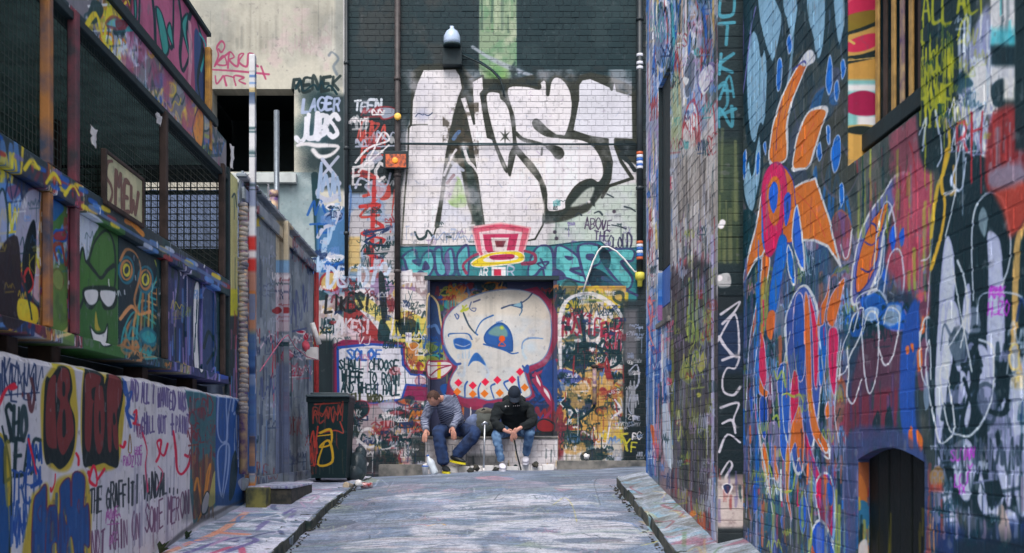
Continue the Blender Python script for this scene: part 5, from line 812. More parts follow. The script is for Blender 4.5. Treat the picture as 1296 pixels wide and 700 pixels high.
M['dark'] = plain('dark_teal_paint', (18, 44, 50), .7); M['black'] = plain('black_paint', (10, 34, 40), .7); M['earth'] = plain('bare_ground', (92, 92, 92), .95)
M['pipe'] = plain('old_brown_pipe', (66, 58, 58), .55, .25); M['darkpipe'] = plain('dark_pipe', (30, 40, 46), .5, .2); M['greymetal'] = plain('grey_metal', (120, 128, 136), .4, .1, metal=.6)
M['timber'] = plain('grimy_timber', (72, 56, 50), .8, .3, 9); M['white'] = plain('chalky_white', (226, 222, 220), .7, .08); M['conc'] = plain('grey_concrete', (128, 124, 118), .9, .22, 7, .5, rgb2=(74, 76, 76))
M['palegrey'] = plain('pale_grey_stone', (184, 188, 186), .8, .15, 6); M['ochre'] = plain('ochre_paint', (204, 160, 90), .6, .2); M['yellow'] = plain('yellow_post_paint', (206, 150, 60), .6, .25, 8, rgb2=(120, 70, 50)); M['wire'] = plain('rusty_wire', (52, 64, 58), .6, .2)
M['red'] = plain('red_post_paint', (170, 40, 44), .6, .2); M['interior'] = plain('brightened_inside', (150, 180, 172), .9, .25, 5); M['steel'] = plain('bright_steel', (190, 194, 200), .3, .05, metal=.8)  # interior: pale grey green, raised to make up for little daylight in the cage
M['multi'] = plain('paint_spattered_post', (190, 160, 120), .6, .2, 11, rgb2=(84, 60, 110)); M['pinkpost'] = plain('pink_spattered_post', (150, 70, 84), .6, .2, 9, rgb2=(70, 56, 60))
# ------------------------------------------------------------------ brickwork
STR, HDR, COURSE, JNT, REC = .234, .117, .0864, .009, .004
FINE = {'painted_brick_near': .0022, 'painted_brick_far': .0022, 'painted_brick_step': .0026}
def brick_arrays(L, H, D=.05, ch=.004):
    x, z = L / 2, H / 2
    v = []
    for (dx, dz, y) in ((0, 0, D), (0, 0, ch), (ch, ch, 0)):
        v += [(-x + dx, y, -z + dz), (x - dx, y, -z + dz), (x - dx, y, z - dz), (-x + dx, y, z - dz)]
    f = []
    for r in (0, 4):
        for j in range(4): k = (j + 1) % 4; f.append((r + j, r + k, r + 4 + k, r + 4 + j))
    f.append((8, 9, 10, 11))
    return np.array(v), f
_bm = {}
def brick_mesh(L, mat):
    k = (round(L, 3), mat.name)
    if k not in _bm:
        v, f = brick_arrays(L, COURSE - JNT, .05, FINE.get(mat.name, .0035)); me = bpy.data.meshes.new('brick'); me.from_pydata(v.tolist(), [], f); me.materials.append(mat); _bm[k] = me
    return _bm[k]
def lay(a0, a1, z0, z1, holes, first=0):
    """English bond over a rectangle: (centre, height, length, whole)"""
    out = []; row = 0; z = z0
    while z + COURSE <= z1 + 1e-6:
        m = STR if (row + first) % 2 == 0 else HDR
        a = a0 - (0 if m == STR else HDR / 2)
        while a < a1:
            s, e = max(a, a0), min(a + m, a1)
            segs = [(s, e)]
            for (h0, h1, y0, y1) in holes:
                if z + COURSE * .6 > y0 and z + COURSE * .4 < y1:
                    n = []
                    for (p, q) in segs:
                        if q <= h0 or p >= h1: n.append((p, q)); continue
                        if p < h0: n.append((p, h0))
                        if q > h1: n.append((h1, q))
                    segs = n
            for (p, q) in segs:
                if q - p > .03: out.append(((p + q) / 2, z + COURSE / 2, q - p - JNT, abs(q - p - m) < 1e-4))
            a += m
        z += COURSE; row += 1
    return out
def place(bricks, to_world, rot, mat, parent, name_stuff, score=None, most=298, seed=1):
    """the bricks that show largest become parts of their own, the others one joined part"""
    r = random.Random(seed); idx = list(range(len(bricks)))
    single = set()
    if score is not None:
        c = [i for i in idx if bricks[i][3] and score(bricks[i]) > 0]
        c.sort(key=lambda i: -score(bricks[i])); single = set(c[:most])
    inv = local(parent); vs, fs = [], []
    Rz = Euler((0, 0, rot)).to_matrix()
    for i in idx:
        a, z, L, whole = bricks[i]
        out = r.gauss(0, .0012) + (.003 if r.random() < .03 else 0); tilt = r.gauss(0, .010)
        p = to_world(a, z, out)
        if i in single:
            o = bpy.data.objects.new('brick', brick_mesh(L, mat)); COL.objects.link(o); o.parent = parent
            o.matrix_local = inv @ (Matrix.Translation(p) @ Euler((0, tilt, rot)).to_matrix().to_4x4())
        else:
            v, f = brick_arrays(L * r.uniform(.985, 1.005), (COURSE - JNT) * r.uniform(.97, 1.01), .05, FINE.get(mat.name, .0035))
            w = v @ np.array(Rz).T + np.array(p); n = len(vs) * 12
            vs.append(w); fs += [tuple(q + n for q in t) for t in f]
    if vs:
        me = bpy.data.meshes.new(name_stuff); me.from_pydata(np.concatenate(vs).tolist(), [], fs); me.update()
        o = mesh_obj(name_stuff, me, mat, parent); o['kind'] = 'stuff'
def backing(mb, axis, at, deep, a0, a1, z0, z1, holes):
    """mortar body behind the bricks, pieced round the openings"""
    av = sorted({a0, a1, *[h for q in holes for h in q[:2] if a0 < h < a1]}); zv = sorted({z0, z1, *[h for q in holes for h in q[2:] if z0 < h < z1]})
    for i in range(len(av) - 1):
        for j in range(len(zv) - 1):
            A, Z = (av[i] + av[i + 1]) / 2, (zv[j] + zv[j + 1]) / 2
            if any(h[0] < A < h[1] and h[2] < Z < h[3] for h in holes): continue
            if axis == 'Y': mb.box((av[i], at, zv[j]), (av[i + 1], at + deep, zv[j + 1]))
            else: mb.box((at, av[i], zv[j]), (at + deep, av[i + 1], zv[j + 1]))
# ------------------------------------------------------------------ ground
def sheet(name, xs, ys, zf, mat, kind='structure'):
    vs = [(x, y, zf(x, y)) for y in ys for x in xs]; n = len(xs)
    fs = [(j * n + i, j * n + i + 1, (j + 1) * n + i + 1, (j + 1) * n + i) for j in range(len(ys) - 1) for i in range(n - 1)]
    me = bpy.data.meshes.new(name); me.from_pydata(vs, [], fs); me.polygons.foreach_set('use_smooth', [True] * len(fs)); me.update()
    o = mesh_obj(name, me, mat); o['kind'] = kind; return o
def wob(x, y, k=.012): return k * (math.sin(x * 3.1 + y * 1.7) + .6 * math.sin(x * 7.3 - y * 4.1 + 1) + .4 * math.sin(y * 11 + x * 5))
ground_z = -1.2
sheet('ground', [-900, -60, -12, 12, 60, 900], [-300, -30, 0, 40, 200, 1500], lambda x, y: ground_z, M['earth'])
ys = [1 + .15 * i for i in range(101)]
sheet('road', [-1.9 + .16 * i for i in range(40)], ys, lambda x, y: z_road(x, y) + wob(x, y, .006), M['gr'])
# left pavement with a ragged kerb
def kerb_x(y): return -1.59 + .015 * math.sin(y * 5.1) + .012 * math.sin(y * 13.3 + 1)
ys2 = [1 + .12 * i for i in range(125)]
KERB = plain('mossy_kerb_stone', (84, 84, 76), .9, .35, 9, .8, rgb2=(26, 44, 42), bscale=30)
def pavement(name, inner, outer, zin, zout, ys_, drop=.4):
    vs, fs = [], []
    n = 6
    for y in ys_:
        xi, xo = inner(y), outer(y); s = 1 if xo > xi else -1
        for k in range(n):
            t = k / (n - 1); x = xi + (xo - xi) * t; vs.append((x, y, zin(y) * (1 - t) + zout(y) * t + wob(x, y, .005)))
        vs[-1] = (xo, y, vs[-1][2] - .012); vs.append((xo - s * .03, y, zout(y) - drop))
    m = n + 1
    for j in range(len(ys_) - 1):
        for k in range(m - 1):
            q = (j * m + k, j * m + k + 1, (j + 1) * m + k + 1, (j + 1) * m + k); fs.append(q if s > 0 else q[::-1])
    fs.append(tuple(range(m))); fs.append(tuple((len(ys_) - 1) * m + k for k in range(m - 1, -1, -1)))
    me = bpy.data.meshes.new(name); me.from_pydata(vs, [], fs); me.update()
    o = mesh_obj(name, me, M['gr']); o['kind'] = 'structure'
    rk = random.Random(len(name)); y = ys_[0]; kn = 0
    while y < ys_[-1] - .1:
        L_ = rk.uniform(.34, .62); y1 = min(y + L_ - .012, ys_[-1]); ym = (y + y1) / 2; o_ = rk.uniform(-.008, .008)
        bm = bmesh.new(); bmesh.ops.create_cube(bm, size=1)
        for q in bm.verts:
            yy = ym + q.co.y * (y1 - y); xo = outer(ym); q.co = Vector((xo - s * .058 + q.co.x * .15 + o_, yy, zout(yy) + .006 + (0 if q.co.z > 0 else -drop) + rk.uniform(-.006, .006)))
        bmesh.ops.bevel(bm, geom=bm.edges[:], offset=.016, segments=2, profile=.6, affect='EDGES')
        bmesh.ops.subdivide_edges(bm, edges=[e for e in bm.edges if e.calc_length() > .1], cuts=2, use_grid_fill=True)
        for q in bm.verts: q.co += Vector((rk.uniform(-.004, .004), rk.uniform(-.003, .003), rk.uniform(-.004, .004)))
        bm.normal_update(); me = bpy.data.meshes.new('kerb_stone'); bm.to_mesh(me); bm.free()
        me.materials.append(KERB); me.materials.append(M['gr'])
        for f in me.polygons: f.material_index = 1 if f.normal.z > .75 else 0
        k_ = bpy.data.objects.new('kerb_stone', me); link(k_, o); y = y1 + .012
    return o
pavement('left_pavement', lambda y: -2.6, kerb_x, z_left, lambda y: z_left(y) - .005, [y for y in ys2 if y < 15.6])
pavement('right_pavement', lambda y: 1.98, lambda y: 1.42 + .012 * math.sin(y * 4.3) + .01 * math.sin(y * 11.7), lambda y: z_kerb(y) + .12, z_kerb, [y for y in ys2 if y < 11.95])
# dark gutters of dirt along both kerbs
def gutter(name, xf, side, y0, y1, seed):
    r = random.Random(seed); m = MB(); y = y0
    while y < y1:
        y += r.uniform(.02, .09); x = xf(y) + side * r.uniform(.02, .075); k = r.uniform(.004, .013)
        m.blob((x, y, z_road(x, y) + .004), (k * r.uniform(.8, 2), k * r.uniform(.8, 2.4), k * .7), None, 1, .3)
    o = m.build(name, M['dirt']); o['kind'] = 'stuff'; return o
M['dirt'] = plain('wet_dirt', (40, 44, 42), .9, .3, 20, .4, rgb2=(70, 66, 58))
gutter('gutter_dirt', kerb_x, 1, 6.0, 13.6, 3); gutter('gutter_dirt', lambda y: 1.41, -1, 6.5, 11.8, 4)
# ------------------------------------------------------------------ back building: dark brick, doorway with the skull panel, white bench plinth
DX0, DX1, DZ1 = -.845, 1.035, 3.90
BX0 = (437 - CU) * YB / F
back = empty('brick_building', (0, YB, 1.0), 'dark brick end wall with giant white letters above a skull painted doorway', 'building')
holes = [(DX0, DX1, 0, DZ1)]
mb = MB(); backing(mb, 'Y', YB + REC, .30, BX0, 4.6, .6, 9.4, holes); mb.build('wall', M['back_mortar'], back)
zb0 = CZ + (CV - 182.2) * YB / F - COURSE * 60
bl = lay(BX0 + .03, 4.6, zb0, 9.4, holes)
def back_score(b):
    a, z, L, w = b
    u, v = CU + a * F / YB, CV - (z - CZ) * F / YB
    return L * 10 + (6 if 505 < u < 690 and 86 < v < 300 else 0) + (3 if 690 < u < 800 and 100 < v < 260 else 0) + .001 * z if u < 800 and v > -5 else 0
place(bl, lambda a, z, o: Vector((a, YB - o, z)), 0, M['back'], back, 'brickwork', back_score, seed=2)
m = MB(); m.box((DX0 - .03, YB - .006, DZ1 - .004), (DX1 + .03, YB + .2, DZ1 + .05)); m.build('lintel', M['dark'], back)  # dark colour carries the shadow at the head of the doorway
m = MB(); m.box((DX0, YB + .22, 1.0), (DX1, YB + .28, DZ1)); m.build('door_panel', M['panel'], back)
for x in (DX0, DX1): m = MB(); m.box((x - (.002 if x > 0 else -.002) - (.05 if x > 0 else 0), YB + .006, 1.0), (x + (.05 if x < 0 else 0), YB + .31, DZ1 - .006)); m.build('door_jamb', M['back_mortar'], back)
# bench plinth: white painted brick in the doorway
bz = CZ + (CV - 552.5) * 15.75 / F
bench = empty('brick_bench', (0.1, 15.75, 1.1), 'white painted brick plinth the two seated people use as a bench', 'bench')
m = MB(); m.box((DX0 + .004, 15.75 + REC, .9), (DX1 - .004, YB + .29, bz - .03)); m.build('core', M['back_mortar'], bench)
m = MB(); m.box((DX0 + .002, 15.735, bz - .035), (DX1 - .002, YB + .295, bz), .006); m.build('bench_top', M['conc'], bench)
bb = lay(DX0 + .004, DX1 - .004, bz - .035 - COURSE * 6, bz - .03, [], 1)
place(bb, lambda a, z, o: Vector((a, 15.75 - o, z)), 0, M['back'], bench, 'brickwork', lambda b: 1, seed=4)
m = MB()
for k in range(9):
    x = -.55 + k * .17; m.box((x, 15.60 + random.uniform(-.02, .03), 1.0), (x + .165, 15.742, 1.235 + random.uniform(-.02, .012)), .012)
m.build('footing', M['white'], bench)
# base ledges either side
for (u0, u1, v0, lab) in ((479, 539, 588, 'low mossy concrete ledge along the wall left of the bench'), (705, 818, 583, 'low concrete ledge along the wall right of the bench')):
    y = 15.70; m = MB(); x0, x1 = (u0 - CU) * y / F, (u1 - CU) * y / F
    m.box((x0, y, .95), (x1, YB - .004, CZ + (CV - v0) * y / F), .012); tag(m.build('concrete_ledge', M['conc']), lab, 'ledge')
# rendered building beyond the fence with its dark opening
ren = empty('rendered_building', (-3.6, YB, 1.0), 'pale stained rendered wall with a big black opening above the iron fence', 'building')
ox0, ox1, oz0, oz1 = (268 - CU) * YB / F, (372 - CU) * YB / F, CZ + (CV - 217) * YB / F, CZ + (CV - 112) * YB / F
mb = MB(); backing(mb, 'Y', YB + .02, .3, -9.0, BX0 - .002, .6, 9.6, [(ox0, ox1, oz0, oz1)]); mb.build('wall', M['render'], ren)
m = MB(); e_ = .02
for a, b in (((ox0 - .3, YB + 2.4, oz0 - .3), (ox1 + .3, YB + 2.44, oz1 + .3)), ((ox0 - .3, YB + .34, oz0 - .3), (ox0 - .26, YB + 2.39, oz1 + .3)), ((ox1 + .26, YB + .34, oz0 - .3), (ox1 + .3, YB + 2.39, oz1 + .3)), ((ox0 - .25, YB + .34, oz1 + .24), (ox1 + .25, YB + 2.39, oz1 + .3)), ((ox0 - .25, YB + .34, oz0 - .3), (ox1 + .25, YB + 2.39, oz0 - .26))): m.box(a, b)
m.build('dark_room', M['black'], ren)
m = MB(); m.box(((285 - CU) * YB / F, YB - .10, CZ + (CV - 233) * YB / F), ((376 - CU) * YB / F, YB + .018, CZ + (CV - 221) * YB / F), .01); m.build('sill', M['palegrey'], ren)
# pipes on the back wall
def pipe(u, v0, v1, r, mat, label, off=.07, brackets=3, y=YB):
    x = (u - CU) * y / F; z0, z1 = CZ + (CV - v1) * y / F, CZ + (CV - v0) * y / F
    t = empty('drainpipe', (x, y - off, z0), label, 'pipe', 'pipes down the end wall')
    m = MB(); m.tube([(x, y - off, z0), (x, y - off, z1)], r, 12); m.build('pipe_run', mat, t)
    for k in range(brackets):
        z = z0 + (z1 - z0) * (k + .5) / brackets; m = MB(); m.lathe([(r + .002, -.025), (r + .012, -.02), (r + .012, .02), (r + .002, .025)], (x, y - off, z), 12); m.box((x - .03, y - off + r, z - .015), (x + .03, y - .003, z + .015)); m.build('bracket', mat, t)
    return t, x, y - off, z0, z1
pipe(503.5, -80, 405, .042, M['pipe'], 'brown drainpipe beside the left leg of the giant white letters', .06, 4)
pipe(439, -80, 350, .028, M['darkpipe'], 'thin dark pipe at the seam between rendered wall and dark brick', .05, 4)
t, x, y, z0, z1 = pipe(809, -80, 346, .045, M['darkpipe'], 'dark downpipe with blue and white bands at the right end of the wall', .06, 2)
M['bandw'] = plain('band_white', (214, 214, 224), .5, .06); M['bandb'] = plain('band_blue', (50, 100, 180), .5, .06); M['bando'] = plain('band_orange', (190, 90, 50), .5, .06); M['bandy'] = plain('band_yellow', (206, 196, 70), .5, .06)
for v, k in ((194, 'o'), (198, 'w'), (202, 'b'), (206, 'w'), (209, 'b'), (212, 'w'), (307, 'o'), (311, 'w'), (315, 'b'), (319, 'w'), (323, 'b'), (327, 'o'), (80, 'w'), (86, 'w'), (70, 'w')):
    z = CZ + (CV - v) * y / F; m = MB(); m.lathe([(.046, -.02), (.0475, -.018), (.0475, .018), (.046, .02)], (x, y, z), 12); m.build('painted_band', M['band' + k], t)
m = MB(); z = CZ + (CV - 350) * y / F; m.lathe([(.05, .06), (.068, .05), (.068, -.03), (.05, -.05), (.038, -.06), (.036, -.14), (.02, -.15)], (x, y, z), 14); m.build('outlet', M['bandy'], t)
for (u, v0, v1, lab) in ((752, 466, 512, 'short capped pipe stub low on the orange bay right of the skull'),):
    t, x, y, z0, z1 = pipe(u, v0, v1, .03, M['multi'], lab, .05, 1); m = MB(); m.lathe([(.03, 0), (.045, .005), (.045, .04), (.02, .05)], (x, y, z1), 12); m.build('cap', M['timber'], t)
# thin cable, white conduit arch, loose flex
def line_obj(name, P, r, mat, label, cat): m = MB(); m.tube(P, r, 6); return tag(m.build(name, mat), label, cat)
line_obj('cable', [pt(u, v, YB - .03) for u, v in ((505, 182.5), (600, 184), (700, 183), (806, 183.5))], .008, M['black'], 'thin dark cable run straight across the giant white letters', 'cable')
line_obj('conduit', [pt(u, v, YB - .05) for u, v in ((738, 369), (744, 350), (751, 330), (757, 318), (762, 312.5), (770, 312.5), (780, 318), (790, 328), (798, 338), (803, 344), (812, 344))], .013, M['white'], 'white bent conduit arching over the teal lettering', 'conduit')
line_obj('loose_cable', [pt(u, v, YB - .05) for u, v in ((577, 66), (590, 72), (606, 79), (622, 89), (633, 101), (637, 112), (638, 122))], .012, M['black'], 'black cable drooping from the wall lamp over the green stripe', 'cable')
# lamp on its dark box, small painted meter box
lamp = empty('wall_lamp', pt(572, 60, YB - .12), 'white domed bulkhead lamp on a black bracket high on the wall', 'lamp')
c = pt(572, 50, YB - .16); m = MB(); m.lathe([(.115, -.075), (.12, -.02), (.115, .05), (.085, .11), (.04, .145), (.03, .16), (.03, .185), (.012, .19)], c, 16); m.build('dome', M['lampw'] if 'lampw' in M else plain('lamp_glass', (176, 192, 216), .25, .05, bump=0), lamp)
m = MB(); m.lathe([(.10, -.10), (.126, -.098), (.126, -.07), (.10, -.068)], c, 16); m.build('rim', M['dark'], lamp)
m = MB(); m.box(pt(560, 60, YB - .14), pt(585, 86, YB - .004), .015); m.build('mounting_box', M['black'], lamp)
mbx = empty('meter_box', pt(501, 203, YB - .1), 'dark box with a blotchy orange painted front by the drainpipe', 'box')
m = MB(); m.box(pt(485, 191, YB - .16), pt(517, 214, YB - .13), .008); m.box(pt(487, 193, YB - .13), pt(515, 213, YB - .004)); m.build('casing', M['black'], mbx)
M['orangebox'] = plain('orange_blotches', (206, 92, 40), .5, .2, 26, rgb2=(90, 44, 36)); m = MB(); m.box(pt(488, 195, YB - .165), pt(514, 212, YB - .158), .003); m.build('front', M['orangebox'], mbx)
m = MB(); m.blob(pt(500, 203, YB - .168), (.045, .006, .045)); m.build('lens', plain('amber_lens', (246, 160, 40), .35, .05, bump=0), mbx)
m = MB(); m.lathe([(.045, 0), (.05, .004), (.05, .03), (.02, .034)], pt(503.5, 148, YB - .11), 14, Vector((0, -1, 0))); tag(m.build('reflector_disc', plain('amber_disc', (236, 186, 80), .4, .05)), 'round amber disc fixed on the brown drainpipe', 'reflector')
# ------------------------------------------------------------------ right: far wing
rf = empty('brick_wing', (XR, 9.9, .8), 'paint covered brick wing with a tall dark slot window on the right', 'building')
sl = (10.17, 10.87, 2.70, 5.03)
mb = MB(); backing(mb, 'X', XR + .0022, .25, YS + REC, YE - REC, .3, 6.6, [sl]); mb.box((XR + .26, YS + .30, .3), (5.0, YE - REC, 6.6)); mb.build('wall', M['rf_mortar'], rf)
zr0 = .35
bl = lay(YS + .003, YE, zr0, 6.55, [sl])
def vis_score(X):
    def f(b):
        a, z, L, w = b; u = CU + X * F / a; v = CV - (z - CZ) * F / a
        return L * 1000 / a ** 2 + (0 if L > .15 else -.2) if (0 < v < 700 and u < 1296) else -1
    return f
place(bl, lambda a, z, o: Vector((XR - o, a, z)), R(-90), M['rf'], rf, 'brickwork', vis_score(XR), seed=5)
q = lay(XR + .004, XN + .02, zr0, 7.1, [], 0)
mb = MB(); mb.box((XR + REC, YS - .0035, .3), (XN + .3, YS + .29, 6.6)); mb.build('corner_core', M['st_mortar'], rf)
cb = [((XR + .004 + XN + .02) / 2, zr0 + (k + .5) * COURSE, XN + .016 - XR - JNT, True) for k in range(int(6.2 / COURSE))]
place(cb, lambda a, z, o: Vector((a, YS - .006 - o, z)), 0, M['st'], rf, 'corner_brickwork', lambda b: 1, seed=6)
m = MB(); m.box((XR + .07, sl[0], sl[2]), (XR + .255, sl[1], sl[3])); wnd = m.build('slot_window', M['black'], rf)
for a, b, k in ((sl[2] + .004, 2.86, 'conc'), (2.86, 3.22, 'bandb'), (3.22, sl[3], 'black')): m = MB(); m.box((XR + .04, sl[0] + .003, a), (XR + .068, sl[1] - .003, b - .006), .004); m.build('board', M[k], wnd)
m = MB(); m.box((XR + .003, sl[1] - .008, 3.23), (XR + .039, sl[1] - .001, sl[3] - .002)); m.build('slot_jamb', M['black'], rf)  # black liner added over the jamb to keep the slot dark
m = MB(); m.box((XR - .025, sl[0] - .02, sl[2] - .05), (XR + .066, sl[1] + .02, sl[2]), .006); m.build('sill', M['conc'], rf)
# ------------------------------------------------------------------ right: near wing with barred window and cellar arch
rn = empty('painted_brick_building', (XN, 5.0, .4), 'near brick building covered by an orange winged figure and silver letters', 'building')
wn = (4.79, 5.76, 2.93, 4.25); ar = (4.75, 5.60, 0, 1.50)
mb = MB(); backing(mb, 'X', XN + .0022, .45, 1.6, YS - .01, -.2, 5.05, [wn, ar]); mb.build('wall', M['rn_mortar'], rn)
bl = lay(1.6, YS - .012, -.15, 5.0, [wn, ar])
place(bl, lambda a, z, o: Vector((XN - o, a, z)), R(-90), M['rn'], rn, 'brickwork', vis_score(XN), seed=7)
# arch: curved underside filling the top of the opening
m = MB(); n = 14; vs = []; fs = []
def arc(t): return 1.425 + .070 * math.sin(math.pi * (.04 + .92 * t))
for k in range(n + 1):
    t = k / n; a = ar[0] + (ar[1] - ar[0]) * t
    for X in (XN + .001, XN + .34): vs += [(X, a, arc(t)), (X, a, ar[3] - .001)]
for k in range(n):
    b = k * 4; fs += [(b, b + 4, b + 5, b + 1), (b + 2, b + 3, b + 7, b + 6), (b, b + 2, b + 6, b + 4)]
m.add(vs, fs); m.build('arch', M['rn'], rn)
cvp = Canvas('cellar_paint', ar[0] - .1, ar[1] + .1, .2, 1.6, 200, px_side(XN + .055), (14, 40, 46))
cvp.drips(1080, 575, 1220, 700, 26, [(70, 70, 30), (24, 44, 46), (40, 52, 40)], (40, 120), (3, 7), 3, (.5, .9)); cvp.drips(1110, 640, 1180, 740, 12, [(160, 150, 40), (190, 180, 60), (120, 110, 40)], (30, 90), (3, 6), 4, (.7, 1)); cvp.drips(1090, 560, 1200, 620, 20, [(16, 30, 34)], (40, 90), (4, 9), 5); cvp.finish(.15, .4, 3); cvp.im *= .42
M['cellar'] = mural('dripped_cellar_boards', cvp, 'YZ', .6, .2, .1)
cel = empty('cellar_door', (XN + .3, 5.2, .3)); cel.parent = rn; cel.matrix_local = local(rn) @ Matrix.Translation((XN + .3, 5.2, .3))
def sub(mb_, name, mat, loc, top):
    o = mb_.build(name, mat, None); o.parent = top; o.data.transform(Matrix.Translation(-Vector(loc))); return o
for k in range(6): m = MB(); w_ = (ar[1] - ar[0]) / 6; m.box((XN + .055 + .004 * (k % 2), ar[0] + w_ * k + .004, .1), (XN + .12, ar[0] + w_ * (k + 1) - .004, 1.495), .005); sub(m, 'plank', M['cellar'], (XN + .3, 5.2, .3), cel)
cj = Canvas('cellar_jamb_paint', XN - .02, XN + .4, .1, 1.6, 240, px_front(ar[1]), (110, 60, 50))
cj.rect(1080, 570, 1120, 760, (176, 100, 60), .8, 4); cj.poly("1086,600 1096,620 1098,650 1086,648", (206, 120, 60), .9); cj.poly("1086,636 1100,640 1110,670 1098,690 1088,680", (40, 120, 170), .95); cj.drips(1082, 600, 1120, 720, 30, ['o', 'K', (40, 120, 170), 'Y', 'r'], (14, 40), (2, 5), 3); cj.poly("1086,690 1096,684 1098,720 1086,720", 'W', .9); cj.poly("1100,690 1124,680 1120,740 1100,740", (176, 160, 60), .9); cj.finish(.12, .4, 4); cj.im *= .8
M['cj'] = mural('painted_jamb', cj, 'XZ', .6, .2, .15); m = MB(); m.box((XN + .004, ar[1] - .012, .1), (XN + .054, ar[1] + .02, 1.42)); m.build('arch_jamb', M['cj'], rn)
# window reveal facing the street, bars, sill rail
wj = Canvas('window_jamb_paint', XN - .02, XN + .5, 2.8, 4.4, 260, px_front(wn[1]), (200, 156, 84))
TU = (130, 190, 190)
wj.rect(1066, -60, 1116, 30, (214, 80, 110), .9, 4); wj.poly("1070,10 1080,0 1104,-4 1108,10 1092,18 1072,20", (200, 44, 84)); wj.poly("1070,22 1108,14 1108,30 1090,38 1072,42", (130, 112, 40), .95); wj.line("1070,44 1090,38 1110,30", 5, (30, 44, 44)); wj.poly("1070,56 1090,46 1108,44 1108,58 1090,66 1072,66", (200, 50, 84)); wj.line("1070,50 1080,56", 3, 'y'); wj.line("1070,74 1090,72 1110,66", 4, (30, 44, 44)); wj.rect(1066, 76, 1116, 104, (200, 152, 76), 1, 2); wj.line("1070,80 1108,72", 4, (30, 44, 44)); wj.line("1070,78 1106,74", 1.6, 'y'); wj.rect(1066, 102, 1116, 160, TU, 1, 2); wj.rect(1066, 108, 1116, 116, (236, 232, 236), 1, 2); wj.poly("1068,126 1080,118 1096,116 1112,124 1112,142 1098,148 1080,146 1070,140", (160, 30, 76)); wj.rect(1084, 148, 1116, 160, (232, 228, 232), 1, 2); wj.poly("1068,164 1090,160 1114,166 1108,174 1090,172 1070,168", (30, 44, 44)); wj.line("1068,162 1090,159 1114,162", 1.4, 'y'); wj.rect(1066, 172, 1120, 232, (206, 160, 84), 1, 2); wj.spray(1070, 214, 8, 'W', .8); wj.finish(.10, .4, 4)
M['wj'] = mural('painted_window_jamb', wj, 'XZ', .55, .12, .12); m = MB(); m.box((XN + .004, wn[1] - .012, wn[2] + .004), (XN + .16, wn[1] + .02, wn[3])); m.build('window_jamb', M['wj'], rn)
win = empty('window', (XN + .16, 5.3, wn[2])); win.parent = rn; win.matrix_local = local(rn) @ Matrix.Translation((XN + .16, 5.3, wn[2])); wl_ = (XN + .16, 5.3, wn[2])
m = MB(); m.box((XN + .30, wn[0], wn[2]), (XN + .34, wn[1], wn[3])); sub(m, 'dark_backing', M['black'], wl_, win)  # black sheet closing the opening behind the bars
m = MB(); m.box((XN + .07, wn[0], wn[2] + .10), (XN + .20, wn[1] - .014, wn[2] + .19), .005); sub(m, 'sill_rail', M['dark'], wl_, win)
m = MB(); m.box((XN + .003, wn[0], wn[2] - .03), (XN + .45, wn[1] - .001, wn[2]), .003); m.build('window_sill', plain('pale_sill', (206, 190, 160), .7, .15), rn)
for k in range(8): m = MB(); y = 5.66 - k * .112; m.box((XN + .118, y - .022, wn[2] + .19), (XN + .130, y + .022, wn[3]), .003); sub(m, 'bar', (M['ochre'], M['timber'], M['ochre'], M['bandb2'] if 'bandb2' in M else M['multi'])[k % 4], wl_, win)
# ------------------------------------------------------------------ left: low rendered wall
lw = MB(); r_ = random.Random(5)
ysw = [3.4 + .1 * i for i in range(77)]; prof = []
for y in ysw:
    zt = CZ + .476 + .006 * math.sin(y * 5) + .004 * math.sin(y * 17)
    prof.append([(XL + .004 * math.sin(y * 9), -.6), (XL + .005 * math.sin(y * 7 + 1), .9), (XL, 1.2), (XL + .004 * math.sin(y * 6), zt - .12), (XL + .003, zt - .035), (XL - .012, zt - .008), (XL - .04, zt), (XL - .2, zt - .004), (XL - .23, zt - .04), (XL - .23, -.6)])
n = len(prof[0]); vs = [(x, y, z) for y, p in zip(ysw, prof) for x, z in p]
fs = [(j * n + k, (j + 1) * n + k, (j + 1) * n + k + 1, j * n + k + 1) for j in range(len(ysw) - 1) for k in range(n - 1)]
fs += [tuple(range(n)), tuple((len(ysw) - 1) * n + k for k in range(n - 1, -1, -1))]
lw.add(vs, fs); tag(lw.build('low_wall', M['lw']), 'low white rendered wall lettered with maroon blue and purple graffiti', 'wall')
# ------------------------------------------------------------------ left: timber lean-to with painted boards and a wire cage
ln = empty('caged_shed', (-2.6, 7.0, 1.9), 'timber and wire caged shed with painted boards above the low wall', 'shed')
def LB(name, a, b, mat, bev=.004): m = MB(); m.box(a, b, bev); return m.build(name, mat, ln)
XF = -2.44
LB('ledge', (-2.72, 3.0, CZ + .585), (-2.40, 10.45, CZ + .655), M['lu']); LB('recess_back', (-2.78, 3.0, .3), (-2.74, 10.9, CZ + .59), M['black'])
for y in (5.9, 6.5, 8.2, 9.6): LB('stub_post', (-2.66, y - .07, CZ + .38), (-2.52, y + .07, CZ + .586), M['timber'])
for a, b in ((3.0, 6.165), (6.175, 6.585), (6.595, 7.355), (7.365, 8.385), (8.395, 10.35)): LB('painted_board', (XF - .03, a, CZ + .66), (XF, b, CZ + 1.40), M['lu'])
for y in (9.0, 9.5, 9.92): LB('batten', (XF - .002, y - .012, CZ + .66), (XF + .012, y + .012, CZ + 1.40), M['lu'])
LB('rail', (-2.50, 3.0, CZ + 1.405), (-2.395, 10.42, CZ + 1.555), M['lu'], .01)
M['splash'] = plain('splashed_post_paint', (176, 116, 60), .7, .2, 5, .3, rgb2=(58, 70, 92)); M['pinkpost'] = plain('pink_spattered_post', (126, 62, 74), .7, .2, 7, .3, rgb2=(58, 56, 62))
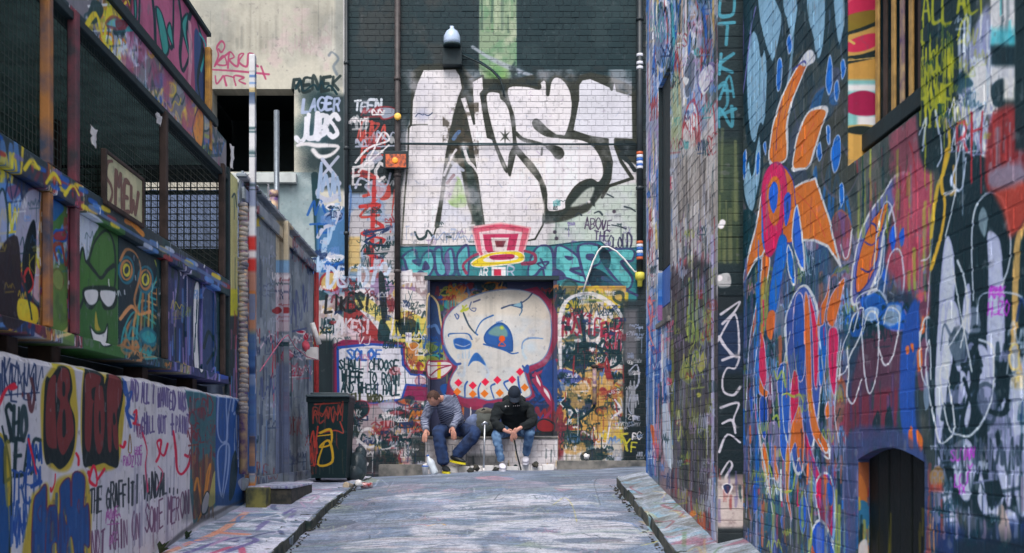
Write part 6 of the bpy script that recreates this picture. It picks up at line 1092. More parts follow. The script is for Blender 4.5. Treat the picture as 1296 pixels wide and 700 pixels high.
for u, mat, top in ((64, 'yellow', 3.4), (98, 'pinkpost', 2.56), (211, 'timber', 2.52), (284, 'timber', 2.6)):
    y = 2.40 * F / (CU - u); LB('post', (-2.44 + .003, y - .03, CZ + .66), (-2.395, y + .03, CZ + 1.40), M['splash' if mat == 'yellow' else mat], .006); LB('post', (-2.45, y - .032, CZ + 1.556), (-2.395, y + .032, CZ + top), M['splash' if mat == 'yellow' else mat], .006)
LB('header_beam', (-2.52, 3.0, CZ + 2.50), (-2.41, 10.40, CZ + 2.55), M['dark']); LB('fascia_board', (XF - .03, 3.0, CZ + 2.552), (XF + .012, 10.38, CZ + 2.87), M['lu'])
LB('upper_beam', (-2.56, 3.0, CZ + 2.872), (-2.40, 9.95, CZ + 2.945), M['dark']); LB('parapet_board', (-2.52, 3.0, CZ + 2.948), (-2.48, 9.86, CZ + 3.66), M['lu']); LB('coping', (-2.56, 3.0, CZ + 3.662), (-2.45, 9.9, CZ + 3.70), M['dark'])
LB('corner_post', (-2.47, 9.74, CZ + 2.62), (-2.42, 9.82, CZ + 3.52), M['yellow'], .008); LB('corner_post', (-2.46, 10.36, CZ + .6), (-2.40, 10.43, CZ + 2.62), M['dark'], .006)
LB('roof', (-5.4, 2.6, CZ + 2.62), (-2.53, 10.30, CZ + 2.70), M['interior']); LB('inner_floor', (-5.4, 2.6, CZ + 1.38), (-2.51, 10.40, CZ + 1.42), M['interior']); LB('side_board', (-2.46, 10.44, CZ + .3), (-2.43, 10.86, CZ + 2.62), M['lu'])
# ribbed sheets lining the inside
def corrug(name, p, d, width, z0, z1, mat, parent, pitch=.076, amp=.011, nrm=None):
    """one corrugated sheet standing on p, running along d"""
    d = Vector(d).normalized(); nn = Vector((-d.y, d.x, 0)) if nrm is None else Vector(nrm); k = int(width / pitch * 6); vs, fs = [], []
    for i in range(k + 1):
        s = width * i / k; off = amp * math.sin(2 * math.pi * s / pitch); q = Vector(p) + d * s + nn * off
        vs += [(q.x, q.y, z0), (q.x, q.y, z1)]
    for i in range(k): fs.append((2 * i, 2 * i + 2, 2 * i + 3, 2 * i + 1))
    m = MB(); m.add(vs, fs, True); return m.build(name, mat, parent)
for k in range(9): corrug('lining_sheet', (-4.6, 2.8 + k * .84, 0), (0, 1, 0), .83, CZ + 1.42, CZ + 2.62, M['interior'], ln, .12, .012)
for y in (7.2, 8.9): LB('inner_post', (-3.5, y - .04, CZ + 1.42), (-3.42, y + .04, CZ + 2.62), M['timber'])
m = MB(); m.tube([(-2.7, 5.4, CZ + 2.4), (-3.3, 8.2, CZ + 1.5)], .02, 6); m.build('brace', M['timber'], ln)
# wire mesh: side and end
m = MB(); X = -2.455
y = 3.0
while y < 10.35: m.box((X - .002, y - .0016, CZ + 1.556), (X + .0005, y + .0016, CZ + 2.50)); y += .05
z = CZ + 1.60
while z < CZ + 2.5: m.box((X + .0008, 3.0, z - .0016), (X + .003, 10.35, z + .0016)); z += .05
o = m.build('wire_mesh', M['wire'], ln); o['kind'] = 'stuff'
m = MB(); x = -4.5
while x < -2.5: m.box((x - .004, 10.376, CZ + 1.42), (x + .004, 10.384, CZ + 2.6)); x += .062
z = CZ + 1.5
while z < CZ + 2.6: m.box((-4.5, 10.386, z - .005), (-2.47, 10.394, z + .005)); z += .062
o = m.build('end_grille', M['wire'], ln); o['kind'] = 'stuff'
LB('end_wall', (-5.0, 10.40, CZ + 1.87), (-3.2, 10.44, CZ + 2.615), M['interior']); LB('end_header', (-3.198, 10.40, CZ + 2.49), (-2.47, 10.44, CZ + 2.61), M['dark']); LB('roof_edge', (-5.3, 10.302, CZ + 2.618), (-2.47, 10.45, CZ + 2.75), M['dark']); LB('end_rail', (-4.6, 10.36, CZ + 2.36), (-2.47, 10.374, CZ + 2.40), M['dark']); LB('end_board', (-4.6, 10.40, CZ + 1.30), (-2.47, 10.43, CZ + 1.86), M['dark'])
# rags caught on the posts
def rag(c, w_, h_, mat, label, seed):
    r = random.Random(seed); m = MB(); nx, nz = 4, 6; vs, fs = [], []
    for j in range(nz + 1):
        for i in range(nx + 1): vs.append((c[0] + .02 + r.uniform(0, .015), c[1] + w_ * (i / nx - .5) * (1 - .35 * j / nz) + r.uniform(-.008, .008), c[2] - h_ * j / nz + r.uniform(-.012, .012)))
    for j in range(nz):
        for i in range(nx): q = j * (nx + 1) + i; fs.append((q, q + 1, q + nx + 2, q + nx + 1))
    m.add(vs, fs, True); m.add([(v[0] - .004, v[1], v[2]) for v in vs], [f[::-1] for f in fs], True)
    return tag(m.build('rag', mat), label, 'rag')
rag((-2.38, 6.66, 3.42), .11, .12, M['white'], 'scrap of white rag stuck on the pink spattered post', 1); rag((-2.40, 8.05, 3.92), .16, .07, M['white'], 'crumpled white rag caught under the header of the cage', 2); rag((-2.36, 10.2, 4.28), .13, .22, M['white'], 'white rag hanging at the far corner of the cage roof', 3); rag((-2.3, 11.6, 4.25), .08, .16, M['white'], 'white rag hanging from the tall post by the fence', 4)
# plaque on the mesh
cp = Canvas('plaque_paint', 6.8, 7.85, 2.9, 3.5, 320, px_side(-2.385), (206, 200, 160))
cp.patch(120, 180, 190, 300, (176, 176, 140), .5, .15, 4, .7); MR = (110, 76, 72)
for q in ("142,204 136,206 134,222 140,234 142,246 138,258 134,252", "146,258 147,216 150,236 153,220 154,266", "157,266 158,230 163,232 157,232 157,248 161,250 157,250 157,266 163,268", "166,236 166,268 169,254 171,272 175,244"): cp.line(q, 4.4, MR, .9); cp.line(q, 1.2, (150, 110, 96), .5, sm=True)
cp.finish(.1, .4, 3); M['plq'] = mural('painted_plaque', cp, 'YZ', .6, .1, .12)
pq = empty('plaque', (-2.39, 7.32, 3.04), 'cream board lettered SMEW in a dark frame wired on the cage', 'sign')
m = MB(); m.box((-2.405, 6.96, 3.05), (-2.385, 7.69, 3.345)); m.build('board', M['plq'], pq)
for a, b in (((-2.41, 6.93, 3.02), (-2.375, 6.96, 3.37)), ((-2.41, 7.69, 3.02), (-2.375, 7.72, 3.37)), ((-2.41, 6.96, 3.02), (-2.375, 7.69, 3.05)), ((-2.41, 6.96, 3.345), (-2.375, 7.69, 3.37))): m = MB(); m.box(a, b, .004); m.build('frame', M['timber'], pq)
# ------------------------------------------------------------------ corrugated iron fence
fe = empty('iron_fence', (-2.42, 13.0, 1.0), 'blue grey corrugated iron fence between painted posts', 'fence')
zt = CZ + 2.64
for k in range(6): corrug('iron_sheet', (-2.42 - .006 * (k % 2), 10.9 + k * .775, 0), (0, 1, 0), .79, .7, zt + (.0, .015, -.01)[k % 3], M['fe'], fe)
m = MB(); m.box((-2.455, 10.9, zt + .02), (-2.355, 15.55, zt + .055), .006); m.build('cap_rail', M['fe'], fe); m = MB(); m.box((-2.40, 10.9, zt - .20), (-2.37, 15.55, zt - .08), .006); m.build('top_rail', M['fe'], fe)
m = MB(); m.box((-2.40, 10.9, z_left(13) + .04), (-2.37, 15.55, z_left(13) + .16), .006); m.build('bottom_rail', M['fe'], fe)
m = MB()
for k in range(46): y = 10.95 + k * .1; m.box((-2.41, y - .02, zt + .055), (-2.39, y + .02, zt + .085 + .03 * ((k * 7) % 5) / 5))
m.build('spikes', M['fe'], fe)
for u, v in ((320.5, 70), (363, 280)):
    X = 2.335; y = X * F / (CU - u); m = MB(); m.box((-2.368, y - .045, .7), (-2.31, y + .045, CZ + (CV - v) * y / F), .008); m.build('post', M['fe'], fe)
m = MB(); m.tube([(-2.38, 15.6, .8), (-2.38, 15.6, CZ + (CV - 345) * 15.6 / F)], .035, 10); m.build('end_post', M['red'], fe)
# knobbly rope wound post
X = 2.34; y = X * F / (CU - 308); pr = []
z0, z1 = CZ + (CV - 600) * y / F, CZ + (CV - 258) * y / F
ro = empty('rope_post', (-X, y, z0), 'knobbly rope wound post splashed cream and yellow by the cage', 'post')
m = MB(); m.tube([(-X, y, z0), (-X, y, z1)], .04, 10); m.build('pole', M['multi'], ro)
z = z0 + .6; m = MB()
while z < z1: m.lathe([(.03, -.026), (.043, -.018), (.049, 0), (.043, .018), (.03, .026)], (-X + random.uniform(-.008, .008), y, z), 10, Vector((random.uniform(-.1, .25), random.uniform(-.1, .2), 1)).normalized()); z += random.uniform(.036, .06)
m.build('rope', plain('rope_paint', (166, 158, 150), .8, .2, 6, rgb2=(76, 76, 96)), ro)
m = MB(); m.tube([(-2.62, 13.9, .8), (-2.62, 13.9, CZ + (CV - 140) * 13.9 / F)], .035, 10); tag(m.build('pole', M['greymetal']), 'thin bare grey pole standing behind the iron fence', 'pole')
m = MB(); m.tube([(-2.56, 13.4, CZ + 2.6), (-2.56, 13.4, CZ + 3.02)], .05, 10); m.tube([(-2.56, 13.4, CZ + 3.02), (-2.56, 13.4, CZ + 3.10)], .055, 10); tag(m.build('stub_pole', M['multi']), 'short paint spattered stub pole behind the iron fence', 'pole')
# shed wall seen through the cage end
sh = empty('sheet_wall', (-3.6, 11.3, 1.0), 'pale blue sheet metal wall seen through the cage grille', 'wall')
M['bluesheet'] = plain('blue_sheet', (104, 120, 152), .6, .12)
for k in range(3): corrug('iron_sheet', (-4.9 + k * .8, 11.3, 0), (1, 0, 0), .795, .7, CZ + 2.62, M['bluesheet'], sh, .15, .014)
# painted block and step on the pavement
m = MB(); y = 11.0; m.box((-2.33, 10.75, z_left(10.9) - .05), (-2.13, 11.0, z_left(10.9) + .17), .012); tag(m.build('kerb_block', plain('painted_block', (120, 116, 60), .8, .2, 8, rgb2=(40, 48, 44))), 'yellow green painted block at the foot of the fence post', 'block')
st = empty('step', (-2.2, 11.4, z_left(11.4)), 'low stone step with a paint washed top beside the iron fence', 'step')
m = MB(); m.box((-2.36, 11.02, z_left(11.02) - .05), (-1.93, 12.35, z_left(12.3) + .09), .015); m.build('riser', M['dirt'], st); m = MB(); m.box((-2.365, 11.0, z_left(12.3) + .088), (-1.915, 12.36, z_left(12.3) + .115), .01); m.build('tread', M['gr'], st)
# string, tube and box at the fence end
line_obj('string', [Vector((-2.28, y_, CZ + (CV - v) * y_ / F)) for y_, v in ((11.2, 470), (11.7, 452), (12.4, 430), (12.8, 424), (13.3, 440), (14.2, 452), (15.2, 456))], .006, plain('pink_string', (206, 110, 140), .7), 'slack pink string looped along the iron fence', 'string')
m = MB(); m.tube([pt(395, 409, 14.9), pt(404, 436, 14.9)], .035, 10); tag(m.build('tube', M['white']), 'white cardboard tube leaning at the end of the fence', 'tube'); m = MB(); m.box(pt(388, 440, 15.0), pt(402, 455, 14.9), .01); tag(m.build('carton', M['white']), 'small white carton hung at the end of the fence', 'carton')
for u, v, lab in ((387, 438, 'crumpled pink rag on the fence string'),): m = MB(); m.blob(pt(u, v, 14.6), (.05, .03, .07), None, 2, .25); tag(m.build('rag', plain('pink_rag', (226, 90, 110), .8)), lab, 'rag')
# ------------------------------------------------------------------ wheelie bin and bag
BY = 13.7; bx0, bx1 = (389 - CU) * BY / F, (441 - CU) * BY / F; bzz = max(z_left(BY), z_road(-1.7, BY)) + .0; btop = CZ + (CV - 500) * BY / F
cbn = Canvas('bin_paint', bx0 - .2, bx1 + .2, bzz - .1, btop + .2, 220, px_front(BY), (14, 38, 42))
cbn.text('REPOM', (396, 536), (434, 532), 20, 22, 1.6, (140, 56, 48), .1, .16, 2, .9, True); cbn.tag(396, 512, 432, 536, 1.4, (150, 60, 50), 13, seed=3); cbn.tag(390, 546, 402, 590, 1.4, (150, 56, 50), 9, seed=5); cbn.drips(392, 530, 436, 600, 26, [(60, 60, 50), (120, 50, 44), (14, 34, 38), (50, 66, 66)], (6, 30), (.8, 1.6), 4, (.4, .8)); cbn.line("398,512 430,510", 1.6, (150, 60, 50)); cbn.line("403,548 424,545 434,548 430,534", 2, (150, 60, 50)); cbn.line("392,560 396,546 398,566 402,540", 2, (170, 60, 50)); cbn.line("391,584 394,574 397,590 400,572", 2, (170, 60, 50)); cbn.line("405,548 418,544 418,562 404,566 416,558 420,584 402,588 410,560", 2.6, (190, 150, 40)); cbn.line("402,552 420,550", 2, (190, 150, 40)); cbn.finish(.1, .3, 3)
M['bin'] = mural('scrawled_bin_plastic', cbn, 'XZ', .45, .06, .08)
bn = empty('wheelie_bin', ((bx0 + bx1) / 2, BY + .3, bzz), 'dark green wheelie bin scrawled in red and yellow by the fence', 'bin')
m = MB(); dpt = .62; cx = (bx0 + bx1) / 2; hw = (bx1 - bx0) / 2; vs = []
for z, k in ((bzz + .05, .84), (bzz + .35, .90), (btop - .14, .985), (btop - .09, 1.0), (btop - .085, 1.05), (btop - .03, 1.05)):
    for sx, sy in ((-1, 0), (1, 0), (1, 1), (-1, 1)): vs.append((cx + sx * hw * k, BY + (1 - k) * .25 + sy * dpt * k, z))
fs = [(j * 4 + i, j * 4 + (i + 1) % 4, (j + 1) * 4 + (i + 1) % 4, (j + 1) * 4 + i) for j in range(5) for i in range(4)] + [(3, 2, 1, 0), (20, 21, 22, 23)]
m.add(vs, fs); m.build('body', M['bin'], bn)
m = MB(); m.box((cx - hw * 1.06, BY - .05, btop - .028), (cx + hw * 1.06, BY + .6, btop + .005), .012); m.box((cx - hw * .9, BY + .05, btop + .004), (cx + hw * .9, BY + .5, btop + .035), .018); m.build('lid', plain('bin_lid', (58, 76, 84), .4, .1), bn)
for sx in (-1, 1): m = MB(); m.lathe([(.03, -.03), (.1, -.028), (.105, 0), (.1, .028), (.03, .03)], (cx + sx * hw * .8, BY + .55, bzz + .105), 16, Vector((1, 0, 0))); m.build('wheel', M['black'], bn)
m = MB(); m.tube([(cx - hw * .8, BY + .66, btop - .06), (cx + hw * .8, BY + .66, btop - .06)], .016, 8); m.build('handle', M['black'], bn)
m = MB(); bc = pt(452, 580, 14.3); gz = z_road(bc.x, 14.3)
for (dx, dy, dz, r0, r1, r2) in ((0, 0, .19, .13, .15, .20), (.04, .03, .34, .08, .09, .12), (-.03, -.05, .12, .13, .13, .13)): m.blob((bc.x + dx, bc.y + dy, gz + dz), (r0, r1, r2), None, 3, .05)
tag(m.build('rubbish_bag', plain('bag_plastic', (52, 66, 72), .35, .15, 20, .8, bscale=18)), 'dark grey plastic rubbish bag slumped beside the bin', 'bag')
# litter
def crumple(u, v, y, r, mat, name, lab, cat, k=.35): c = pt(u, v, y); c.z = max(c.z, z_road(c.x, y) + r[2] * .7); m = MB(); m.blob(c, r, Euler((.4, .3, u)).to_matrix().to_4x4(), 2, k); return tag(m.build(name, mat), lab, cat)
M['cream'] = plain('cream_card', (206, 186, 160), .8, .1); M['can'] = plain('red_can', (150, 40, 46), .35, .1, 30, rgb2=(200, 196, 196), metal=.3); M['clear'] = plain('milky_plastic', (206, 214, 222), .3, .1); M['bluelid'] = plain('blue_lid', (60, 110, 190), .5, .1)
y = 13.0; c = pt(445, 611, y); cz = z_road(c.x, y); m = MB(); m.lathe([(.03, 0), (.042, .1), (.046, .102), (.046, .108), (.03, .108)], (c.x, y, cz + .046), 14, Vector((-.5, -.8, .05)).normalized()); tag(m.build('paper_cup', M['cream']), 'cream paper cup lying on its side in the gutter', 'cup')
crumple(454, 612, 13.0, (.06, .05, .04), M['white'], 'crumpled_paper', 'crumpled white paper in the gutter beside the cream cup', 'paper')
c = pt(464, 609, 13.1); cz = z_road(c.x, 13.1); m = MB(); m.lathe([(.026, -.07), (.035, -.06), (.036, .0), (.03, .03), (.035, .06), (.026, .07)], (c.x, 13.1, cz + .034), 12, Vector((1, .25, .05)).normalized()); tag(m.build('drink_can', M['can']), 'dented red and white drink can lying in the road', 'can')
c = pt(538, 601, 15.3); cz = z_road(c.x, 15.3); cu = empty('paper_cup', (c.x, 15.3, cz), 'white cup with a blue lid standing left of the striped shirt person', 'cup')
m = MB(); m.lathe([(.032, 0), (.045, .11), (.047, .112)], (c.x, 15.3, cz), 14); m.build('cup', M['white'], cu); m = MB(); m.lathe([(.048, .112), (.048, .124), (.03, .13)], (c.x, 15.3, cz), 14); m.build('lid', M['bluelid'], cu)
c = pt(551, 600, 15.35); cz = z_road(c.x, 15.35); bo = empty('plastic_bottle', (c.x, 15.35, cz), 'tilted clear plastic bottle by the feet of the striped shirt person', 'bottle'); ax = Vector((-.42, .1, 1)).normalized()
m = MB(); m.lathe([(.045, 0), (.055, .02), (.05, .09), (.055, .16), (.05, .2), (.018, .25), (.018, .27)], (c.x, 15.35, cz), 14, ax); m.build('body', M['clear'], bo); m = MB(); m.lathe([(.02, .268), (.02, .29), (.012, .292)], (c.x, 15.35, cz), 10, ax); m.build('cap', M['bluelid'], bo)
crumple(541, 590, 15.5, (.06, .05, .045), M['white'], 'crumpled_paper', 'crumpled white paper on the ledge end by the bench', 'paper'); crumple(742, 578, 15.72, (.05, .04, .04), M['white'], 'crumpled_paper', 'small white crumpled paper on the right hand ledge', 'paper')
c = pt(741, 578, 15.74)
for u, v, y, w_ in ((627, 596, 15.4, 'just right of the walking stick'), (596, 598, 15.45, 'in front of the yellow soled shoe'), (603, 592, 15.5, 'just left of the walking stick'), (678, 588, 15.55, 'right of the raised white shoe')): crumple(u, v, y, (.05, .05, .04), M['dirt'], 'stone', 'dark lump of rubble ' + w_, 'stone')['group'] = 'lumps of rubble under the bench'
c = pt(301, 492, 10.9); m = MB(); zt2 = CZ + .476; m.lathe([(.03, 0), (.042, .1), (.044, .102)], (-2.5, 10.7, zt2 - .002), 14); tag(m.build('paper_cup', M['white']), 'white paper cup standing on the far end of the low wall', 'cup')
# weeds at the foot of the low wall
def weed(x, y, s, lab):
    r = random.Random(int(y * 100)); t = empty('weed', (x, y, z_left(y)), lab, 'plant', 'weeds at the foot of the low wall'); m = MB(); z = z_left(y)
    for k in range(16):
        a = r.uniform(-1.2, 1.2); l = s * r.uniform(.5, 1); p = Vector((x, y, z)); q = p + Vector((abs(math.cos(a)) * l * .8, math.sin(a) * l, l * r.uniform(.4, 1.2))); w_ = Vector((-math.sin(a), math.cos(a), 0)) * s * .16; md = p.lerp(q, .6) + Vector((0, 0, s * .12))
        m.add([p, md + w_, q, md - w_], [(0, 1, 2, 3)])
    m.build('leaves', M['weed'], t)
M['weed'] = plain('weed_leaf', (60, 84, 50), .7, .2)
weed(-2.37, 8.05, .11, 'small green weed at the base of the low wall under purple lettering'); weed(-2.37, 8.75, .08, 'small green weed at the base of the low wall by the brown band')
# ------------------------------------------------------------------ people: one skinned body each, clothes as children
from mathutils import noise as mnoise
CLOTH = {'shirt': (.014, 9), 'jeans': (.013, 8), 'hoodie': (.02, 7), 'hood': (.008, 10)}
def skin(name, V, E, rad, mat, parent, sub=2, root=0):
    if name in CLOTH: sub = 3
    me = bpy.data.meshes.new(name); me.from_pydata([tuple(v) for v in V], E, []); o = bpy.data.objects.new(name, me); COL.objects.link(o)
    md = o.modifiers.new('skin', 'SKIN'); md.use_smooth_shade = True; md.branch_smoothing = .4
    for i, r in enumerate(rad): o.data.skin_vertices[0].data[i].radius = (r, r) if not isinstance(r, tuple) else r
    for i in range(len(V)): o.data.skin_vertices[0].data[i].use_root = (i == root)
    sd_ = o.modifiers.new('sub', 'SUBSURF'); sd_.levels = sub; sd_.render_levels = sub
    dg = bpy.context.evaluated_depsgraph_get(); dg.update(); m2 = bpy.data.meshes.new_from_object(o.evaluated_get(dg))
    bpy.data.objects.remove(o); m2.name = name
    if name in CLOTH:
        amp, frq = CLOTH[name]
        for q in m2.vertices:
            p = q.co; n_ = mnoise.noise(Vector((p.x * frq, p.y * frq, p.z * frq * 1.9))); f_ = mnoise.noise(Vector((p.x * frq * 2.3 + 7, p.y * frq * 2, p.z * frq * 3.4)))
            q.co = p + q.normal * amp * ((.5 - abs(n_) * 2.2) * .8 + (.3 - abs(f_) * 1.4) * .5)
        m2.update()
    m2.polygons.foreach_set('use_smooth', [True] * len(m2.polygons))
    return mesh_obj(name, m2, mat, parent)
class Rig:
    def __init__(s): s.V, s.E, s.R = [], [], []
    def v(s, p, r, link=None):
        s.V.append(Vector(p)); s.R.append(r)
        if link is not None: s.E.append((link, len(s.V) - 1))
        return len(s.V) - 1
    def chain(s, start, P, Rr):
        k = start
        for p, r in zip(P, Rr): k = s.v(p, r, k)
        return k
    def build(s, name, mat, parent, sub=2): return skin(name, s.V, s.E, s.R, mat, parent, sub)
def hand(rig, w, wrist, palm, side, curl, k=1.0):
    """five fingers from a palm: wrist -> palm vector, side vector towards the thumb"""
    d = (Vector(palm) - Vector(wrist)).normalized(); sd_ = Vector(side).normalized(); cu_ = Vector(curl).normalized()
    pm = rig.v(Vector(wrist) + d * .055 * k, (.036 * k, .018 * k), w)
    for i, ln_ in enumerate((.074, .084, .078, .06)):
        b = Vector(wrist) + d * .098 * k + sd_ * (.030 - .020 * i) * k
        rig.chain(pm, [b, b + d * ln_ * .45 * k + cu_ * .012 * k, b + d * ln_ * .75 * k + cu_ * .034 * k, b + d * ln_ * .8 * k + cu_ * .058 * k], [.0095 * k, .009 * k, .0085 * k, .0075 * k])
    t = Vector(wrist) + d * .03 * k + sd_ * .036 * k
    rig.chain(pm, [t, t + d * .032 * k + sd_ * .018 * k + cu_ * .01, t + d * .06 * k + sd_ * .018 * k + cu_ * .022], [.012 * k, .0105 * k, .009 * k])
def stripes(name, a, b, pitch):
    m = plain(name, a, .9, .05, 20, .3, bscale=120); n = m.node_tree; L = n.links.new; bs = n.nodes['Principled BSDF']
    src = bs.inputs['Base Color'].links[0].from_socket; tc = n.nodes.new('ShaderNodeTexCoord'); sp = n.nodes.new('ShaderNodeSeparateXYZ'); L(tc.outputs['Object'], sp.inputs[0])
    nz = n.nodes.new('ShaderNodeTexNoise'); nz.inputs['Scale'].default_value = 3; L(tc.outputs['Object'], nz.inputs[0])
    ad = n.nodes.new('ShaderNodeMath'); ad.operation = 'MULTIPLY_ADD'; ad.inputs[1].default_value = .10; L(nz.outputs[0], ad.inputs[0]); 
    md0 = n.nodes.new('ShaderNodeMath'); md0.operation = 'MULTIPLY_ADD'; md0.inputs[1].default_value = .25; L(sp.outputs[0], md0.inputs[0]); L(sp.outputs[2], md0.inputs[2]); L(md0.outputs[0], ad.inputs[2])
    dv = n.nodes.new('ShaderNodeMath'); dv.operation = 'DIVIDE'; dv.inputs[1].default_value = pitch; L(ad.outputs[0], dv.inputs[0])
    fr = n.nodes.new('ShaderNodeMath'); fr.operation = 'FRACT'; L(dv.outputs[0], fr.inputs[0]); gt = n.nodes.new('ShaderNodeMath'); gt.operation = 'GREATER_THAN'; gt.inputs[1].default_value = .58; L(fr.outputs[0], gt.inputs[0])
    mx = n.nodes.new('ShaderNodeMix'); mx.data_type = 'RGBA'; L(gt.outputs[0], mx.inputs[0]); L(src, mx.inputs[6]); mx.inputs[7].default_value = lin(b); L(mx.outputs[2], bs.inputs['Base Color']); return m
M['skin'] = plain('skin', (196, 140, 120), .55, .08, 12, .1); M['skin2'] = plain('skin_pale', (206, 150, 132), .55, .08, 12, .1)
M['stripe'] = stripes('striped_cotton', (30, 42, 76), (162, 168, 190), .021)
M['jeans'] = plain('dark_denim', (34, 58, 100), .9, .2, 9, .5, rgb2=(20, 34, 62), bscale=90); M['jeans2'] = plain('faded_denim', (52, 84, 124), .9, .2, 7, .5, rgb2=(116, 150, 186), bscale=90)
M['hood'] = plain('black_fleece', (17, 26, 30), .95, .15, 10, .4, bscale=60); M['cap'] = plain('navy_cap', (22, 34, 50), .9, .15); M['hair'] = plain('brown_hair', (78, 52, 42), .8, .2, 40, .6, bscale=120); M['shoe'] = plain('white_trainer', (222, 220, 230), .6, .08); M['darkshoe'] = plain('black_shoe', (22, 28, 32), .6, .1); M['sole'] = plain('yellow_sole', (222, 206, 40), .6, .05)
def head(parent, c, fwd, up, mat, r=.098):
    """skull, jaw, nose, ears, eyes, mouth; fwd is where the face looks"""
    f = Vector(fwd).normalized(); u = (Vector(up) - f * Vector(up).dot(f)).normalized(); s = f.cross(u)
    m = Matrix((s, f, u)).transposed().to_4x4(); m.translation = Vector(c)
    return f, u, s, m
def head_mesh(m_, r=.098):
    bm = bmesh.new(); bmesh.ops.create_icosphere(bm, subdivisions=4, radius=1)
    for q in bm.verts:
        x, y, z = q.co
        X, Y, Z = x * .078, y * .098, z * .118
        if z < -.1 and y > 0: k = min(1, (-z - .1) / .9); X *= 1 - .35 * k; Y *= 1 - .12 * k
        if z < -.2 and y < 0: Y *= .72
        if y > .75: Y += .022 * math.exp(-((x / .16) ** 2 + ((z + .12) / .2) ** 2)) - .008 * math.exp(-(((abs(x) - .36) / .16) ** 2 + ((z - .1) / .14) ** 2)) + .006 * math.exp(-((x / .3) ** 2 + ((z + .5) / .07) ** 2)) - .004 * math.exp(-((x / .3) ** 2 + ((z + .56) / .03) ** 2))
        q.co = Vector((X, Y, Z))
    o = MB(); o.bm(bm, m_, True)
    for sx in (-1, 1): o.blob(m_ @ Vector((sx * .080, -.006, -.008)), (.012, .022, .032), m_.to_3x3().to_4x4(), 2)
    return o
def shoe(parent, name, heel, toe, mat, solemat, k=1.0):
    h, t = Vector(heel), Vector(toe); d = t - h; L_ = d.length; d.normalize(); up = Vector((0, 0, 1)); s = d.cross(up).normalized(); u = s.cross(d); m_ = Matrix((s, d, u)).transposed().to_4x4(); m_.translation = h
    bm = bmesh.new(); bmesh.ops.create_uvsphere(bm, u_segments=14, v_segments=10, radius=1)
    for q in bm.verts:
        x, y, z = q.co; t_ = (y + 1) / 2; wd = .040 + .012 * math.sin(t_ * 2.6); ht = .095 - .055 * max(0, t_ - .3) / .7
        q.co = Vector((x * wd, t_ * L_, max(0.0, z * .5 + .5) * ht))
    o = MB(); o.bm(bm, m_, True); a = o.build(name, mat, parent)
    o = MB(); n = 16; vs = []
    for z in (-.022, .006):
        for i in range(n): th = 2 * math.pi * i / n; vs.append(m_ @ Vector((math.cos(th) * (.047 + .006 * math.sin(th)), (math.sin(th) * .5 + .5) * L_ * 1.04 - .01, z)))
    o.add(vs, [(i, (i + 1) % n, n + (i + 1) % n, n + i) for i in range(n)] + [tuple(range(n - 1, -1, -1)), tuple(range(n, 2 * n))], False)
    b = o.build('sole', solemat, None); b.parent = a; inv = local(parent); b.data.transform(inv); return a
def P3(u, v, y): return pt(u, v, y)
# ---- the person in the striped shirt
p1 = empty('person', (-.45, 15.7, 1.1), 'person in a striped long sleeved shirt and blue jeans slumped over with head bowed', 'person')
hip = Vector((-.45, 15.93, bz + .12)); ch = Vector((-.50, 15.74, bz + .40)); nk = Vector((-.585, 15.56, 2.17)); hd = Vector((-.715, 15.42, 2.165))
rS, rE, rW = Vector((-.76, 15.60, 2.10)), Vector((-.86, 15.62, 1.86)), Vector((-.825, 15.42, 1.735)); lS, lE, lW = Vector((-.47, 15.62, 2.17)), Vector((-.37, 15.62, 1.93)), Vector((-.45, 15.43, 1.775))
g1 = z_road(-.55, 15.35)
rH, rK, rA = Vector((-.57, 15.90, bz + .10)), Vector((-.66, 15.44, 1.70)), Vector((-.57, 15.48, g1 + .10)); lH, lK, lA = Vector((-.36, 15.90, bz + .10)), Vector((-.115, 15.48, 1.69)), Vector((-.44, 15.58, 1.34))
b = Rig(); r0 = b.v(hip, .09); c0 = b.v(ch, .085, r0); n0 = b.v(nk, .055, c0); b.v(nk.lerp(hd, .6), .055, n0)
for S, E_, W_, sd_, pm in ((rS, rE, rW, (1, .2, .1), rW + Vector((-.01, -.05, -.07))), (lS, lE, lW, (-1, .1, .1), lW + Vector((.01, -.04, -.08)))):
    a = b.v(S, .04, c0); e = b.v(E_, .036, a); w0 = b.v(W_, .028, e); hand(b, w0, W_, pm, sd_, (0, .3, -1) if S is rS else (0, .6, -1), .98)
for H_, K_, A_ in ((rH, rK, rA), (lH, lK, lA)): a = b.v(H_, .07, r0); k = b.v(K_, .045, a); b.v(A_, .035, k)
b.build('body', M['skin'], p1, 2)
fwd = Vector((-.42, -.55, -.72)); f, u, s, hm = head(p1, hd, fwd, (-.3, -.6, .75), M['skin'])
head_mesh(hm).build('head', M['skin'], p1)
m = MB(); bm = bmesh.new(); bmesh.ops.create_icosphere(bm, subdivisions=4, radius=1); bmesh.ops.delete(bm, geom=[q for q in bm.verts if q.co.z < -.15 + .55 * max(0, q.co.y) or (q.co.y > .55 and q.co.z < .62)], context='VERTS')
for q in bm.verts: k = 1.06 + .03 * random.random(); q.co = Vector((q.co.x * .08 * k, q.co.y * .1 * k, q.co.z * .12 * k))
m.bm(bm, hm, True); m.build('hair', M['hair'], p1)
t = Rig(); a = t.v(hip + Vector((0, -.02, -.02)), (.19, .14)); c1 = t.v(ch + Vector((0, -.05, -.02)), (.205, .16), a); n1 = t.v(nk + Vector((.03, .03, -.04)), (.115, .10), c1); t.v(nk + Vector((-.03, -.03, .01)), .075, n1)
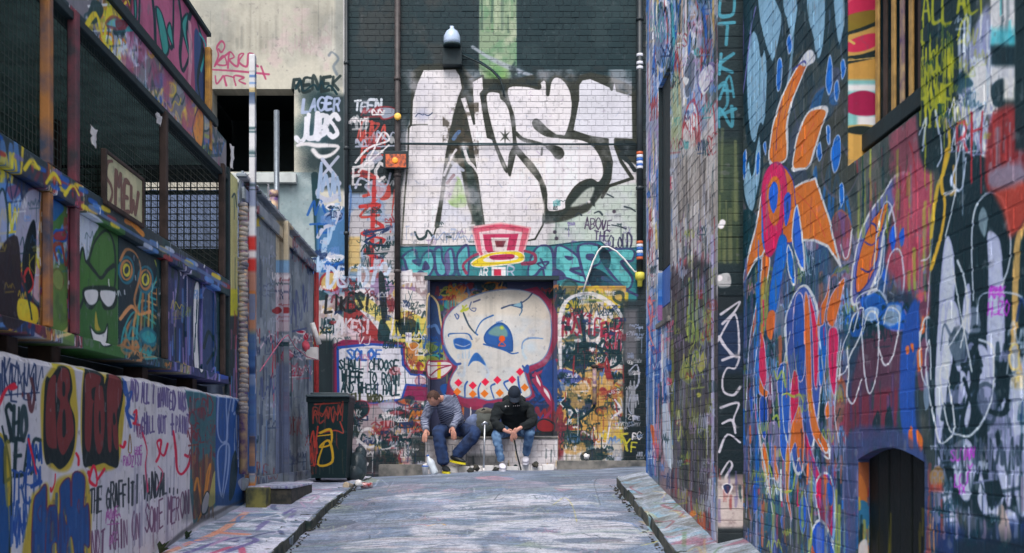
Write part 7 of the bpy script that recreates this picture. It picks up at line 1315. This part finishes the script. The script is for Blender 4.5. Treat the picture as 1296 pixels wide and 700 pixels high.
for S, E_, W_ in ((rS, rE, rW), (lS, lE, lW)): x_ = t.v(S, .088, n1); y_ = t.v(S.lerp(E_, .5), .078, x_); z_ = t.v(E_, .068, y_); q_ = t.v(E_.lerp(W_, .6), .056, z_); t.v(W_ + (W_ - E_).normalized() * .0, .045, q_)
t.build('shirt', M['stripe'], p1)
for W_, E_ in ((rW, rE), (lW, lE)): m = MB(); d = (W_ - E_).normalized(); m.lathe([(.04, -.03), (.05, -.02), (.05, .018), (.036, .024)], W_ - d * .005, 12, d); m.build('cuff', plain('grey_cuff', (130, 136, 156), .9), p1)
t = Rig(); a = t.v(hip + Vector((0, 0, -.03)), (.18, .125))
for H_, K_, A_ in ((rH, rK, rA), (lH, lK, lA)): x_ = t.v(H_, .118, a); y_ = t.v(H_.lerp(K_, .55), .108, x_); z_ = t.v(K_, .098, y_); q_ = t.v(K_.lerp(A_, .5), .095, z_); t.v(A_ + (A_ - K_).normalized() * .0, .092, q_)
t.build('jeans', M['jeans'], p1)
shoe(p1, 'shoe', rA + Vector((-.02, .07, -.075)), rA + Vector((.07, -.20, -.08)), M['darkshoe'], M['sole']); shoe(p1, 'shoe', Vector((-.50, 15.60, 1.305)), Vector((-.27, 15.47, 1.262)), M['darkshoe'], M['sole'])
# ---- the person in the black hoodie
p2 = empty('person', (.40, 15.7, 1.1), 'person in a black hoodie and dark cap leaning forward with clasped hands', 'person')
hip = Vector((.43, 15.93, bz + .12)); ch = Vector((.41, 15.70, bz + .38)); nk = Vector((.41, 15.52, 2.13)); hd = Vector((.405, 15.36, 2.225))
rS, rE, rW = Vector((.19, 15.56, 2.06)), Vector((.12, 15.47, 1.84)), Vector((.285, 15.30, 1.71)); lS, lE, lW = Vector((.62, 15.56, 2.06)), Vector((.68, 15.47, 1.84)), Vector((.46, 15.31, 1.745))
g2 = z_road(.25, 15.25)
rH, rK, rA = Vector((.32, 15.90, bz + .10)), Vector((.155, 15.40, 1.665)), Vector((.225, 15.42, g2 + .13)); lH, lK, lA = Vector((.54, 15.90, bz + .10)), Vector((.625, 15.42, 1.70)), Vector((.575, 15.70, 1.36))
b = Rig(); r0 = b.v(hip, .09); c0 = b.v(ch, .085, r0); n0 = b.v(nk, .055, c0); b.v(nk.lerp(hd, .6), .055, n0)
for S, E_, W_, sd_, pm in ((rS, rE, rW, (.2, -.3, 1), rW + Vector((.09, -.02, -.03))), (lS, lE, lW, (-.3, -.4, .8), lW + Vector((-.07, -.02, -.08)))):
    a = b.v(S, .04, c0); e = b.v(E_, .036, a); w0 = b.v(W_, .03, e); hand(b, w0, W_, pm, sd_, (0, .5, -1), 1.0)
for H_, K_, A_ in ((rH, rK, rA), (lH, lK, lA)): a = b.v(H_, .07, r0); k = b.v(K_, .045, a); b.v(A_, .035, k)
b.build('body', M['skin2'], p2, 2)
fwd = Vector((.02, -.72, -.69)); f, u, s, hm = head(p2, hd, fwd, (0, -.69, .72), M['skin2']); head_mesh(hm).build('head', M['skin2'], p2)
cap_ = None; m = MB(); bm = bmesh.new(); bmesh.ops.create_icosphere(bm, subdivisions=4, radius=1); bmesh.ops.delete(bm, geom=[q for q in bm.verts if q.co.z < .12], context='VERTS')
for q in bm.verts: q.co = Vector((q.co.x * .09, q.co.y * .112, q.co.z * .125 + .004))
m.bm(bm, hm, True); cap_ = m.build('cap', M['cap'], p2)
m = MB(); vs = []; n = 12
for (k, dz) in ((0, 0), (1, 0)):
    for i in range(n + 1): th = math.pi * (.12 + .76 * i / n); R0 = .088 if k == 0 else .165; vs.append(hm @ Vector((math.cos(th) * .088, math.sin(th) * (R0 if k == 0 else .185) , .03 - .022 * k - .02 * abs(math.cos(th)) * k)))
m.add(vs, [(i, i + 1, n + 2 + i, n + 1 + i) for i in range(n)], True); m.add([v + Vector((0, .004, -.006)) for v in vs], [(n + 1 + i, n + 2 + i, i + 1, i) for i in range(n)], True); pk = m.build('peak', M['cap'], None); pk.parent = cap_; pk.data.transform(local(p2))
t = Rig(); a = t.v(hip + Vector((0, -.03, -.03)), (.21, .15)); c1 = t.v(ch + Vector((0, -.08, -.02)), (.225, .155), a); n1 = t.v(nk + Vector((0, .03, -.06)), (.155, .12), c1); t.v(nk + Vector((0, -.01, .02)), .09, n1)
for S, E_, W_ in ((rS, rE, rW), (lS, lE, lW)): x_ = t.v(S, .092, n1); y_ = t.v(S.lerp(E_, .5), .084, x_); z_ = t.v(E_, .076, y_); q_ = t.v(E_.lerp(W_, .6), .062, z_); t.v(W_.lerp(E_, .12), .05, q_)
t.build('hoodie', M['hood'], p2)
t = Rig(); a = t.v((.27, 15.60, 2.12), .055); a = t.v((.30, 15.68, 2.17), .06, a); a = t.v((.41, 15.71, 2.20), .07, a); a = t.v((.52, 15.68, 2.17), .06, a); t.v((.55, 15.60, 2.12), .055, a); t.build('hood', M['hood'], p2, 2)
m = MB()
for u0, w_, h_ in ((640, 2.6, 2.6), (643.5, 1.6, 1.6), (650, 1.4, 2.0), (652.5, 1.6, 1.6), (655, 1.4, 2.2), (657, 1.2, 1.6)):
    c = pt(u0, 514.5 - (u0 - 640) * .06, 15.44); m.blob(c, (w_ * .0052, .012, h_ * .0052), None, 1)
m.build('chest_print', M['white'], p2)
t = Rig(); a = t.v(hip + Vector((0, 0, -.03)), (.17, .12))
for H_, K_, A_ in ((rH, rK, rA), (lH, lK, lA)): x_ = t.v(H_, .11, a); y_ = t.v(H_.lerp(K_, .55), .098, x_); z_ = t.v(K_, .08, y_); q_ = t.v(K_.lerp(A_, .5), .066, z_); t.v(A_, .055, q_)
t.build('jeans', M['jeans2'], p2)
shoe(p2, 'shoe', rA + Vector((.0, .07, -.105)), rA + Vector((.03, -.22, -.105)), M['shoe'], M['shoe']); shoe(p2, 'shoe', Vector((.585, 15.76, 1.285)), Vector((.56, 15.50, 1.262)), M['shoe'], M['shoe'])
# ---- what they have with them
cz = z_road(0, 15.42); wk = empty('walking_stick', (-.01, 15.42, cz), 'upright metal walking stick standing between the two seated people', 'stick')
m = MB(); m.tube([(-.02, 15.42, cz + .03), (-.005, 15.44, cz + .66)], .0125, 8); m.build('shaft', M['steel'], wk); m = MB(); m.tube([(-.05, 15.43, cz + .655), (-.005, 15.44, cz + .69), (.05, 15.45, cz + .665)], [.014, .018, .014], 8); m.build('grip', M['steel'], wk); m = MB(); m.lathe([(.02, 0), (.022, .02), (.014, .05)], (-.02, 15.42, cz), 10); m.build('ferrule', M['white'], wk)
m = MB(); m.tube([(.395, 15.36, 1.66), (.44, 15.38, 1.4), (.50, 15.40, z_road(.5, 15.4) + .01)], .012, 8); tag(m.build('dark_cane', M['black']), 'thin dark cane dangling from the clasped hands of the hoodie wearer', 'cane')
bg_ = empty('backpack', (-.02, 15.98, bz), 'grey green backpack set on the bench between the two people', 'backpack')
m = MB(); m.blob((-.02, 15.97, bz + .20), (.17, .12, .21), None, 3, .04); m.build('bag_body', plain('bag_canvas', (84, 88, 84), .9, .2, 9, .5), bg_); m = MB(); m.blob((-.02, 15.9, bz + .12), (.11, .05, .09), None, 3, .04); m.build('pocket', plain('bag_pocket', (50, 58, 58), .9, .2), bg_); m = MB(); m.blob((-.0, 15.97, bz + .36), (.13, .10, .06), None, 3, .06); m.build('top_flap', plain('bag_flap', (110, 106, 96), .9, .2), bg_); m = MB(); m.tube([(-.10, 15.93, bz + .34), (-.02, 15.87, bz + .40), (.06, 15.93, bz + .34)], .012, 6); m.build('strap', M['black'], bg_)
m = MB(); m.blob((-.20, 15.93, bz + .17), (.10, .07, .17), Euler((0, .5, 0)).to_matrix().to_4x4(), 3, .08); tag(m.build('jacket', plain('blue_cloth', (104, 118, 152), .95, .2, 9, .6, bscale=20)), 'bundled pale blue jacket resting on the bench beside the backpack', 'jacket')
